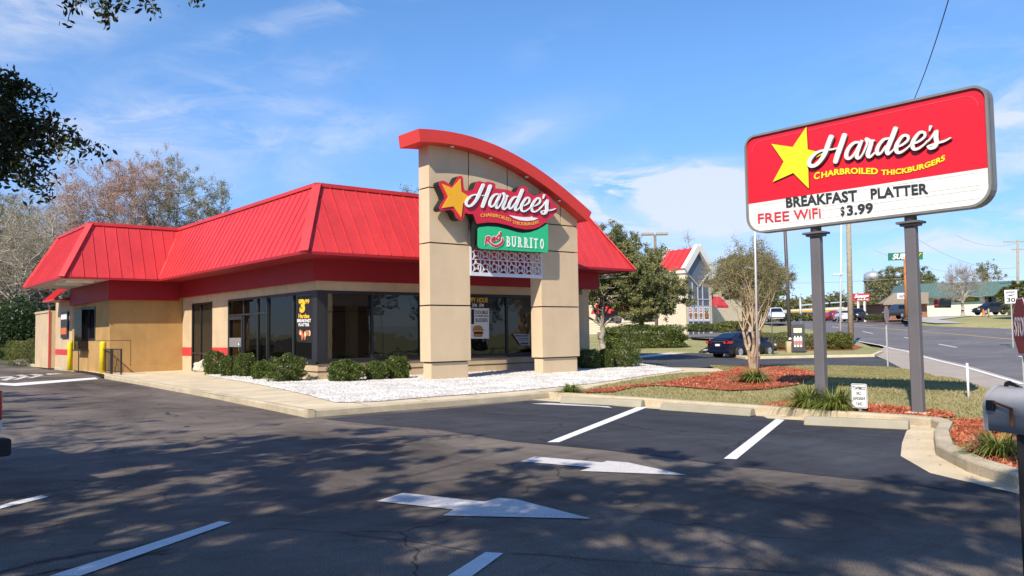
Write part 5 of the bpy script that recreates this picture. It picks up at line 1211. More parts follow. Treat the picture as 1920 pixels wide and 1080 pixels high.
# poles
def pole(name, px_base, px_top, d_or_p, r0, r1, m, label, cat='pole', n=12, z0=None):
    b = Vector(px_base) if not isinstance(px_base[0], int) or len(px_base) == 3 else gr(*px_base)
    v = pix_dir(*px_top); t = b.xy.dot(v.xy)/v.xy.dot(v.xy); T = CAM+v*t
    T = Vector((b.x+(T.x-b.x), b.y+(T.y-b.y), T.z))
    o = MB().tube([b-Vector((0, 0, .1)), b+(T-b)*.5, T], [r0, (r0+r1)/2, r1], n).build(name, m)
    tag(o, label, cat); return o, b, T
M_WOODP = mat('weathered pole wood', (.36, .30, .21), .9, .3, 6, .6, 14)
M_DPOLE = mat('bronze pole', (.10, .08, .075), .5, .1, 2)
fpb = on(1421, 700); pole('flagpole', tuple(fpb), (1413, 330), None, .035, .03, mat('aluminium pole', (.60, .60, .60), .4, .05, 3, metal=.3), 'thin silver pole rising beside the multi-trunk tree up behind the red sign')
lb = gr(1482, 661, .14); o, b, T = pole('light_pole', (lb.x, lb.y, lb.z+.75), (1469.5, 380), None, .125, .09, M_DPOLE, 'dark brown light pole on a concrete base beside the folding sign board')
m = MB(); m.lathe((lb.x, lb.y, lb.z-.1), [(.34, 0), (.34, .72), (.31, .78), (.12, .79)], 4); m.build('footing', mat('tan footing', (.48, .38, .22), .8, .15, 3), o, bevel=.02)
m = MB(); rng = random.Random(3)
for k in range(3): c = Vector((lb.x-.14+.13*k, lb.y-.1, lb.z+.75)); m.lathe(c, [(.02, 0), (.09, .03), (.11, .08), (.07, .14), (.02, .17)], 8)
tag(m.build('paper_litter', M_PW), 'white crumpled bags on the footing of the dark pole', 'litter')
mb_ = gr(1497, 661, .14); fsz = thing('sandwich_board', mb_, 'black folding sign board showing drink cups beside the dark pole base', 'sign board')
fdir = (CAM-mb_); fdir.z = 0; fdir.normalize(); fs = Vector((-fdir.y, fdir.x, 0)); Up = Vector((0, 0, 1)); BHt = 1.72; HWb = .40
for s in (1, -1):
    m = MB(); P0 = mb_+fdir*.3*s; P1 = mb_+Up*BHt+fdir*.03*s
    if s > 0: P1 = P1+fs*.0
    ax_ = (P1-P0); nr = fs.cross(ax_).normalized()*1
    m.obox((P0+P1)/2+Up*.02, fs*HWb, ax_/2*.96, nr*.02); pnl = m.build('panel', M_BLACK, fsz, bevel=.01)
    if s > 0:
        if nr.dot(fdir) < 0: nr = -nr
        def BP(u, v, o=.024): return P0+fs*(-u*HWb)+ax_*v+nr*o
        m = MB(); m.extr([BP(-.6, .70), BP(.6, .70), BP(.6, .86), BP(-.6, .86)], nr*.002); m.build('menu_panel', mat('menu cream', (.7, .66, .42), .6, .3, 30), pnl)
        for k in range(3):
            m = MB(); u = -.42+.42*k; m.extr([BP(u-.14, .2), BP(u+.14, .2), BP(u+.19, .52), BP(u, .6), BP(u-.19, .52)], nr*.002)
            m.build('cup_picture', mat('cup picture', (.75, .70, .66), .6, .35, 30), pnl)
            m = MB(); m.extr([BP(u-.13, .27, .028), BP(u+.13, .27, .028), BP(u+.155, .42, .028), BP(u-.155, .42, .028)], nr*.001); m.build('cup_label', mat('cup red', (.45, .12, .1), .6, .4, 20), pnl)
# twin-head lot light behind the oak
pl = at_d(1231, 618, 62); pl.z = hz(pl.x, pl.y)
o, b, T = pole('lamp_post', tuple(pl), (1228, 440), None, .13, .10, mat('weathered light pole', (.20, .17, .13), .7, .15, 3), 'tall lot light with two shoebox heads rising behind the green oak', 'street lamp')
ta = Vector(o.location)*0+T; rt = Vector((RIGHT.x, RIGHT.y, 0)).normalized()
for s in (1, -1):
    m = MB(); c = T+rt*s*.55+Up*.06; m.obox(c, rt*.42, Vector((-rt.y, rt.x, 0))*.22, Up*.10); m.bar(T, c, .07, .07); h = m.build('lamp_head', mat('lamp head grey', (.36, .34, .28), .6), o, bevel=.03)
# utility poles, wires
up1 = gr(1596, 651); o, b, T = pole('utility_pole', tuple(up1), (1589, 330), None, .20, .15, M_WOODP, 'weathered wooden utility pole between the sign posts', 'utility pole')
m = MB(); m.tube([up1+rt*.14, T+rt*.12], .02, 6); m.build('ground_wire', mat('green conduit', (.25, .36, .28), .6), o)
wp = up1-rt*.30+FWD*1.2; pT = at_d(1584, 497, (wp-CAM).dot(FWD)); m = MB(); m.tube([Vector((wp.x, wp.y, hz(wp.x, wp.y)-.1)), Vector((pT.x, pT.y, pT.z+6))], [.08, .05], 10); wpo = m.build('white_pole', mat('white pole paint', (.72, .74, .76), .5, .05, 2)); tag(wpo, 'white metal pole standing right behind the wooden utility pole', 'pole')
pT = at_d(1585, 514, (wp-CAM).dot(FWD)); m = MB(); m.bar(pT, pT-rt*.5, .05, .05); m.obox(pT-rt*.65-Up*.02, rt*.25, Vector((-rt.y, rt.x, 0))*.1, Up*.05); m.build('lamp_head', mat('pale lamp head', (.75, .75, .73), .5), wpo, bevel=.02)
def wire(a, b, sag, r, label, name='power_line', m=None):
    a, b = Vector(a), Vector(b); P = [a+(b-a)*(i/16)-Up*sag*4*(i/16)*(1-i/16) for i in range(17)]
    return tag(MB().tube(P, r, 5).build(name, m or M_BLACK, origin=a), label, 'power line')
wire(at_d(1787, -30, 16), at_d(1700, 215, 24), .2, .012, 'black cable dropping from the top edge behind the red sign')
w1 = at_d(1596, 492, 60); 
wire(at_d(1360, 528, 150), at_d(1700, 521, 130), .5, .03, 'thin far wire crossing low over the gas station canopy', m=mat('far wire', (.25, .27, .3), .8))
wire(at_d(1715, 445, 90), at_d(1905, 502, 110), 1.2, .015, 'thin sagging wire above the green roof', m=MATS['far wire'])
wire(at_d(1640, 470, 90), at_d(1905, 519, 116), 1.0, .015, 'lowest thin wire sloping toward the far right pole', m=MATS['far wire'])
wire(at_d(1790, 440, 100), at_d(1905, 456, 112), .8, .015, 'upper thin wire running to the far right pole', m=MATS['far wire'])
gy = at_d(1590, 648, (up1-CAM).dot(FWD)-.3)
m = MB(); a_ = gr(1574, 646); b_ = at_d(1588, 500, (up1-CAM).dot(FWD)); m.tube([a_, a_+(b_-a_)*.3], .05, 6); tag(m.build('guy_guard', mat('orange yellow guard', (.85, .40, .08), .5)), 'leaning orange and yellow guy wire guard beside the left sign post', 'guy guard')
# stop signs, speed sign, marker stake
def octa(c, nrm, r, th=.004):
    nrm = Vector(nrm).normalized(); s = Vector((-nrm.y, nrm.x, 0)); return [Vector(c)+s*(r*math.cos(R_(22.5+45*k)))+Up*(r*math.sin(R_(22.5+45*k))) for k in range(8)]
def stopsign(c, nrm, r, label, words=True, zground=0.0):
    nrm = Vector(nrm).normalized(); s = Vector((-nrm.y, nrm.x, 0)); t = thing('stop_sign', (c.x, c.y, zground), label, 'sign')
    mr = mat('stop red' if words else 'stop sign grey back', (.28, .02, .03) if words else (.36, .25, .23), .5, .08, 3); mw = mat('stop white', (.62, .58, .6), .5)
    m = MB(); m.extr([p+nrm*-.004 for p in octa(c, nrm, r)], nrm*.006); pl_ = m.build('sign_plate', mw if words else mr, t)
    if words:
        m = MB(); m.extr([p+nrm*.003 for p in octa(c, nrm, r*.95)], nrm*.003); m.build('red_field', mr, pl_)
        m = MB(); text_on(m, 'STOP', [c-s*r*.70+nrm*.007-Up*r*.3, c+s*r*.70+nrm*.007-Up*r*.3], Up*r*.62, nrm*.003, .02); m.build('lettering', mw, pl_)
    m = MB(); m.box(c.x-.025-nrm.x*.03, c.x+.025-nrm.x*.03, c.y-.025-nrm.y*.03, c.y+.025-nrm.y*.03, zground-.1, c.z+r*.8); m.build('post', mat('sign post grey', (.42, .42, .40), .6, .1, 5), t)
    return t
sc_ = at_d(1914, 612, 10.2); tocam = (CAM-sc_); tocam.z = 0; tocam.normalize(); nn = Matrix.Rotation(R_(-77), 3, 'Z') @ tocam
stopsign(sc_, nn, .38, 'dark red stop sign seen almost edge on at the right edge', True, .05)
sc2 = at_d(1662.5, 590, 34); tocam = (CAM-sc2); tocam.z = 0; tocam.normalize(); nn = Matrix.Rotation(R_(-105), 3, 'Z') @ tocam
stopsign(sc2, -nn, .38, 'pale back of a stop sign on a thin pole left of the right sign post', False, hz(sc2.x, sc2.y))
st_b = on(1816, 745); o = MB().tube([st_b-Up*.1, Vector((st_b.x, st_b.y, at_d(1815, 681, (st_b-CAM).dot(FWD)).z))], .022, 8).build('marker_stake', mat('white plastic stake', (.82, .82, .80), .4)); tag(o, 'thin white marker stake on the lawn edge by the sidewalk', 'stake')
sp = at_d(1898, 610, 55); sp.z = hz(sp.x, sp.y)
sg = thing('speed_sign', sp, 'white speed limit 30 sign at the right edge above the grass bank', 'sign')
tocam = (CAM-sp); tocam.z = 0; tocam.normalize(); s = Vector((-tocam.y, tocam.x, 0)); zc = at_d(1898, 556, 55).z
m = MB(); m.box(sp.x-.03, sp.x+.03, sp.y-.03, sp.y+.03, sp.z-.3, zc+.3); m.build('post', MATS['sign post grey'], sg)
cS = Vector((sp.x, sp.y, zc))+tocam*.05; q = s*.36; m = MB(); m.extr([cS-q-Up*.45, cS+q-Up*.45, cS+q+Up*.45, cS-q+Up*.45], tocam*-.01); pl_ = m.build('sign_plate', M_PW, sg)
m = MB(); 
for tx_, u, v, h in (('SPEED', .28, .22, .13), ('LIMIT', .24, .02, .13), ('30', .24, -.36, .30)): text_on(m, tx_, [cS-s*u+Up*v+tocam*.005, cS+s*u+Up*v+tocam*.005], Up*h, tocam*.003, .03)
m.build('lettering', M_LB, pl_)
o, b, T = pole('distant_pole', tuple(Vector((*at_d(1449, 640, 48).xy, .05))), (1446, 583), None, .03, .025, M_DPOLE, 'short thin dark pole beside the far hedge left of the light pole')
# ---------------------------------------------------------------- vehicles
M_TYRE = mat('tyre', (.02, .02, .02), .85); M_RIM = mat('wheel rim', (.55, .56, .58), .3, metal=.7); M_CARGL = glassmat('car glass', (.25, .28, .28), 1.5, .3, .03); M_TRIM = mat('car trim', (.02, .02, .022), .6); M_LAMPR = mat('tail lamp', (.55, .02, .02), .25, coat=.5); M_LAMPW = mat('head lamp', (.8, .8, .78), .2, coat=.5); M_CHROME = mat('chrome', (.75, .76, .78), .15, metal=.9)
STY = {
 'sedan': dict(L=4.54, W=1.76, wx=(1.38, -1.32), wr=.315, zb=.22, belt=[(-2.27, .60, .62), (-2.2, .80, .98), (-1.75, .86, 1.04), (-1, .88, 1.0), (0, .88, .97), (1, .88, .95), (1.6, .86, .88), (2.1, .78, .74), (2.27, .58, .55)],
   roof=[(-1.95, 1.05, .78), (-1.0, 1.40, .60), (-.3, 1.47, .60), (.35, 1.44, .60), (1.25, .98, .76)], side=[(-1.5, 1.09), (-.9, 1.34), (.30, 1.37), (.95, 1.05)]),
 'suv': dict(L=4.6, W=1.82, wx=(1.35, -1.35), wr=.36, zb=.28, belt=[(-2.3, .70, .7), (-2.24, .86, 1.05), (-1.6, .90, 1.08), (0, .91, 1.05), (1.0, .91, 1.03), (1.7, .88, .98), (2.15, .80, .84), (2.3, .6, .62)],
   roof=[(-2.2, 1.08, .82), (-1.8, 1.58, .68), (-.6, 1.70, .66), (.3, 1.64, .66), (1.2, 1.08, .78)], side=[(-2.0, 1.15), (-1.7, 1.5), (.25, 1.54), (.95, 1.14)]),
 'pickup': dict(L=5.4, W=1.98, wx=(1.75, -1.6), wr=.39, zb=.38, belt=[(-2.7, .9, .95), (-2.66, .98, 1.12), (-1.0, .99, 1.14), (.2, .99, 1.14), (1.2, .99, 1.15), (2.2, .96, 1.08), (2.62, .90, .95), (2.7, .8, .75)],
   roof=[(-.65, 1.15, .86), (-.45, 1.78, .74), (.3, 1.88, .72), (.7, 1.84, .72), (1.45, 1.18, .84)], side=[(-.42, 1.2), (-.38, 1.7), (.62, 1.72), (1.2, 1.22)])}
def make_car(style, colour, loc, rz, label, name='parked_car', group=None, cat='car', tilt=0.0):
    S = STY[style]; root = thing(name, loc, label, cat, group, rz); pm = mat('car paint %.2f %.2f %.2f' % colour, colour, .3, .0, spec=.4, coat=.3)
    m = MB(); zb = S['zb']; rows = []
    for x, w_, z in S['belt']:
        wb = w_-.06; rows.append([(x, 0, zb), (x, wb-.08, zb), (x, wb, zb+.08), (x, w_, (zb+z)/2), (x, w_-.015, z-.10), (x, w_-.10, z-.01), (x, w_*.5, z+.02), (x, 0, z+.03)])
    k = len(rows[0]); V = []; 
    for sgn in (1, -1):
        b0 = len(V); V = V+[(p[0], p[1]*sgn, p[2]) for r_ in rows for p in r_]; F = [(b0+i*k+j, b0+i*k+j+1, b0+(i+1)*k+j+1, b0+(i+1)*k+j) for i in range(len(rows)-1) for j in range(k-1)]+[tuple(b0+j for j in range(k)), tuple(b0+(len(rows)-1)*k+j for j in range(k))]
        m.add([], [], 0); m.f += F if sgn == 1 else [f[::-1] for f in F]; m.m += [0]*len(F); m.sm += [True]*len(F)
    m.v += V
    # cabin
    R = S['roof']; rows = []
    dense = []
    for i in range(len(R)-1):
        for t in (0, .5): dense.append(tuple(R[i][q]+(R[i+1][q]-R[i][q])*t for q in range(3)))
    dense.append(R[-1]); z0 = min(R[0][1], R[-1][1])-.08; wbase = S['W']/2-.09
    for x, z, yw in dense: 
        yb = wbase; f = (z-z0)/(max(r_[1] for r_ in R)-z0); rows.append([(x, yb, z0), (x, yb+(yw-yb)*max(0, f)**1.2, z-.05*f), (x, (yb+(yw-yb)*max(0, f)**1.2)*.86, z), (x, 0, z+.02*f)])
    b0 = len(m.v); k = 4
    for sgn in (1, -1):
        b0 = len(m.v); m.v += [(p[0], p[1]*sgn, p[2]) for r_ in rows for p in r_]; F = [(b0+i*k+j, b0+i*k+j+1, b0+(i+1)*k+j+1, b0+(i+1)*k+j) for i in range(len(rows)-1) for j in range(k-1)]
        m.f += F if sgn == 1 else [f[::-1] for f in F]; m.m += [0]*len(F); m.sm += [True]*len(F)
    body = m.build('body', pm, root, local=True)
    e = body.modifiers.new('edge', 'EDGE_SPLIT'); e.split_angle = R_(42)
    # glass: windscreen, rear window, side windows, laid a few mm proud
    def gl(P, nm='window', push=.012):
        P = [Vector(p) for p in P]; c = sum(P, Vector())/len(P); nr = (P[1]-P[0]).cross(P[2]-P[0]).normalized()
        if nr.dot(c-Vector((0, 0, .9))) < 0: nr = -nr
        g = MB(); g.extr([p+nr*push for p in P], nr*-.004); g.build(nm, M_CARGL, root, local=True)
    x0, z0r, w0 = R[0]; x1, z1r, w1 = R[1]; t0, t1 = .10, .90
    def mixp(a, b, t): return tuple(a[i]+(b[i]-a[i])*t for i in range(3))
    wz = wbase-.06
    def rw(t, Ra, Rb): x = Ra[0]+(Rb[0]-Ra[0])*t; z = Ra[1]+(Rb[1]-Ra[1])*t; w_ = wz+(Rb[2]*.84-wz)*t; return x, w_, z
    a, b = rw(.12, R[0], R[1]), rw(.9, R[0], R[1]); gl([(a[0], -a[1], a[2]), (a[0], a[1], a[2]), (b[0], b[1], b[2]), (b[0], -b[1], b[2])], 'rear_window', .022)
    a, b = rw(.10, R[-1], R[-2]), rw(.9, R[-1], R[-2]); gl([(a[0], a[1], a[2]), (a[0], -a[1], a[2]), (b[0], -b[1], b[2]), (b[0], b[1], b[2])], 'windscreen', .022)
    sx = S['side']; zr = max(r_[1] for r_ in R); 
    def sw(x, z): f = max(0, (z-z0)/(zr-z0)); return wbase+(R[2][2]-wbase)*f**1.2+.004
    split = [sx[0], sx[1]], [sx[2], sx[3]]; xm_ = -.22 if style != 'pickup' else 9
    for sgn in (1, -1):
        polys = [[sx[0], sx[1], (xm_-.04, sx[1][1]+.02), (xm_-.04, sx[0][1]-.02)], [(xm_+.04, sx[0][1]-.03), (xm_+.04, sx[1][1]+.02), sx[2], sx[3]]] if xm_ < 5 else [list(sx)]
        for pp in polys:
            g = MB(); P = [Vector((x, sgn*(sw(x, z)), z)) for x, z in pp]; g.extr(P, (0, sgn*.008, 0)); g.build('side_window', M_CARGL, root, local=True)
    # wheels
    for x in S['wx']:
        for sgn in (1, -1):
            r_ = S['wr']; yo = sgn*(S['W']/2-.02); 
            g = MB(); g.lathe((x, 0, r_), [(r_+.07, yo-sgn*.24), (r_+.07, yo+sgn*.004)], 20, 0, 'y'); g.build('wheel_arch', M_TRIM, root, local=True)
            g = MB(); prof = [(r_*.6, yo-sgn*.20), (r_, yo-sgn*.18), (r_, yo), (r_*.93, yo+sgn*.02), (r_*.62, yo+sgn*.022)]; g.lathe((x, 0, r_), prof, 20, 0, 'y'); wh = g.build('wheel', M_TYRE, root, local=True)
            g = MB()
            for q in range(7):
                a = 2*math.pi*q/7; g.bar((x, yo+sgn*.03, r_), (x+r_*.6*math.cos(a), yo+sgn*.026, r_+r_*.6*math.sin(a)), .07, .012, up=(0, 1, 0))
            g.lathe((x, 0, r_), [(r_*.64, yo+sgn*.0225), (r_*.64, yo+sgn*.032), (r_*.56, yo+sgn*.033), (r_*.55, yo+sgn*.0235)], 18, 0, 'y'); rm = g.build('rim', M_RIM, root, local=True); rm.parent = wh
    L = S['L']/2; hb = S['belt']; zt0 = hb[1][2]; zt1 = hb[-2][2]
    for sgn in (1, -1):
        g = MB(); 
        if style == 'pickup': g.box(-L-.012, -L+.05, sgn*.86, sgn*.965, .80, 1.10)
        elif style == 'suv': g.box(-L+.02, -L+.22, sgn*.62, sgn*.88, .92, 1.12)
        else: g.extr([(-L+.0, sgn*.46, .82), (-L+.0, sgn*.46, .94), (-L+.04, sgn*.74, .96), (-L+.24, sgn*.868, .95), (-L+.34, sgn*.885, .88), (-L+.18, sgn*.865, .80), (-L+.02, sgn*.72, .79)], (-.02, 0, 0)) ; 
        if style == 'sedan': g.box(-L+.02, -L+.26, sgn*.70, sgn*.875, .80, .93)
        g.build('tail_light', M_LAMPR, root, local=True, bevel=.012)
        g = MB(); g.box(L-.22, L-.02, sgn*.52, sgn*(hb[-2][1]-.0), zt1-.16, zt1-.03); g.build('headlight', M_LAMPW, root, local=True, bevel=.02)
        g = MB(); g.obox((R[-1][0]-.18, sgn*(S['W']/2+.06), R[-1][1]+.06), (.05, 0, 0), (0, .09, 0), (0, 0, .06)); g.build('mirror', pm, root, local=True, bevel=.02)
    g = MB(); g.box(-L-.012, -L+.06, -.16, .16, .66 if style == 'sedan' else .62, .78 if style == 'sedan' else .74); g.build('licence_plate', M_PW, root, local=True)
    if style == 'sedan':
        g = MB(); g.box(-L-.004, -L+.05, -.44, .44, .90, .925); g.lathe((-L-.0, 0, .965), [(.0, 0), (.0, 0)], 4); g.build('trunk_trim', M_CHROME, root, local=True)
    g = MB(); g.box(-L-(.14 if style == 'pickup' else .03), -L+.1, -S['W']/2+(.06 if style != 'pickup' else -.03), S['W']/2-(.06 if style != 'pickup' else -.03), zb+.06, zb+(.24 if style == 'pickup' else .20)); g.build('bumper', M_TRIM if style == 'pickup' else pm, root, local=True, bevel=.03, seg=2); g = MB(); g.box(L-.1, L+.03, -S['W']/2+.14, S['W']/2-.14, zb+.06, zb+.2); g.build('bumper', M_TRIM if style == 'pickup' else pm, root, local=True, bevel=.03, seg=2)
    return root
def heading(a, b): d = Vector(b)-Vector(a); return math.atan2(d.y, d.x)
# dark blue sedan on the cross drive: tail towards the lower left
ra, fa = gr(1352, 670.5), gr(1444, 663)
dd = (fa-ra); dd.z = 0; dd.normalize(); side = Vector((-dd.y, dd.x, 0))
rear_mid = gr(1353, 668); hd_ = R_(-3)
cpos = gr(1386, 670)+Vector((0, 0, 0)); 
dirv = Vector((math.cos(hd_), math.sin(hd_), 0)); sdv = Vector((-dirv.y, dirv.x, 0))
cpos = gr(1387, 671)+dirv*1.32+sdv*.80
make_car('sedan', (.007, .009, .028), (cpos.x, cpos.y, hz(cpos.x, cpos.y)+.02), hd_, 'dark navy sedan driving away behind the pale-trunked tree')
def far_car(style, colour, px, pyb, D, rz, label, group='cars parked or driving along the far street', cat='car'):
    p = at_d(px, pyb, D); return make_car(style, colour, (p.x, p.y, p.z), rz, label, group=group, cat=cat)
vh = math.atan2(FWD.y, FWD.x)
far_car('pickup', (.72, .73, .74), 1455, 603, 112, vh+R_(180)-R_(12), 'white pickup truck approaching at the far left end of the street', cat='pickup truck')
far_car('sedan', (.55, .02, .03), 1566, 601, 120, vh+R_(8), 'red sedan waiting at the far intersection between the left sign post and wooden pole')
far_car('sedan', (.66, .68, .70), 1578.5, 601.5, 118, vh-R_(6), 'silver white sedan just right of the red sedan at the far intersection')
far_car('suv', (.02, .02, .025), 1607, 600, 118, vh+R_(175), 'black car parked below the red script sign right of the wooden pole')
far_car('sedan', (.50, .14, .04), 1632, 598, 130, vh+R_(100), 'orange car parked behind the low hedge in front of the far lot')
far_car('suv', (.03, .035, .05), 1657, 598, 122, vh+R_(95), 'dark blue car half behind the hedge left of the brick house')
far_car('pickup', (.05, .055, .07), 1690, 597, 108, vh+R_(10), 'dark pickup truck parked beside the left edge of the right sign post', cat='pickup truck')
far_car('suv', (.02, .022, .03), 1857, 589.5, 116, vh+R_(96), 'black hatchback parked side on in front of the cream sandwich shop')
# white pickup just entering the left edge
tv = at_z(24, 856, 0); hp = R_(99); d_ = Vector((math.cos(hp), math.sin(hp), 0)); sR = Vector((d_.y, -d_.x, 0))
tp = at_z(23, 855, .44)+d_*2.84-sR*1.02
make_car('pickup', (.70, .71, .72), (tp.x, tp.y, 0), hp, 'white pickup truck whose tail corner enters at the left edge', cat='pickup truck')
# ---------------------------------------------------------------- neighbouring restaurant with a glazed gable
AX, AY = 66.36, 52.98
M_CRM = mat('cream brick', (.66, .55, .39), .85, .10, 3, .3, 30, fine=.12, fs=12); M_LAPS = mat('cream siding', (.70, .61, .45), .8, .06, 2); M_WTRIM = mat('white trim', (.74, .72, .66), .6, .05, 2)
M_SKYGL = mat('tinted glazing', (.11, .115, .145), .12, .3, .4, spec=.5)
gb = thing('gabled_restaurant', (AX, AY, hz(AX, AY)), 'cream restaurant with a tall glazed gable and red awnings beyond the hedge', 'building')
def AY_(a, b, y=AY): return at_y(a, b, y)
def AX_(a, b, x=AX): return at_x(a, b, x)
zG = hz(AX, AY)-.2; xR = AY_(1329, 505).x; apex = AY_(1304, 464); ze = AY_(1288, 507).z; yBk = AX_(1245, 500).y
w = MB(); Yw = AX_(1060, 600).y
w.box(AX+.3, AX+14, AY+3.2, Yw+25, zG, ze-.55); 
w.box(AX, AX+.35, AY, yBk+1.0, zG, ze); w.box(xR, xR+.35, AY, AY+4, zG, ze); w.box(xR+.35, AY_(1343, 512).x, AY+.6, AY+4, zG, ze-.15)
w.box(AX, xR+.35, yBk+1, yBk+1.3, zG, ze)
w.build('wall', M_CRM, gb)
w = MB(); zt = 1.0
for k in range(7): w.box(AX+.24, AX+.3, AY+3.3, Yw+20, zG+.2+.24*k, zG+.2+.24*k+.2)
w.build('siding', M_LAPS, gb)
w = MB(); pk = Vector((AX+(xR+.35-AX)/2, AY, apex.z)); L_, R__ = Vector((AX-.15, AY, ze)), Vector((xR+.5, AY, ze)); dp = Vector((0, yBk+1.3-AY, 0))
for a, b in ((L_, pk), (R__, pk)):
    w.add([a, b, b+dp, a+dp], [(0, 1, 2, 3)]); n = 5
    up_ = Vector((0, 0, .05))
    for i in range(n+1): q = dp*(i/n); w.bar(a+q+up_, b+q+up_, .06, .08)
w.build('roof', M_RED, gb)
w = MB()
for o in (Vector((0, -.05, 0)), dp+Vector((0, .05, 0))):
    w = MB(); w.bar(L_+o, pk+o+Vector((0, 0, .1)), .5, .62, up=(0, 0, 1)); w.bar(R__+o+Vector((0, 0, .001)), pk+o+Vector((0, 0, .101)), .49, .62, up=(0, 0, 1)); w.build('gable_trim', M_WTRIM, gb)
w = MB(); w.extr([(AX+.2, AY+.05, zG), (xR+.15, AY+.05, zG), (xR+.15, AY+.05, ze), (pk.x, AY+.05, pk.z-.3), (AX+.2, AY+.05, ze)], (0, .03, 0)); gz = w.build('glazing', M_SKYGL, gb)
w = MB(); yb = AY-.02
xs = [AY_(v, 560).x for v in (1299, 1309, 1318)]; zmid = AY_(1308, 538).z
for x in [AX+.35]+xs+[xR]: w.box(x-.05, x+.05, yb, yb+.08, zG, ze-1.2 if x in xs[::2] else (zmid if x == xs[1] else ze))
for z in (AY_(1308, 561).z, AY_(1308, 574).z, AY_(1308, 602).z): w.box(AX+.3, xR, yb+.001, yb+.07, z-.05, z+.05)
w.bar((AX+.3, yb, AY_(1290, 512).z), (pk.x, yb, zmid), .10, .12, up=(0, 1, 0)); w.bar((xR, yb, AY_(1328, 512).z), (pk.x, yb, zmid), .10, .12, up=(0, 1, 0))
w.build('mullion', mat('pale mullion', (.45, .47, .50), .5), gz)
M_PF = [mat('far poster %d' % i, c, .6, .5, 2.5) for i, c in enumerate(((.62, .50, .44), (.55, .42, .35), (.6, .55, .5)))]
zp1, zp0 = AY_(1308, 575).z, AY_(1308, 601).z
for k in range(4):
    xa = [AX+.42, xs[0]+.1, xs[1]+.1, xs[2]+.1][k]; xb = [xs[0]-.1, xs[1]-.1, xs[2]-.1, xR-.1][k]; t = thing('window_poster', (xa, AY-.03, zp0), 'food poster in the glazed gable, %s of the row of four' % ['leftmost', 'second from left', 'third from left', 'rightmost'][k], 'poster', 'food posters in the glazed gable')
    m = MB(); m.box(xa, xb, AY+.0, AY+.03, zp0, zp1); m.build('sheet', M_PW, t); m = MB(); m.disc(((xa+xb)/2, AY-.002, zp0+(zp1-zp0)*.38), (0, -1, 0), (xb-xa)*.42, 12, 0, .002); m.box(xa+.1, xb-.1, AY-.004, AY-.001, zp0+(zp1-zp0)*.12, zp0+(zp1-zp0)*.2, 0); m.build('food_picture', M_FOOD, t)
    m = MB(); text_on(m, '25' if k % 2 == 0 else '50', [(xa+.08, AY-.002, zp1-.52), (xb-.12, AY-.002, zp1-.52)], (0, 0, .42), (0, -.003, 0), .03); m.build('lettering', M_LR if k % 2 == 0 else M_LB, t)
w = MB(); zr = AX_(1270, 548).z; w.box(AX-.06, AX, AY, yBk+1, zr-.12, zr+.12); w.box(xR+.36, AY_(1343, 512).x, AY+.54, AY+.6, zr-.35, zr+.05)
w.box(AX+.2, AX+.3, yBk+1.4, Yw+20, ze-1.6, ze-1.3); w.build('red_stripe', M_RED, gb)
w = MB(); w.box(AX-.15, AX+.4, AY-.1, yBk+1.4, ze-.28, ze+.02); w.box(xR+.36, AY_(1345, 512).x, AY+.4, AY+4, ze-.15, ze+.2); w.box(AX+.1, AX+14, AY+3, Yw+25, ze-.55, ze-.2); w.build('cornice', M_WTRIM, gb)
def awning(a, b, z, out, h=1.0):
    m = MB(); a, b, out = Vector(a), Vector(b), Vector(out); m.add([a, b, b+out-Up*h, a+out-Up*h], [(0, 1, 2, 3)]); m.add([a+out-Up*h, b+out-Up*h, b+out-Up*(h+.25), a+out-Up*(h+.25)], [(0, 1, 2, 3)]); m.add([a, a+out-Up*h, a-Up*h], [(0, 1, 2)]); m.add([b, b+out-Up*h, b-Up*h], [(0, 1, 2)]); return m.build('awning', M_RED, gb)
za = AX_(1270, 560).z
awning((AX+.2, AY+3.6, za+.2), (AX+.2, AY+8.2, za+.2), 0, (-1.0, 0, 0)); 
for k in range(4): awning((AX+.24, AY+9.6+5*k, za), (AX+.24, AY+12.6+5*k, za), 0, (-1, 0, 0))
awning((xR+.5, AY+.55, za+.3), (AY_(1352, 512).x+.5, AY+.55, za+.3), 0, (0, -1.0, 0))
for k in range(5):
    y0 = AY+4+5*k if k else AY+3.8; f = MB(); f.box(AX+.18, AX+.3, y0, y0+3.6, zG+1.7, za-.9); f.build('window', M_FRAME, gb); f = MB(); f.box(AX+.14, AX+.18, y0+.1, y0+3.5, zG+1.8, za-1.0); f.build('window_pane', M_SKYGL, gb)
f = MB(); f.box(xR+.8, AY_(1343, 512).x-.4, AY+.5, AY+.6, zG+.9, za-.4); f.build('window', mat('yellow lit poster window', (.45, .42, .15), .5, .3, 2), gb)
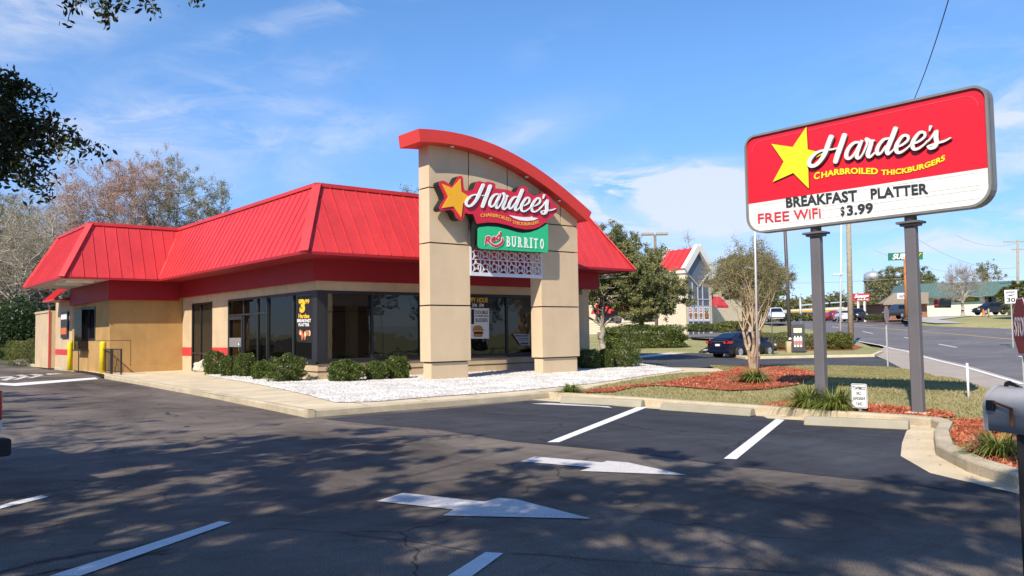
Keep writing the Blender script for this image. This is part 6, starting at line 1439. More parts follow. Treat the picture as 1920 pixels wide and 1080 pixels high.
# ---------------------------------------------------------------- far side of the street
M_GROOF = mat('green metal roof', (.10, .165, .145), .5, .08, 1.5); M_CREAMW = mat('cream painted wall', (.72, .69, .55), .8, .05, 1); M_BRK = mat('brown brick', (.30, .15, .10), .9, .25, 2, .3, 20, fine=.3, fs=10); M_SHNG = mat('tan shingles', (.30, .24, .17), .9, .15, 2)
def bank(px, d0, dz, nm, m):   # explicit raised ground: plan points with heights
    mb = MB(); mb.add([Vector(p) for p in px], [tuple(range(len(px)))]); o = mb.build(nm, m); o['kind'] = 'structure'; return o
B = lambda a, b, D: at_d(a, b, D)
rows_ = [[p-Up*.5-DH*2 for p in (B(1700, 603, 104), B(1754, 609, 97), B(1830, 611.5, 91), B(1905, 613.5, 87), B(2050, 618, 80))], [B(1700, 603, 104), B(1754, 609, 97), B(1830, 611.5, 91), B(1905, 613.5, 87), B(2050, 618, 80)],
         [B(1690, 598, 112), B(1754, 602, 104), B(1830, 602, 99), B(1905, 603, 95), B(2050, 608, 88)],
         [B(1690, 596, 122), B(1754, 594, 115), B(1830, 593, 111), B(1905, 592, 107), B(2050, 592, 104)],
         [B(1660, 595, 150), B(1754, 591.5, 150), B(1830, 590, 150), B(1905, 588, 150), B(2050, 588, 150)], [B(1600, 594, 300), B(1754, 590, 300), B(1830, 588, 300), B(1905, 587, 300), B(2100, 587, 300)]]
mb2 = MB(); V = [p for r_ in rows_ for p in r_]; mb2.add(V, [(i*5+j, i*5+j+1, i*5+5+j+1, i*5+5+j) for i in range(5) for j in range(4)], 0, True); o = mb2.build('grass_bank', M_FGRASS); o['kind'] = 'structure'
mb2 = MB(); mb2.add([B(1695, 601.5, 104.5), B(1755, 607, 97.5), B(1810, 606.5, 96.5), B(1760, 600, 106), B(1830, 591.9, 112), B(1900, 591.2, 112), B(1900, 590.5, 118), B(1770, 593.2, 118), B(1690, 598.7, 110)], [tuple(range(9))])
V = [(p[0], p[1], p[2]+.06) for p in mb2.v]; mb2.v = V; o = mb2.build('driveway', mat('pale drive', (.42, .40, .38), .9, .1, 1)); o['kind'] = 'structure'
SD = 124
def facing_box(pxl, pxr, D, zb, zt, depth, mi=0, mb=None, skew=0.0):
    a, b = at_d(pxl, 590, D), at_d(pxr, 590, D*(1+skew)); a.z = b.z = 0; u = (b-a); n = Vector((-u.y, u.x, 0)).normalized()
    if n.dot(FWD) < 0: n = -n
    m = mb or MB(); P = [Vector((a.x, a.y, zb)), Vector((b.x, b.y, zb)), Vector((b.x, b.y, zb))+n*depth, Vector((a.x, a.y, zb))+n*depth]; m.extr(P, (0, 0, zt-zb), mi); return m, a, b, u.normalized(), n
Zp = lambda py, D=SD, px=1800: at_d(px, py, D).z
sb = at_d(1800, 592, SD); sbw = thing('sandwich_shop', sb, 'cream single storey shop with a green metal roof and yellow lettered sign', 'building')
m, a, b, u, n = facing_box(1738, 1990, SD, Zp(593)-.6, Zp(553), 14, skew=-.02); m.build('wall', M_CREAMW, sbw)
def sp_(px, py, off=0.0):   # point on the shop front
    v = pix_dir(px, py); t = ((a-n*off)-CAM).dot(n)/v.dot(n); return CAM+v*t
m = MB(); e0, e1 = sp_(1690, 556, 1.2), sp_(1995, 548, 1.2); r0, r1 = sp_(1700, 533, -2), sp_(1995, 523, -2); e0.z = Zp(556); 
m.add([e0, e1, r1, r0], [(0, 1, 2, 3)]); k = 46
for i in range(k+1): t = i/k; m.bar(e0+(e1-e0)*t+Up*.03, r0+(r1-r0)*t+Up*.03, .07, .08)
m.bar(e0-Up*.12, e1-Up*.12, .08, .26); m.add([e0, r0, r0+n*6, e0+n*6], [(0, 1, 2, 3)]); m.build('roof', M_GROOF, sbw)
def front(px0, px1, py0, py1, off, th, nm, mt, par=None):
    m = MB(); m.extr([sp_(px0, py0, off), sp_(px1, py0, off), sp_(px1, py1, off), sp_(px0, py1, off)], n*th); return m.build(nm, mt, par or sbw)
f = front(1752, 1783.5, 560, 576.5, .08, .2, 'window', M_FRAME); front(1753, 1782.5, 561, 575.5, .1, .02, 'pane', M_GLASSD, f); front(1753, 1760, 561, 573, .14, .02, 'red_panel', mat('red neon panel', (.45, .03, .02), .5), f)
f = front(1847, 1868, 556, 585, .08, .2, 'window', M_FRAME); front(1848, 1867, 557, 584, .1, .02, 'pane', M_GLASSD, f)
ss = thing('shop_sign', sp_(1812, 566, .3), 'long green fascia sign with white and yellow lettering on the cream wall', 'sign')
m = MB(); m.extr([sp_(1792, 554.5, .3), sp_(1836.5, 554, .3), sp_(1836.5, 564.5, .3), sp_(1792, 566.5, .3)], n*.2); m.build('cabinet', mat('sign board green', (.02, .20, .09), .5, .04, 2), ss)
def frtxt(s, x0, x1, yb_, yt_, mt, par, sh=.2): m = MB(); text_on(m, s, [sp_(x0, yb_, .33), sp_(x1, yb_, .33)], sp_(x0, yt_, .33)-sp_(x0, yb_, .33), -n*.02, .05, 0, sh); m.build('lettering', mt, par)
frtxt('SUB', 1797, 1811, 563.8, 557.5, M_PW, ss); frtxt('WAY', 1812, 1828, 563.3, 557.2, M_PY, ss)
# pole sign of the same shop
pq = at_d(1698, 596, 96); ps = thing('green_pole_sign', (pq.x, pq.y, hz(pq.x, pq.y)), 'green lettered sign on a rusty orange wooden pole behind the right sign post', 'sign')
def fp(px, py, D=96): return at_d(px, py, D)
m = MB(); m.extr([fp(1668, 474.5), fp(1730.5, 472), fp(1730.5, 486.5), fp(1668, 488.5)], FWD*.4); m.build('cabinet', mat('sign board green', (.02, .2, .09), .5), ps)
m = MB(); text_on(m, 'SUB', [fp(1673, 486, 95.9), fp(1697, 485.2, 95.9)], fp(1673, 476, 95.9)-fp(1673, 486, 95.9), -FWD*.03, .05, 0, .25); m.build('lettering', M_PW, ps)
m = MB(); text_on(m, 'WAY', [fp(1699, 485, 95.9), fp(1726, 484, 95.9)], fp(1699, 475.4, 95.9)-fp(1699, 485, 95.9), -FWD*.03, .05, 0, .25); m.build('lettering', M_PY, ps)
m = MB(); m.tube([fp(1700, 597), fp(1697, 480)], [.22, .18], 10); m.build('post', mat('orange stained pole', (.42, .17, .06), .8, .3, 3), ps)
m = MB(); m.extr([fp(1683, 549.5), fp(1702, 549), fp(1702, 560), fp(1683, 560)], FWD*.2); m.build('lower_panel', M_PW, ps)
m = MB(); text_on(m, 'AUTO', [fp(1686, 556.5, 95.9), fp(1700, 556.5, 95.9)], fp(1686, 551.5, 95.9)-fp(1686, 556.5, 95.9), -FWD*.03, .02, 0, .2); m.build('lettering', mat('grey ink', (.3, .3, .32), .6), ps)
# brick house
hb_ = at_d(1700, 594, 118); bh = thing('brick_house', hb_, 'low brick building with a tan hipped roof left of the cream shop', 'building')
m, a2, b2, u2, n2 = facing_box(1661, 1739, 116, at_d(1700, 600, 116).z, at_d(1700, 570, 116).z, 12); m.build('wall', M_BRK, bh)
m = MB(); e0, e1, r0, r1 = at_d(1656, 569, 115), at_d(1741, 566, 115), at_d(1676, 549, 120), at_d(1741, 548, 120); m.add([e0, e1, r1, r0], [(0, 1, 2, 3)]); m.bar(e0-Up*.1, e1-Up*.1, .2, .25); m.add([e0, r0, r0+n2*8-Up*2, e0+n2*12], [(0, 1, 2, 3)]); m.build('roof', M_SHNG, bh)
m = MB(); P = [at_d(x, y, 115.8) for x, y in ((1688, 573), (1697, 573), (1697, 584), (1688, 584))]; m.extr(P, FWD*.1); m.build('window', M_FRAME, bh)
# gas station canopy and its store, beyond the crest
gs = at_d(1560, 603, 230); gt = thing('gas_canopy', gs, 'long white and yellow gas station canopy past the intersection', 'canopy')
m = MB(); L0_, R0_ = at_d(1478, 580.5, 225), at_d(1668, 571, 240); L1_, R1_ = at_d(1478, 586.5, 225), at_d(1668, 584, 240); dep = FWD*12; dep.z = 0
m.extr([L0_, R0_, R1_, L1_], dep); cn = m.build('fascia', mat('canopy white', (.78, .77, .72), .5), gt)
m = MB(); m.extr([at_d(1478, 583, 224.8), at_d(1652, 577.5, 238.8), at_d(1652, 581.8, 238.8), at_d(1478, 585.8, 224.8)], FWD*.1); m.build('yellow_band', mat('canopy yellow', (.85, .45, .03), .5), cn)
for px in (1500, 1545, 1590, 1630): q = at_d(px, 584, 232); MB().box(q.x-.3, q.x+.3, q.y-.3, q.y+.3, 1.5, q.z).build('column', M_PW, gt)
st_ = at_d(1590, 602, 260); sg_ = thing('gas_station_shop', st_, 'pale low shop with dark windows under the far canopy', 'building')
m, a3, b3, u3, n3 = facing_box(1545, 1650, 258, 1.5, at_d(1590, 587, 258).z, 8); m.build('wall', M_PW, sg_)
for k in range(5): m, *_ = facing_box(1516+0*k+34+k*20, 1516+34+k*20+12, 256, 2.2, at_d(1590, 591, 256).z, .3); m.build('window', M_FRAME, sg_)
# red script restaurant sign on a pole
rp_ = at_d(1613, 600, 120); rs = thing('red_pole_sign', (rp_.x, rp_.y, hz(rp_.x, rp_.y)), 'red rectangular restaurant sign with white script right of the wooden pole', 'sign')
f3 = lambda px, py, D=120: at_d(px, py, D)
m = MB(); m.extr([f3(1599.5, 550.5), f3(1630.5, 550), f3(1630.5, 564.5), f3(1599.5, 565)], FWD*.4); m.build('cabinet', mat('script sign red', (.60, .04, .05), .5, .05, 2), rs)
m = MB(); text_on(m, 'Sonnys', [f3(1602, 558.5, 119.8), f3(1628, 557.5, 119.8)], f3(1602, 552, 119.8)-f3(1602, 558.5, 119.8), -FWD*.03, .06, 0, .3); text_on(m, 'BAR-B-Q', [f3(1608, 563, 119.8), f3(1628, 562.6, 119.8)], f3(1608, 560, 119.8)-f3(1608, 563, 119.8), -FWD*.03, .04); m.build('lettering', M_PW, rs)
m = MB(); 
for px in (1609, 1621): q = f3(px, 565); m.box(q.x-.12, q.x+.12, q.y-.12, q.y+.12, 1.5, q.z)
m.build('post', M_WTRIM, rs)
# market building behind the far cars
mk = thing('market_building', at_d(1625, 590, 150), 'low colourful fronted market behind the far parked cars', 'building')
m, *_ = facing_box(1598, 1668, 150, 1.8, at_d(1630, 581, 150).z, 8); m.build('wall', mat('market wall', (.5, .5, .46), .8), mk)
for k, c in enumerate(((.05, .35, .25), (.7, .6, .5), (.6, .2, .1), (.65, .62, .55), (.3, .32, .2))):
    m, *_ = facing_box(1600+13*k, 1611+13*k, 149.5, at_d(1630, 591, 149.5).z, at_d(1630, 583, 149.5).z, .3); m.build('banner', mat('banner %d' % k, c, .7, .3, 2), mk)
# water tower
wt = at_d(1637, 600, 330); wr = thing('water_tower', (wt.x, wt.y, 2), 'silver water tower far beyond the red script sign', 'water tower'); D = 330
c = at_d(1637, 521, D); rW = 16.5/1555*D; zb_ = at_d(1637, 527, D).z; zt_ = at_d(1637, 516, D).z; zd = at_d(1637, 508.5, D).z
m = MB(); m.lathe((c.x, c.y, 0), [(rW*.15, zb_-rW*.12), (rW*.7, zb_-rW*.05), (rW, zb_), (rW, zt_), (rW*.95, zt_+.5), (rW*.75, zd-.55), (rW*.4, zd-.12), (rW*.1, zd), (.2, zd+1.2)], 28); tk = m.build('tank', mat('tank silver', (.55, .56, .57), .35, .08, .3, metal=.5), wr)
m = MB(); m.lathe((c.x, c.y, 0), [(rW+.5, zb_-.1), (rW+.5, zb_+.3), (rW, zb_+.3), (rW, zb_-.1)], 28); m.build('walkway', M_RIM, tk)
for k in range(6): a = 2*math.pi*k/6+.3; MB().tube([(c.x+rW*.95*math.cos(a), c.y+rW*.95*math.sin(a), zb_), (c.x+rW*1.15*math.cos(a), c.y+rW*1.15*math.sin(a), 2)], .35, 8).build('leg', M_RIM, wr)
MB().cyl((c.x, c.y), 1.0, 2, zb_, 12).build('riser', M_RIM, wr)
# traffic signal mast
ts = thing('traffic_signal', at_d(1500, 604, 118), 'grey signal mast arm over the far intersection', 'traffic signal')
q = at_d(1500.5, 566, 118); MB().cyl((q.x, q.y), .16, 1.8, q.z+.6, 8).build('pole', mat('galvanised', (.45, .50, .50), .5, metal=.3), ts)
MB().tube([at_d(1500, 573, 118), at_d(1590, 565.5, 118), at_d(1600, 565, 118)], [.14, .08, .06], 8).build('mast_arm', MATS['galvanised'], ts)
for px in (1555, 1585): q = at_d(px, 570, 118); m = MB(); m.box(q.x-.15, q.x+.15, q.y-.15, q.y+.15, q.z-.5, q.z+.4); m.build('signal_head', M_BLACK, ts)
# far right: service pole, cone, timber post
q = at_d(1909, 592, 118); o, b, T = pole('utility_pole', (q.x, q.y, q.z), (1908, 449), None, .2, .14, M_WOODP, 'far wooden utility pole with crossarms by the palm at the right edge', 'utility pole')
for zf, wd in ((0.97, 2.0), (.87, .8)):
    c = b+(T-b)*zf; MB().bar(c-rt*wd, c+rt*wd, .12, .14).build('crossarm', M_WOODP, o)
q = at_d(1844, 591, 108); m = MB(); m.lathe(q, [(.3, 0), (.3, .05), (.2, .06), (.04, .8)], 10); tag(m.build('traffic_cone', mat('cone orange', (.8, .18, .03), .5)), 'orange traffic cone on the grass before the parked black hatchback', 'cone')
q = at_d(1854, 592, 106); MB().cyl((q.x, q.y), .1, q.z-.2, q.z+1.0, 8); tag(MB().cyl((q.x, q.y), .1, q.z-.2, q.z+.9, 8).build('timber_post', M_WOODP), 'short timber post beside the orange cone', 'post')
# ---------------------------------------------------------------- clipped shrubs and hedges
def shrub_px(px, pyb, wpx, hpx, n, seed, label, lm=M_LEAFB, group='clipped shrubs along the restaurant walls', z=.13, boxy=.1, ls=.045, dep=1.0, name='shrub', cat='shrub', rot=0.0, rough=.1, depth=None):
    b = at_z(px, pyb, z) if depth is None else at_d(px, pyb, depth); D = (b-CAM).dot(FWD); rx = wpx/2*D/1555; rz_ = hpx/2*D/1555
    return shrub(name, b, rx, rx*dep, rz_, n, ls, lm, seed, label, group, boxy, cat, rot, True, rough)
shrub_px(403, 703, 42, 46, 5200, 1, 'dark shrub by the pale boulder, leftmost of the row under the side windows')
shrub_px(431, 706, 40, 40, 5200, 2, 'dark shrub second from the boulder under the side windows')
shrub_px(460, 707, 38, 46, 5200, 3, 'dark shrub third from the boulder under the side windows')
shrub_px(492, 712, 38, 36, 5600, 4, 'round sunlit shrub fourth from the boulder under the side windows')
shrub_px(537, 716, 62, 50, 7500, 5, 'largest shrub with thin twiggy patches left of the building corner', rough=.16)
shrub_px(648, 716, 62, 42, 7500, 6, 'low round shrub directly right of the building corner')
shrub_px(706, 713, 42, 36, 5000, 7, 'small shrub left half of the pair beside the left tower pillar')
shrub_px(745, 711, 46, 44, 6000, 8, 'taller shrub of the pair beside the left tower pillar')
shrub_px(1104, 692, 46, 38, 4500, 9, 'dark shrub in shade just right of the right tower pillar')
shrub_px(1136, 691, 28, 38, 3500, 10, 'narrow shrub between the dark shrub and the clipped square one')
shrub_px(1169, 689, 52, 44, 7500, 11, 'boxy clipped shrub at the right end of the white stone bed', boxy=.6)
b1 = at_z(70, 686, .13); b2 = at_z(118, 686, .13)
shrub('hedge', at_z(62, 684, .13), 1.45, 1.6, .80, 11000, .055, M_LEAFY, 12, 'rounded clipped hedge on the white stones at the far left', 'clipped shrubs along the restaurant walls', .45, 'hedge')
shrub('hedge', at_z(107, 684, .13), 1.25, 1.4, .74, 9000, .055, M_LEAFB, 13, 'darker hedge right behind the left yellow bollard', 'clipped shrubs along the restaurant walls', .45, 'hedge')
h0 = at_d(1208, 655, 60); h0.z = hz(h0.x, h0.y)+.05
shrub('hedge', h0, 2.9, .7, .86, 24000, .085, M_LEAFB, 14, 'long dark clipped hedge behind the oak trunk', None, .8, 'hedge', -.72)
for k, (px, pyb, wp_, hp_, lab, lm, D) in enumerate(((1322, 622, 66, 16, 'low dark hedge below the glazed gable', M_LEAFO, 76), (1385, 622, 80, 20, 'low green bank of ground shrubs right of the glazed gable', M_LEAFY, 74),
    (1455, 657, 92, 34, 'golden green hedge section behind the navy sedan', M_LEAFY, 55), (1532, 656, 80, 31, 'golden green hedge section right of the folding sign board', M_LEAFY, 54.5), (1573, 656, 38, 33, 'rounded end of the golden green hedge by the wooden pole', M_LEAFY, 54),
    (1484, 597, 38, 10, 'small bush by the far end of the street', M_LEAFO, 118), (1642, 600, 34, 11, 'low dark hedge in front of the far market cars', M_LEAFO, 112))):
    b = at_d(px, pyb, D); b.z = max(hz(b.x, b.y)-.1, b.z) if D < 100 else b.z
    shrub('hedge', b, wp_/2*D/1555, .9, hp_/2*D/1555, 7000 if D < 60 else 3500, .07 if D < 60 else .12, lm, 20+k, lab, None, .5, 'hedge', vh-math.pi/2)
tuft('lily_clump', on(1070, 738), .42, .24, 320, 1, 'small strappy clump beside the first kerb corner near the walk', M_BLADE, 'strappy green clumps in the beds')
tuft('lily_clump', on(1411, 718), .62, .32, 420, 2, 'yellow green strappy clump in front of the pale-trunked tree', M_BLADE, 'strappy green clumps in the beds', .014)
tuft('lily_clump', on(1515, 768), .55, .40, 560, 3, 'tall strappy clump left of the left sign post', M_BLADE, 'strappy green clumps in the beds', .011)
tuft('lily_clump', on(1566, 774), .46, .40, 560, 4, 'tall strappy clump between the left sign post and the small parking sign', M_BLADE, 'strappy green clumps in the beds', .011)
tuft('lily_clump', on(1872, 860), .44, .30, 420, 5, 'strappy clump in red chips below the mailbox', M_BLADE, 'strappy green clumps in the beds', .009, seg=5)
q = on(1880, 822); m = MB(); rng0 = random.Random(5)
P = [q+Vector((rng0.uniform(-.16, .16), rng0.uniform(-.1, .1), .24+rng0.uniform(0, .1))) for _ in range(12)]; m.add(P, [(0, 1, 2, 3), (3, 4, 5), (5, 6, 7, 8), (8, 9, 10, 11), (1, 6, 9)]); tag(m.build('plastic_bag', M_PW), 'crumpled white bag caught in the clump below the mailbox', 'litter')
# ---------------------------------------------------------------- trees
def lobes(*a): return a
ob_ = at_d(1134, 662, 45); ob_.z = hz(ob_.x, ob_.y)
ctree('oak_tree', ob_, 1.9, .19, [(.4, .2, 4.6, 2.7, 2.7, 1.9), (1.6, -1.2, 4.0, 2.1, 2.1, 1.5), (.2, .4, 6.1, 2.0, 2.0, 1.5), (2.6, -2.2, 3.5, 1.5, 1.5, 1.1), (-.9, .8, 4.0, 1.7, 1.7, 1.3), (1.3, -1.0, 5.7, 1.7, 1.7, 1.2), (1.6, -1.3, 2.9, 1.8, 1.8, .8)], 700, 190, .11, .38, M_LEAFM, M_GBARK, 3, 'dense green oak with a forked grey trunk right of the building', twr=.010, shell=.35)
cr = on(1412, 693)
ctree('crape_tree', cr, 1.5, .085, [(0, 0, 4.1, 1.2, 1.2, .95), (.65, -.5, 3.5, .9, .9, .9), (-.7, .55, 3.6, .95, .95, .9), (0, 0, 2.9, .9, .9, .7)], 230, 60, .06, .32, M_LEAFM, M_PBARK, 8, 'bare multi-trunk tree with pale peeling trunks in the red mulch bed', twig=5, twr=.006, trunks=6, tspread=.16, nlimb=5, shell=.1, twig_up=.7, twl=1.3)
gtb = at_d(1405, 640, 66); gtb.z = hz(gtb.x, gtb.y)
ctree('oak_tree', gtb, 2.2, .2, [(0, 0, 5.6, 2.5, 2.5, 1.5), (1.2, -1.2, 4.9, 1.9, 1.9, 1.3), (-1.2, 1.2, 4.8, 1.7, 1.7, 1.3), (.3, -.3, 3.9, 2.2, 2.2, 1.1)], 340, 150, .11, .40, M_LEAFO, M_GBARK, 10, 'olive green oak showing behind the bare multi-trunk tree', shell=.3)
# woods at the left, behind the drive through
WG = 'trees of the woods behind the restaurant'
def wood(px, D, H, rad, kind, seed, label):
    b = at_d(px, 640, D); b.z = -.08
    if kind == 'red': lb = [(0, 0, H*.62, rad, rad, H*.26), (rad*.4, -rad*.3, H*.82, rad*.55, rad*.55, H*.16), (-rad*.4, rad*.3, H*.78, rad*.6, rad*.6, H*.17)]; ctree('maple_tree', b, H*.4, .2, lb, 260, 60, .13, .75, M_LEAFR, M_GBARK, seed, label, group=WG, twig=5, twr=.016, nlimb=12, twig_up=.9, shell=.15)
    elif kind == 'bare': lb = [(0, 0, H*.6, rad, rad, H*.33), (rad*.5, 0, H*.42, rad*.8, rad*.8, H*.22), (-rad*.5, rad*.2, H*.45, rad*.8, rad*.8, H*.25)]; ctree('bare_tree', b, H*.3, .2, lb, 330, 16, .12, .8, M_LEAFOL, mat('pale bare bark', (.46, .40, .32), .9, .3, 5), seed, label, group=WG, twig=6, twr=.018, nlimb=14, shell=.1)
    elif kind == 'olive': lb = [(0, 0, H*.66, rad, rad, H*.24), (rad*.5, -rad*.3, H*.56, rad*.7, rad*.7, H*.2), (0, 0, H*.86, rad*.6, rad*.6, H*.13)]; ctree('oak_tree', b, H*.4, .25, lb, 230, 70, .14, .65, M_LEAFOL, M_GBARK, seed, label, group=WG, twig=5, twr=.016, nlimb=12, shell=.3)
    else: lb = [(0, 0, H*.5, rad, rad, H*.45), (rad*.6, 0, H*.35, rad*.8, rad*.8, H*.3), (-rad*.6, rad*.2, H*.4, rad*.8, rad*.8, H*.35)]; ctree('evergreen_tree', b, H*.25, .22, lb, 240, 120, .15, .7, M_LEAFD, M_GBARK, seed, label, group=WG, twig=3, twr=.012, shell=.35)
wood(195, 70, 17.6, 4.6, 'red', 31, 'reddish budding tree rising just right of the dark near branch')
wood(262, 76, 19.6, 4.0, 'red', 32, 'tallest reddish budding tree above the drive through roof')
wood(325, 74, 18.0, 4.4, 'olive', 33, 'olive leaved tree centred above the roof valley')
wood(388, 80, 17.6, 3.4, 'olive', 34, 'rightmost olive leaved tree of the woods, over the long roof')
wood(145, 72, 15.6, 4.0, 'bare', 35, 'pale bare tree left of the drive through roof corner')
wood(88, 68, 14.6, 3.8, 'bare', 36, 'pale bare tree with drooping twigs near the left hedge')
wood(30, 66, 15.0, 4.0, 'bare', 37, 'pale bare tree nearest the left edge')
wood(-30, 70, 15, 4, 'olive', 38, 'olive tree cut by the left edge of the photo')
wood(60, 78, 10.5, 5, 'dark', 39, 'dark evergreen in the woods behind the left bare trees')
wood(130, 80, 11, 5, 'dark', 40, 'dark evergreen behind the drive through roof corner')
wood(190, 84, 11, 5, 'dark', 41, 'dark evergreen showing between the reddish trees')
wood(-15, 82, 12, 4.5, 'dark', 42, 'dark evergreen cut by the left edge')
wood(300, 90, 10, 5, 'bare', 43, 'bare tree deep in the woods behind the roof valley')
wood(440, 95, 11, 5, 'bare', 44, 'bare tree mostly hidden behind the long roof')
wood(15, 84, 17, 4.5, 'olive', 51, 'olive tree standing tall behind the pale bare trees at the left edge')
wood(75, 88, 17.5, 4.5, 'red', 52, 'reddish tree behind the dark near bough at the left')
wood(125, 86, 16.5, 4.2, 'bare', 53, 'bare tree between the near bough and the drive through roof')
wood(240, 92, 15, 4.5, 'olive', 54, 'olive tree low behind the tallest reddish tree')
wood(350, 95, 14, 4.5, 'bare', 55, 'bare tree low behind the olive trees over the roof')
us = random.Random(3)
for k in range(9):
    px = -20+k*21; D = 62+us.uniform(0, 8); b = at_d(px, 668, D); b.z = -.1
    shrub('understory_shrub', b, 2.4, 2.0, 1.5+us.uniform(0, 1.2), 5200, .16, M_LEAFD, 60+k, 'dark shrub of the wood edge, one of a closed row behind the left hedge', 'understory shrubs along the wood edge', .1, 'shrub', 0, False, .25)
# pine and treeline on the far right
def far_tree(px, pyb, ptop, wpx, D, lm, seed, label, kind='leafy', name='oak_tree', group='distant trees beyond the street', ncl=120, nl=70, ls=.28):
    b = at_d(px, pyb, D); H = (pyb-ptop)*D/1555; r = wpx/2*D/1555
    lb = [(0, 0, H*.62, r*.85, r*.85, H*.32), (r*.45*RIGHT.x, r*.45*RIGHT.y, H*.5, r*.6, r*.6, H*.26), (-r*.45*RIGHT.x, -r*.45*RIGHT.y, H*.52, r*.6, r*.6, H*.28), (0, 0, H*.8, r*.55, r*.55, H*.18)]
    if kind == 'bare': ctree(name, b, H*.28, H*.035, lb, ncl, nl, ls, H*.10, lm, M_GBARK, seed, label, group=group, twig=6, twr=H*.0025, nlimb=12, shell=.1, twig_up=.5)
    else: ctree(name, b, H*.25, H*.03, lb, ncl, nl, ls, H*.09, lm, M_GBARK, seed, label, group=group, twig=3, twr=H*.002, shell=.35)
far_tree(1690, 590, 499, 130, 150, M_LEAFOL, 71, 'large olive oak behind the brick house', ncl=200, nl=90)
far_tree(1735, 588, 503, 70, 152, M_LEAFO, 72, 'green oak crown over the left end of the green roof')
far_tree(1806, 592, 494, 92, 113, M_LEAFR, 73, 'bare pinkish twigged tree standing in front of the cream shop', 'bare', 'bare_tree', ncl=150, nl=10, ls=.1)
far_tree(1856, 585, 488, 62, 140, M_LEAFOL, 74, 'thin olive tree rising behind the green roof near the palm', ncl=70, nl=45)
far_tree(1650, 596, 530, 60, 160, M_LEAFOL, 75, 'olive tree left of the brick house under the water tower', ncl=110)
far_tree(1571, 600, 548, 34, 250, M_LEAFO, 76, 'round topped pine behind the canopy, right of the left sign post', name='pine_tree', ncl=60, ls=.4)
for k, (px, pt, wp_, D, lm) in enumerate(((1350, 570, 60, 190, M_LEAFOL), (1395, 560, 70, 200, M_LEAFO), (1440, 566, 70, 260, M_LEAFOL), (1480, 562, 60, 270, M_LEAFOL), (1520, 558, 70, 280, M_LEAFOL), (1548, 564, 40, 280, M_LEAFO), (1605, 570, 50, 290, M_LEAFOL), (1585, 574, 40, 290, M_LEAFO), (1625, 572, 40, 280, M_LEAFOL))):
    far_tree(px, 601, pt, wp_, D, lm, 80+k, ['soft tree right of the glazed gable', 'tree behind the bare multi-trunk tree', 'hazy tree above the approaching white pickup', 'hazy tree right of the dark light pole', 'hazy tree over the left end of the yellow canopy', 'hazy tree touching the left sign post', 'tree right of the wooden pole behind the red script sign', 'tree just left of the wooden pole', 'tree below the water tower legs'][k], ncl=110, nl=80, ls=.5)
far_tree(1293, 560, 436, 34, 100, M_LEAFR, 95, 'bare tree top poking above the red gable roof', 'bare', 'bare_tree', ncl=40, nl=4, ls=.1)
far_tree(772, 600, 350, 40, 90, M_LEAFO, 96, 'tree top peeping over the roof just left of the tower', ncl=60, nl=60, ls=.2)
rw = np.random.default_rng(77); Cw = []
for k in range(260):
    px = rw.uniform(1335, 1790); D = rw.uniform(270, 330); top = 566+6*math.sin(px*.031)+5*math.sin(px*.083+1)+rw.normal()*2; py = rw.uniform(top, 604); c = np.array(at_d(px, py, D)); Cw.append(c+rw.normal(size=(110, 3))*np.array([2.2, 2.2, 1.3]))
V, F = leaves_np(np.concatenate(Cw), .95, .6, rw); o = npmesh('distant_wood', V, F, M_LEAFOL); o['kind'] = 'stuff'; tag(o, 'hazy olive line of woods closing the far end of the street', 'woods')
# palm at the right edge
pb = at_d(1896, 591, 100); pr_ = thing('palm_tree', pb, 'bushy palms with drooping yellow green fronds at the right edge', 'palm')
rngp = np.random.default_rng(4); V = []; F = []; T_ = []
for (px, py) in ((1893, 560), (1912, 545), (1900, 572), (1926, 560)):
    c = at_d(px, py, 100); T_.append((c, at_d(px, 592, 100)))
    for k in range(46):
        a = rngp.uniform(0, 6.28); e = rngp.uniform(-.5, 1.2); d = np.array([math.cos(a)*math.cos(e), math.sin(a)*math.cos(e), math.sin(e)]); Lp = rngp.uniform(1.0, 1.9); c0 = np.array(c); tip = c0+d*Lp+np.array([0, 0, -.35*Lp])
        for j in range(11):
            b_ = c0+d*Lp*.55; q_ = np.cross(d, [0, 0, 1]); q_ = q_/(np.linalg.norm(q_)+1e-6); ang = (j-5)/5*1.1; e_ = b_+(d*math.cos(ang)+q_*math.sin(ang))*Lp*.55+np.array([0, 0, -.28-.15*abs(ang)]); w_ = np.cross(e_-b_, [0, 0, 1]); w_ = w_/(np.linalg.norm(w_)+1e-6)*.045
            i0 = len(V); V += [b_-w_*.4, b_+w_*.4, (b_+e_)/2+w_+np.array([0, 0, .08]), e_, (b_+e_)/2-w_+np.array([0, 0, .08])]; F.append((i0, i0+1, i0+2, i0+3, i0+4))
npmesh('crown', np.array(V), np.array(F), leafmat('palm frond', [(.10, .12, .03), (.22, .22, .06), (.36, .33, .10)], .25, .5, 1), pr_)
npmesh('trunk', *join([segs_np([np.array(a)], [np.array(b)], .22, .25, 8) for a, b in T_]), M_GBARK, pr_, smooth=True)
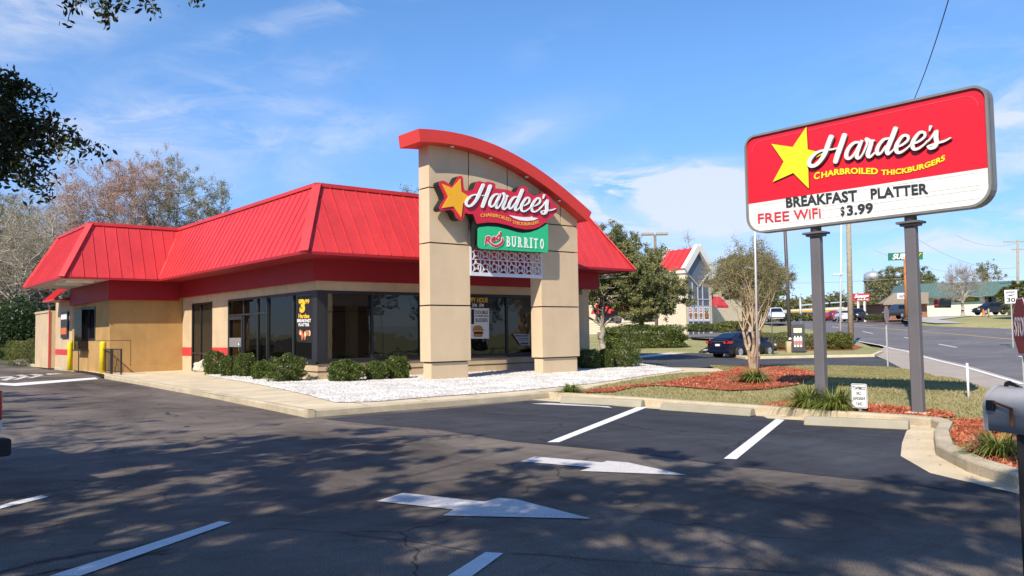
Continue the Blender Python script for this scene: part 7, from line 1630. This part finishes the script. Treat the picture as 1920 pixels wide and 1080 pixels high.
# ---- live oaks over the near side of the lot: they throw the dappled shade; two of their boughs reach into view
def in_frame(c, mg=20):
    x, y, w_ = proj(c); return w_ > .1 and -mg < x < 1920+mg and -mg < y < 1080+mg
def outl(c):
    x, y, w_ = proj(c)
    if w_ < .1 or x < -25 or x > 1945 or y < -14: return True
    return False
def okcl(c): 
    if not outl(c): return False
    # its shade must stay on the lot, off the lawn, the walls and the far walk
    h = c[2]; s = 1/math.tan(SUN_EL); gx, gy = c[0]+SH.x*h*s, c[1]+SH.y*h*s
    if c[2] < 3.2: return False
    if abs(c[0]+SH.x*(h-1.25)*s-3.85) < .75 and abs(c[1]+SH.y*(h-1.25)*s-1.3) < .75: return False
    lim = 13.2 if gy > 9 else 11.8
    if gy > 15: lim = 7.3+(gy-15)*.09
    if gy > 33: lim = 7.2-(gy-33)*.8
    if 13.2 < gy < 18.5 and rngf.random() < .80: return False
    return gx < lim+rngf.normal()*.35
rngf = np.random.default_rng(2)
def shade_tree(x, y, H, lbs, ncl, seed, label): return ctree('live_oak', (x, y, 0), 2.6, .42, lbs, ncl, 130, .155, .44, M_LEAFS, M_BARK, seed, label, group='live oaks shading the near lot', twig=2, twr=.012, filt=okcl, shell=.15, nlimb=16, limb_r=.6, flat=.6, aspect=.5)
M_LEAFS = M_LEAFSH
shade_tree(-7, -1, 9, [(2, 2, 6.5, 6.5, 6.5, 2.6), (0, 0, 8, 5.5, 5.5, 2.5), (7, -4, 6.5, 5.5, 5.5, 2.2), (3, -1, 7.5, 5, 5, 2)], 800, 101, 'live oak behind the camera whose shade covers the arrows')
shade_tree(-8, 9, 9, [(1, 0, 6.8, 6.5, 6.5, 2.8), (0, 2, 8.5, 5, 5, 2)], 480, 102, 'live oak left of the camera whose shade falls across the middle of the lot')
shade_tree(-10, 21, 10, [(1, 0, 7.2, 6.5, 6.5, 2.8), (2, 3, 7, 5, 5, 2.2)], 260, 103, 'live oak beyond the left edge whose shade falls near the walk')
for k, (x, y, lab) in enumerate(((-17, 36, 'live oak across the lot, mirrored in the side windows'), (-20, 48, 'farthest live oak across the lot, mirrored in the door glass'), (44, -30, 'oak across the street, mirrored in the front windows'), (58, -24, 'second oak across the street, mirrored in the front windows'), (32, -34, 'nearest oak across the street, mirrored in the front windows'))):
    ctree('live_oak', (x, y, -.1), 3, .4, [(0, 0, 7, 6, 6, 4.5), (2, 2, 9.5, 4, 4, 3), (-2, -1, 5, 5, 5, 3)], 220, 60, .34, 1.0, M_LEAFS, M_BARK, 120+k, lab, twig=2, shell=.3)
# the bough reaching in at the left edge, and the sprays hanging at the top left
lo = thing('live_oak', (-3.2, 9.5, 0), 'near live oak whose dark leafy boughs hang into the upper left corner', 'tree', 'live oaks shading the near lot')
rngb = np.random.default_rng(12); LC = []; SA, SB, SR0, SR1 = [], [], [], []
poly_l = [(-60, 130), (0, 128), (30, 150), (55, 175), (80, 182), (60, 200), (78, 215), (100, 228), (118, 250), (130, 262), (160, 262), (178, 270), (186, 292), (160, 296), (130, 300), (100, 300), (70, 312), (85, 335), (100, 355), (98, 385), (80, 372), (60, 350), (30, 338), (0, 345), (-60, 350)]
def in_px(x, y, poly): return bool(inside(poly, np.array([[x, y]]))[0])
def spray(tipx, tipy, rootx, rooty, D0, D1, n, wid, sc=1.0, thin=.006, lsz=.055):
    """a leafy side branch from root to tip, both points given where they hang in space"""
    A, B = np.array(at_d(rootx, rooty, D0)), np.array(at_d(tipx, tipy, D1)); L = np.linalg.norm(B-A); m = 8; prev = A; bow = np.array([0, 0, -.06*L])
    for i in range(1, m+1):
        t = i/m; q = A+(B-A)*t+bow*math.sin(math.pi*t)*-1+rngb.normal(size=3)*L*.008; SA.append(prev); SB.append(q); SR0.append(thin*(1.6-1.1*(i-1)/m)); SR1.append(thin*(1.6-1.1*i/m)); prev = q
    for k in range(n):
        t = rngb.random()**.8; c = A+(B-A)*t+bow*math.sin(math.pi*t)*-1; off = rngb.normal(size=3)*wid*(1.05-.65*t); tw = c+off*1.0; SA.append(c); SB.append(tw); SR0.append(.0022); SR1.append(.0012)
        for j in range(6): LC.append(tw+rngb.normal(size=3)*.045*sc)
# main left mass
for (tx_, ty_, rx_, ry_, n_, w_) in ((186, 285, -60, 215, 60, .075), (150, 268, -60, 230, 55, .09), (120, 250, -60, 200, 60, .11), (82, 182, -60, 190, 45, .08), (50, 165, -60, 175, 45, .10), (25, 150, -60, 160, 40, .10), (100, 300, -60, 250, 60, .12), (70, 310, -60, 280, 55, .12), (100, 380, -20, 290, 40, .075), (88, 345, -40, 280, 45, .09), (40, 330, -60, 290, 50, .11), (10, 340, -70, 300, 45, .10), (140, 292, -40, 240, 50, .09), (30, 260, -80, 240, 70, .16), (50, 220, -80, 220, 70, .15), (20, 200, -80, 220, 60, .16), (90, 275, -60, 245, 60, .13)):
    spray(tx_, ty_, rx_, ry_, 8.6, 8.2, int(n_*1.0), w_)
for (tx_, ty_, rx_, ry_, n_, w_) in ((128, 40, 150, -40, 10, .05), (140, 12, 150, -50, 12, .05), (205, 50, 190, -45, 10, .045), (190, 22, 200, -50, 14, .06), (230, 18, 220, -50, 10, .05), (292, 36, 270, -50, 9, .035), (262, 8, 250, -50, 8, .05), (150, 5, 120, -50, 12, .06), (170, 8, 180, -50, 12, .06), (366, 10, 355, -60, 4, .02), (358, 4, 365, -60, 3, .02)):
    spray(tx_, ty_, rx_, ry_, 8.0, 7.8, n_, w_)
LC = np.array(LC); V, F = leaves_np(LC, .062, .42, rngb, .1, True, .3); npmesh('crown', V, F, leafmat('near oak leaf', [(.015, .022, .007), (.035, .05, .013), (.09, .10, .03)], .15, .4, 2), lo)
fkp = np.array([-3.2, 9.5, 3.2]); parts = [segs_np([[-3.2, 9.5, -.1], [-3.25, 9.6, 1.7]], [[-3.25, 9.6, 1.7], fkp], [.46, .38], [.38, .30], 10)]
LA, LB_, r0_, r1_ = [], [], [], []
for tg in (at_d(-60, 215, 8.6), at_d(-60, 260, 8.6), at_d(-70, 180, 8.6), at_d(150, -60, 8.0), at_d(230, -60, 8.0), at_d(330, -80, 8.0)):
    tg = np.array(tg); prev = fkp
    for i in range(1, 9): t = i/8; q = fkp+(tg-fkp)*t+np.array([0, 0, .5])*math.sin(math.pi*t); LA.append(prev); LB_.append(q); r0_.append(.14*(1-(i-1)/8)+.02); r1_.append(.14*(1-i/8)+.02); prev = q
parts.append(segs_np(LA, LB_, np.array(r0_), np.array(r1_), 7)); parts.append(segs_np(SA, SB, np.array(SR0), np.array(SR1), 4))
V, F = join(parts); npmesh('trunk', V, F, M_BARK, lo, smooth=True)
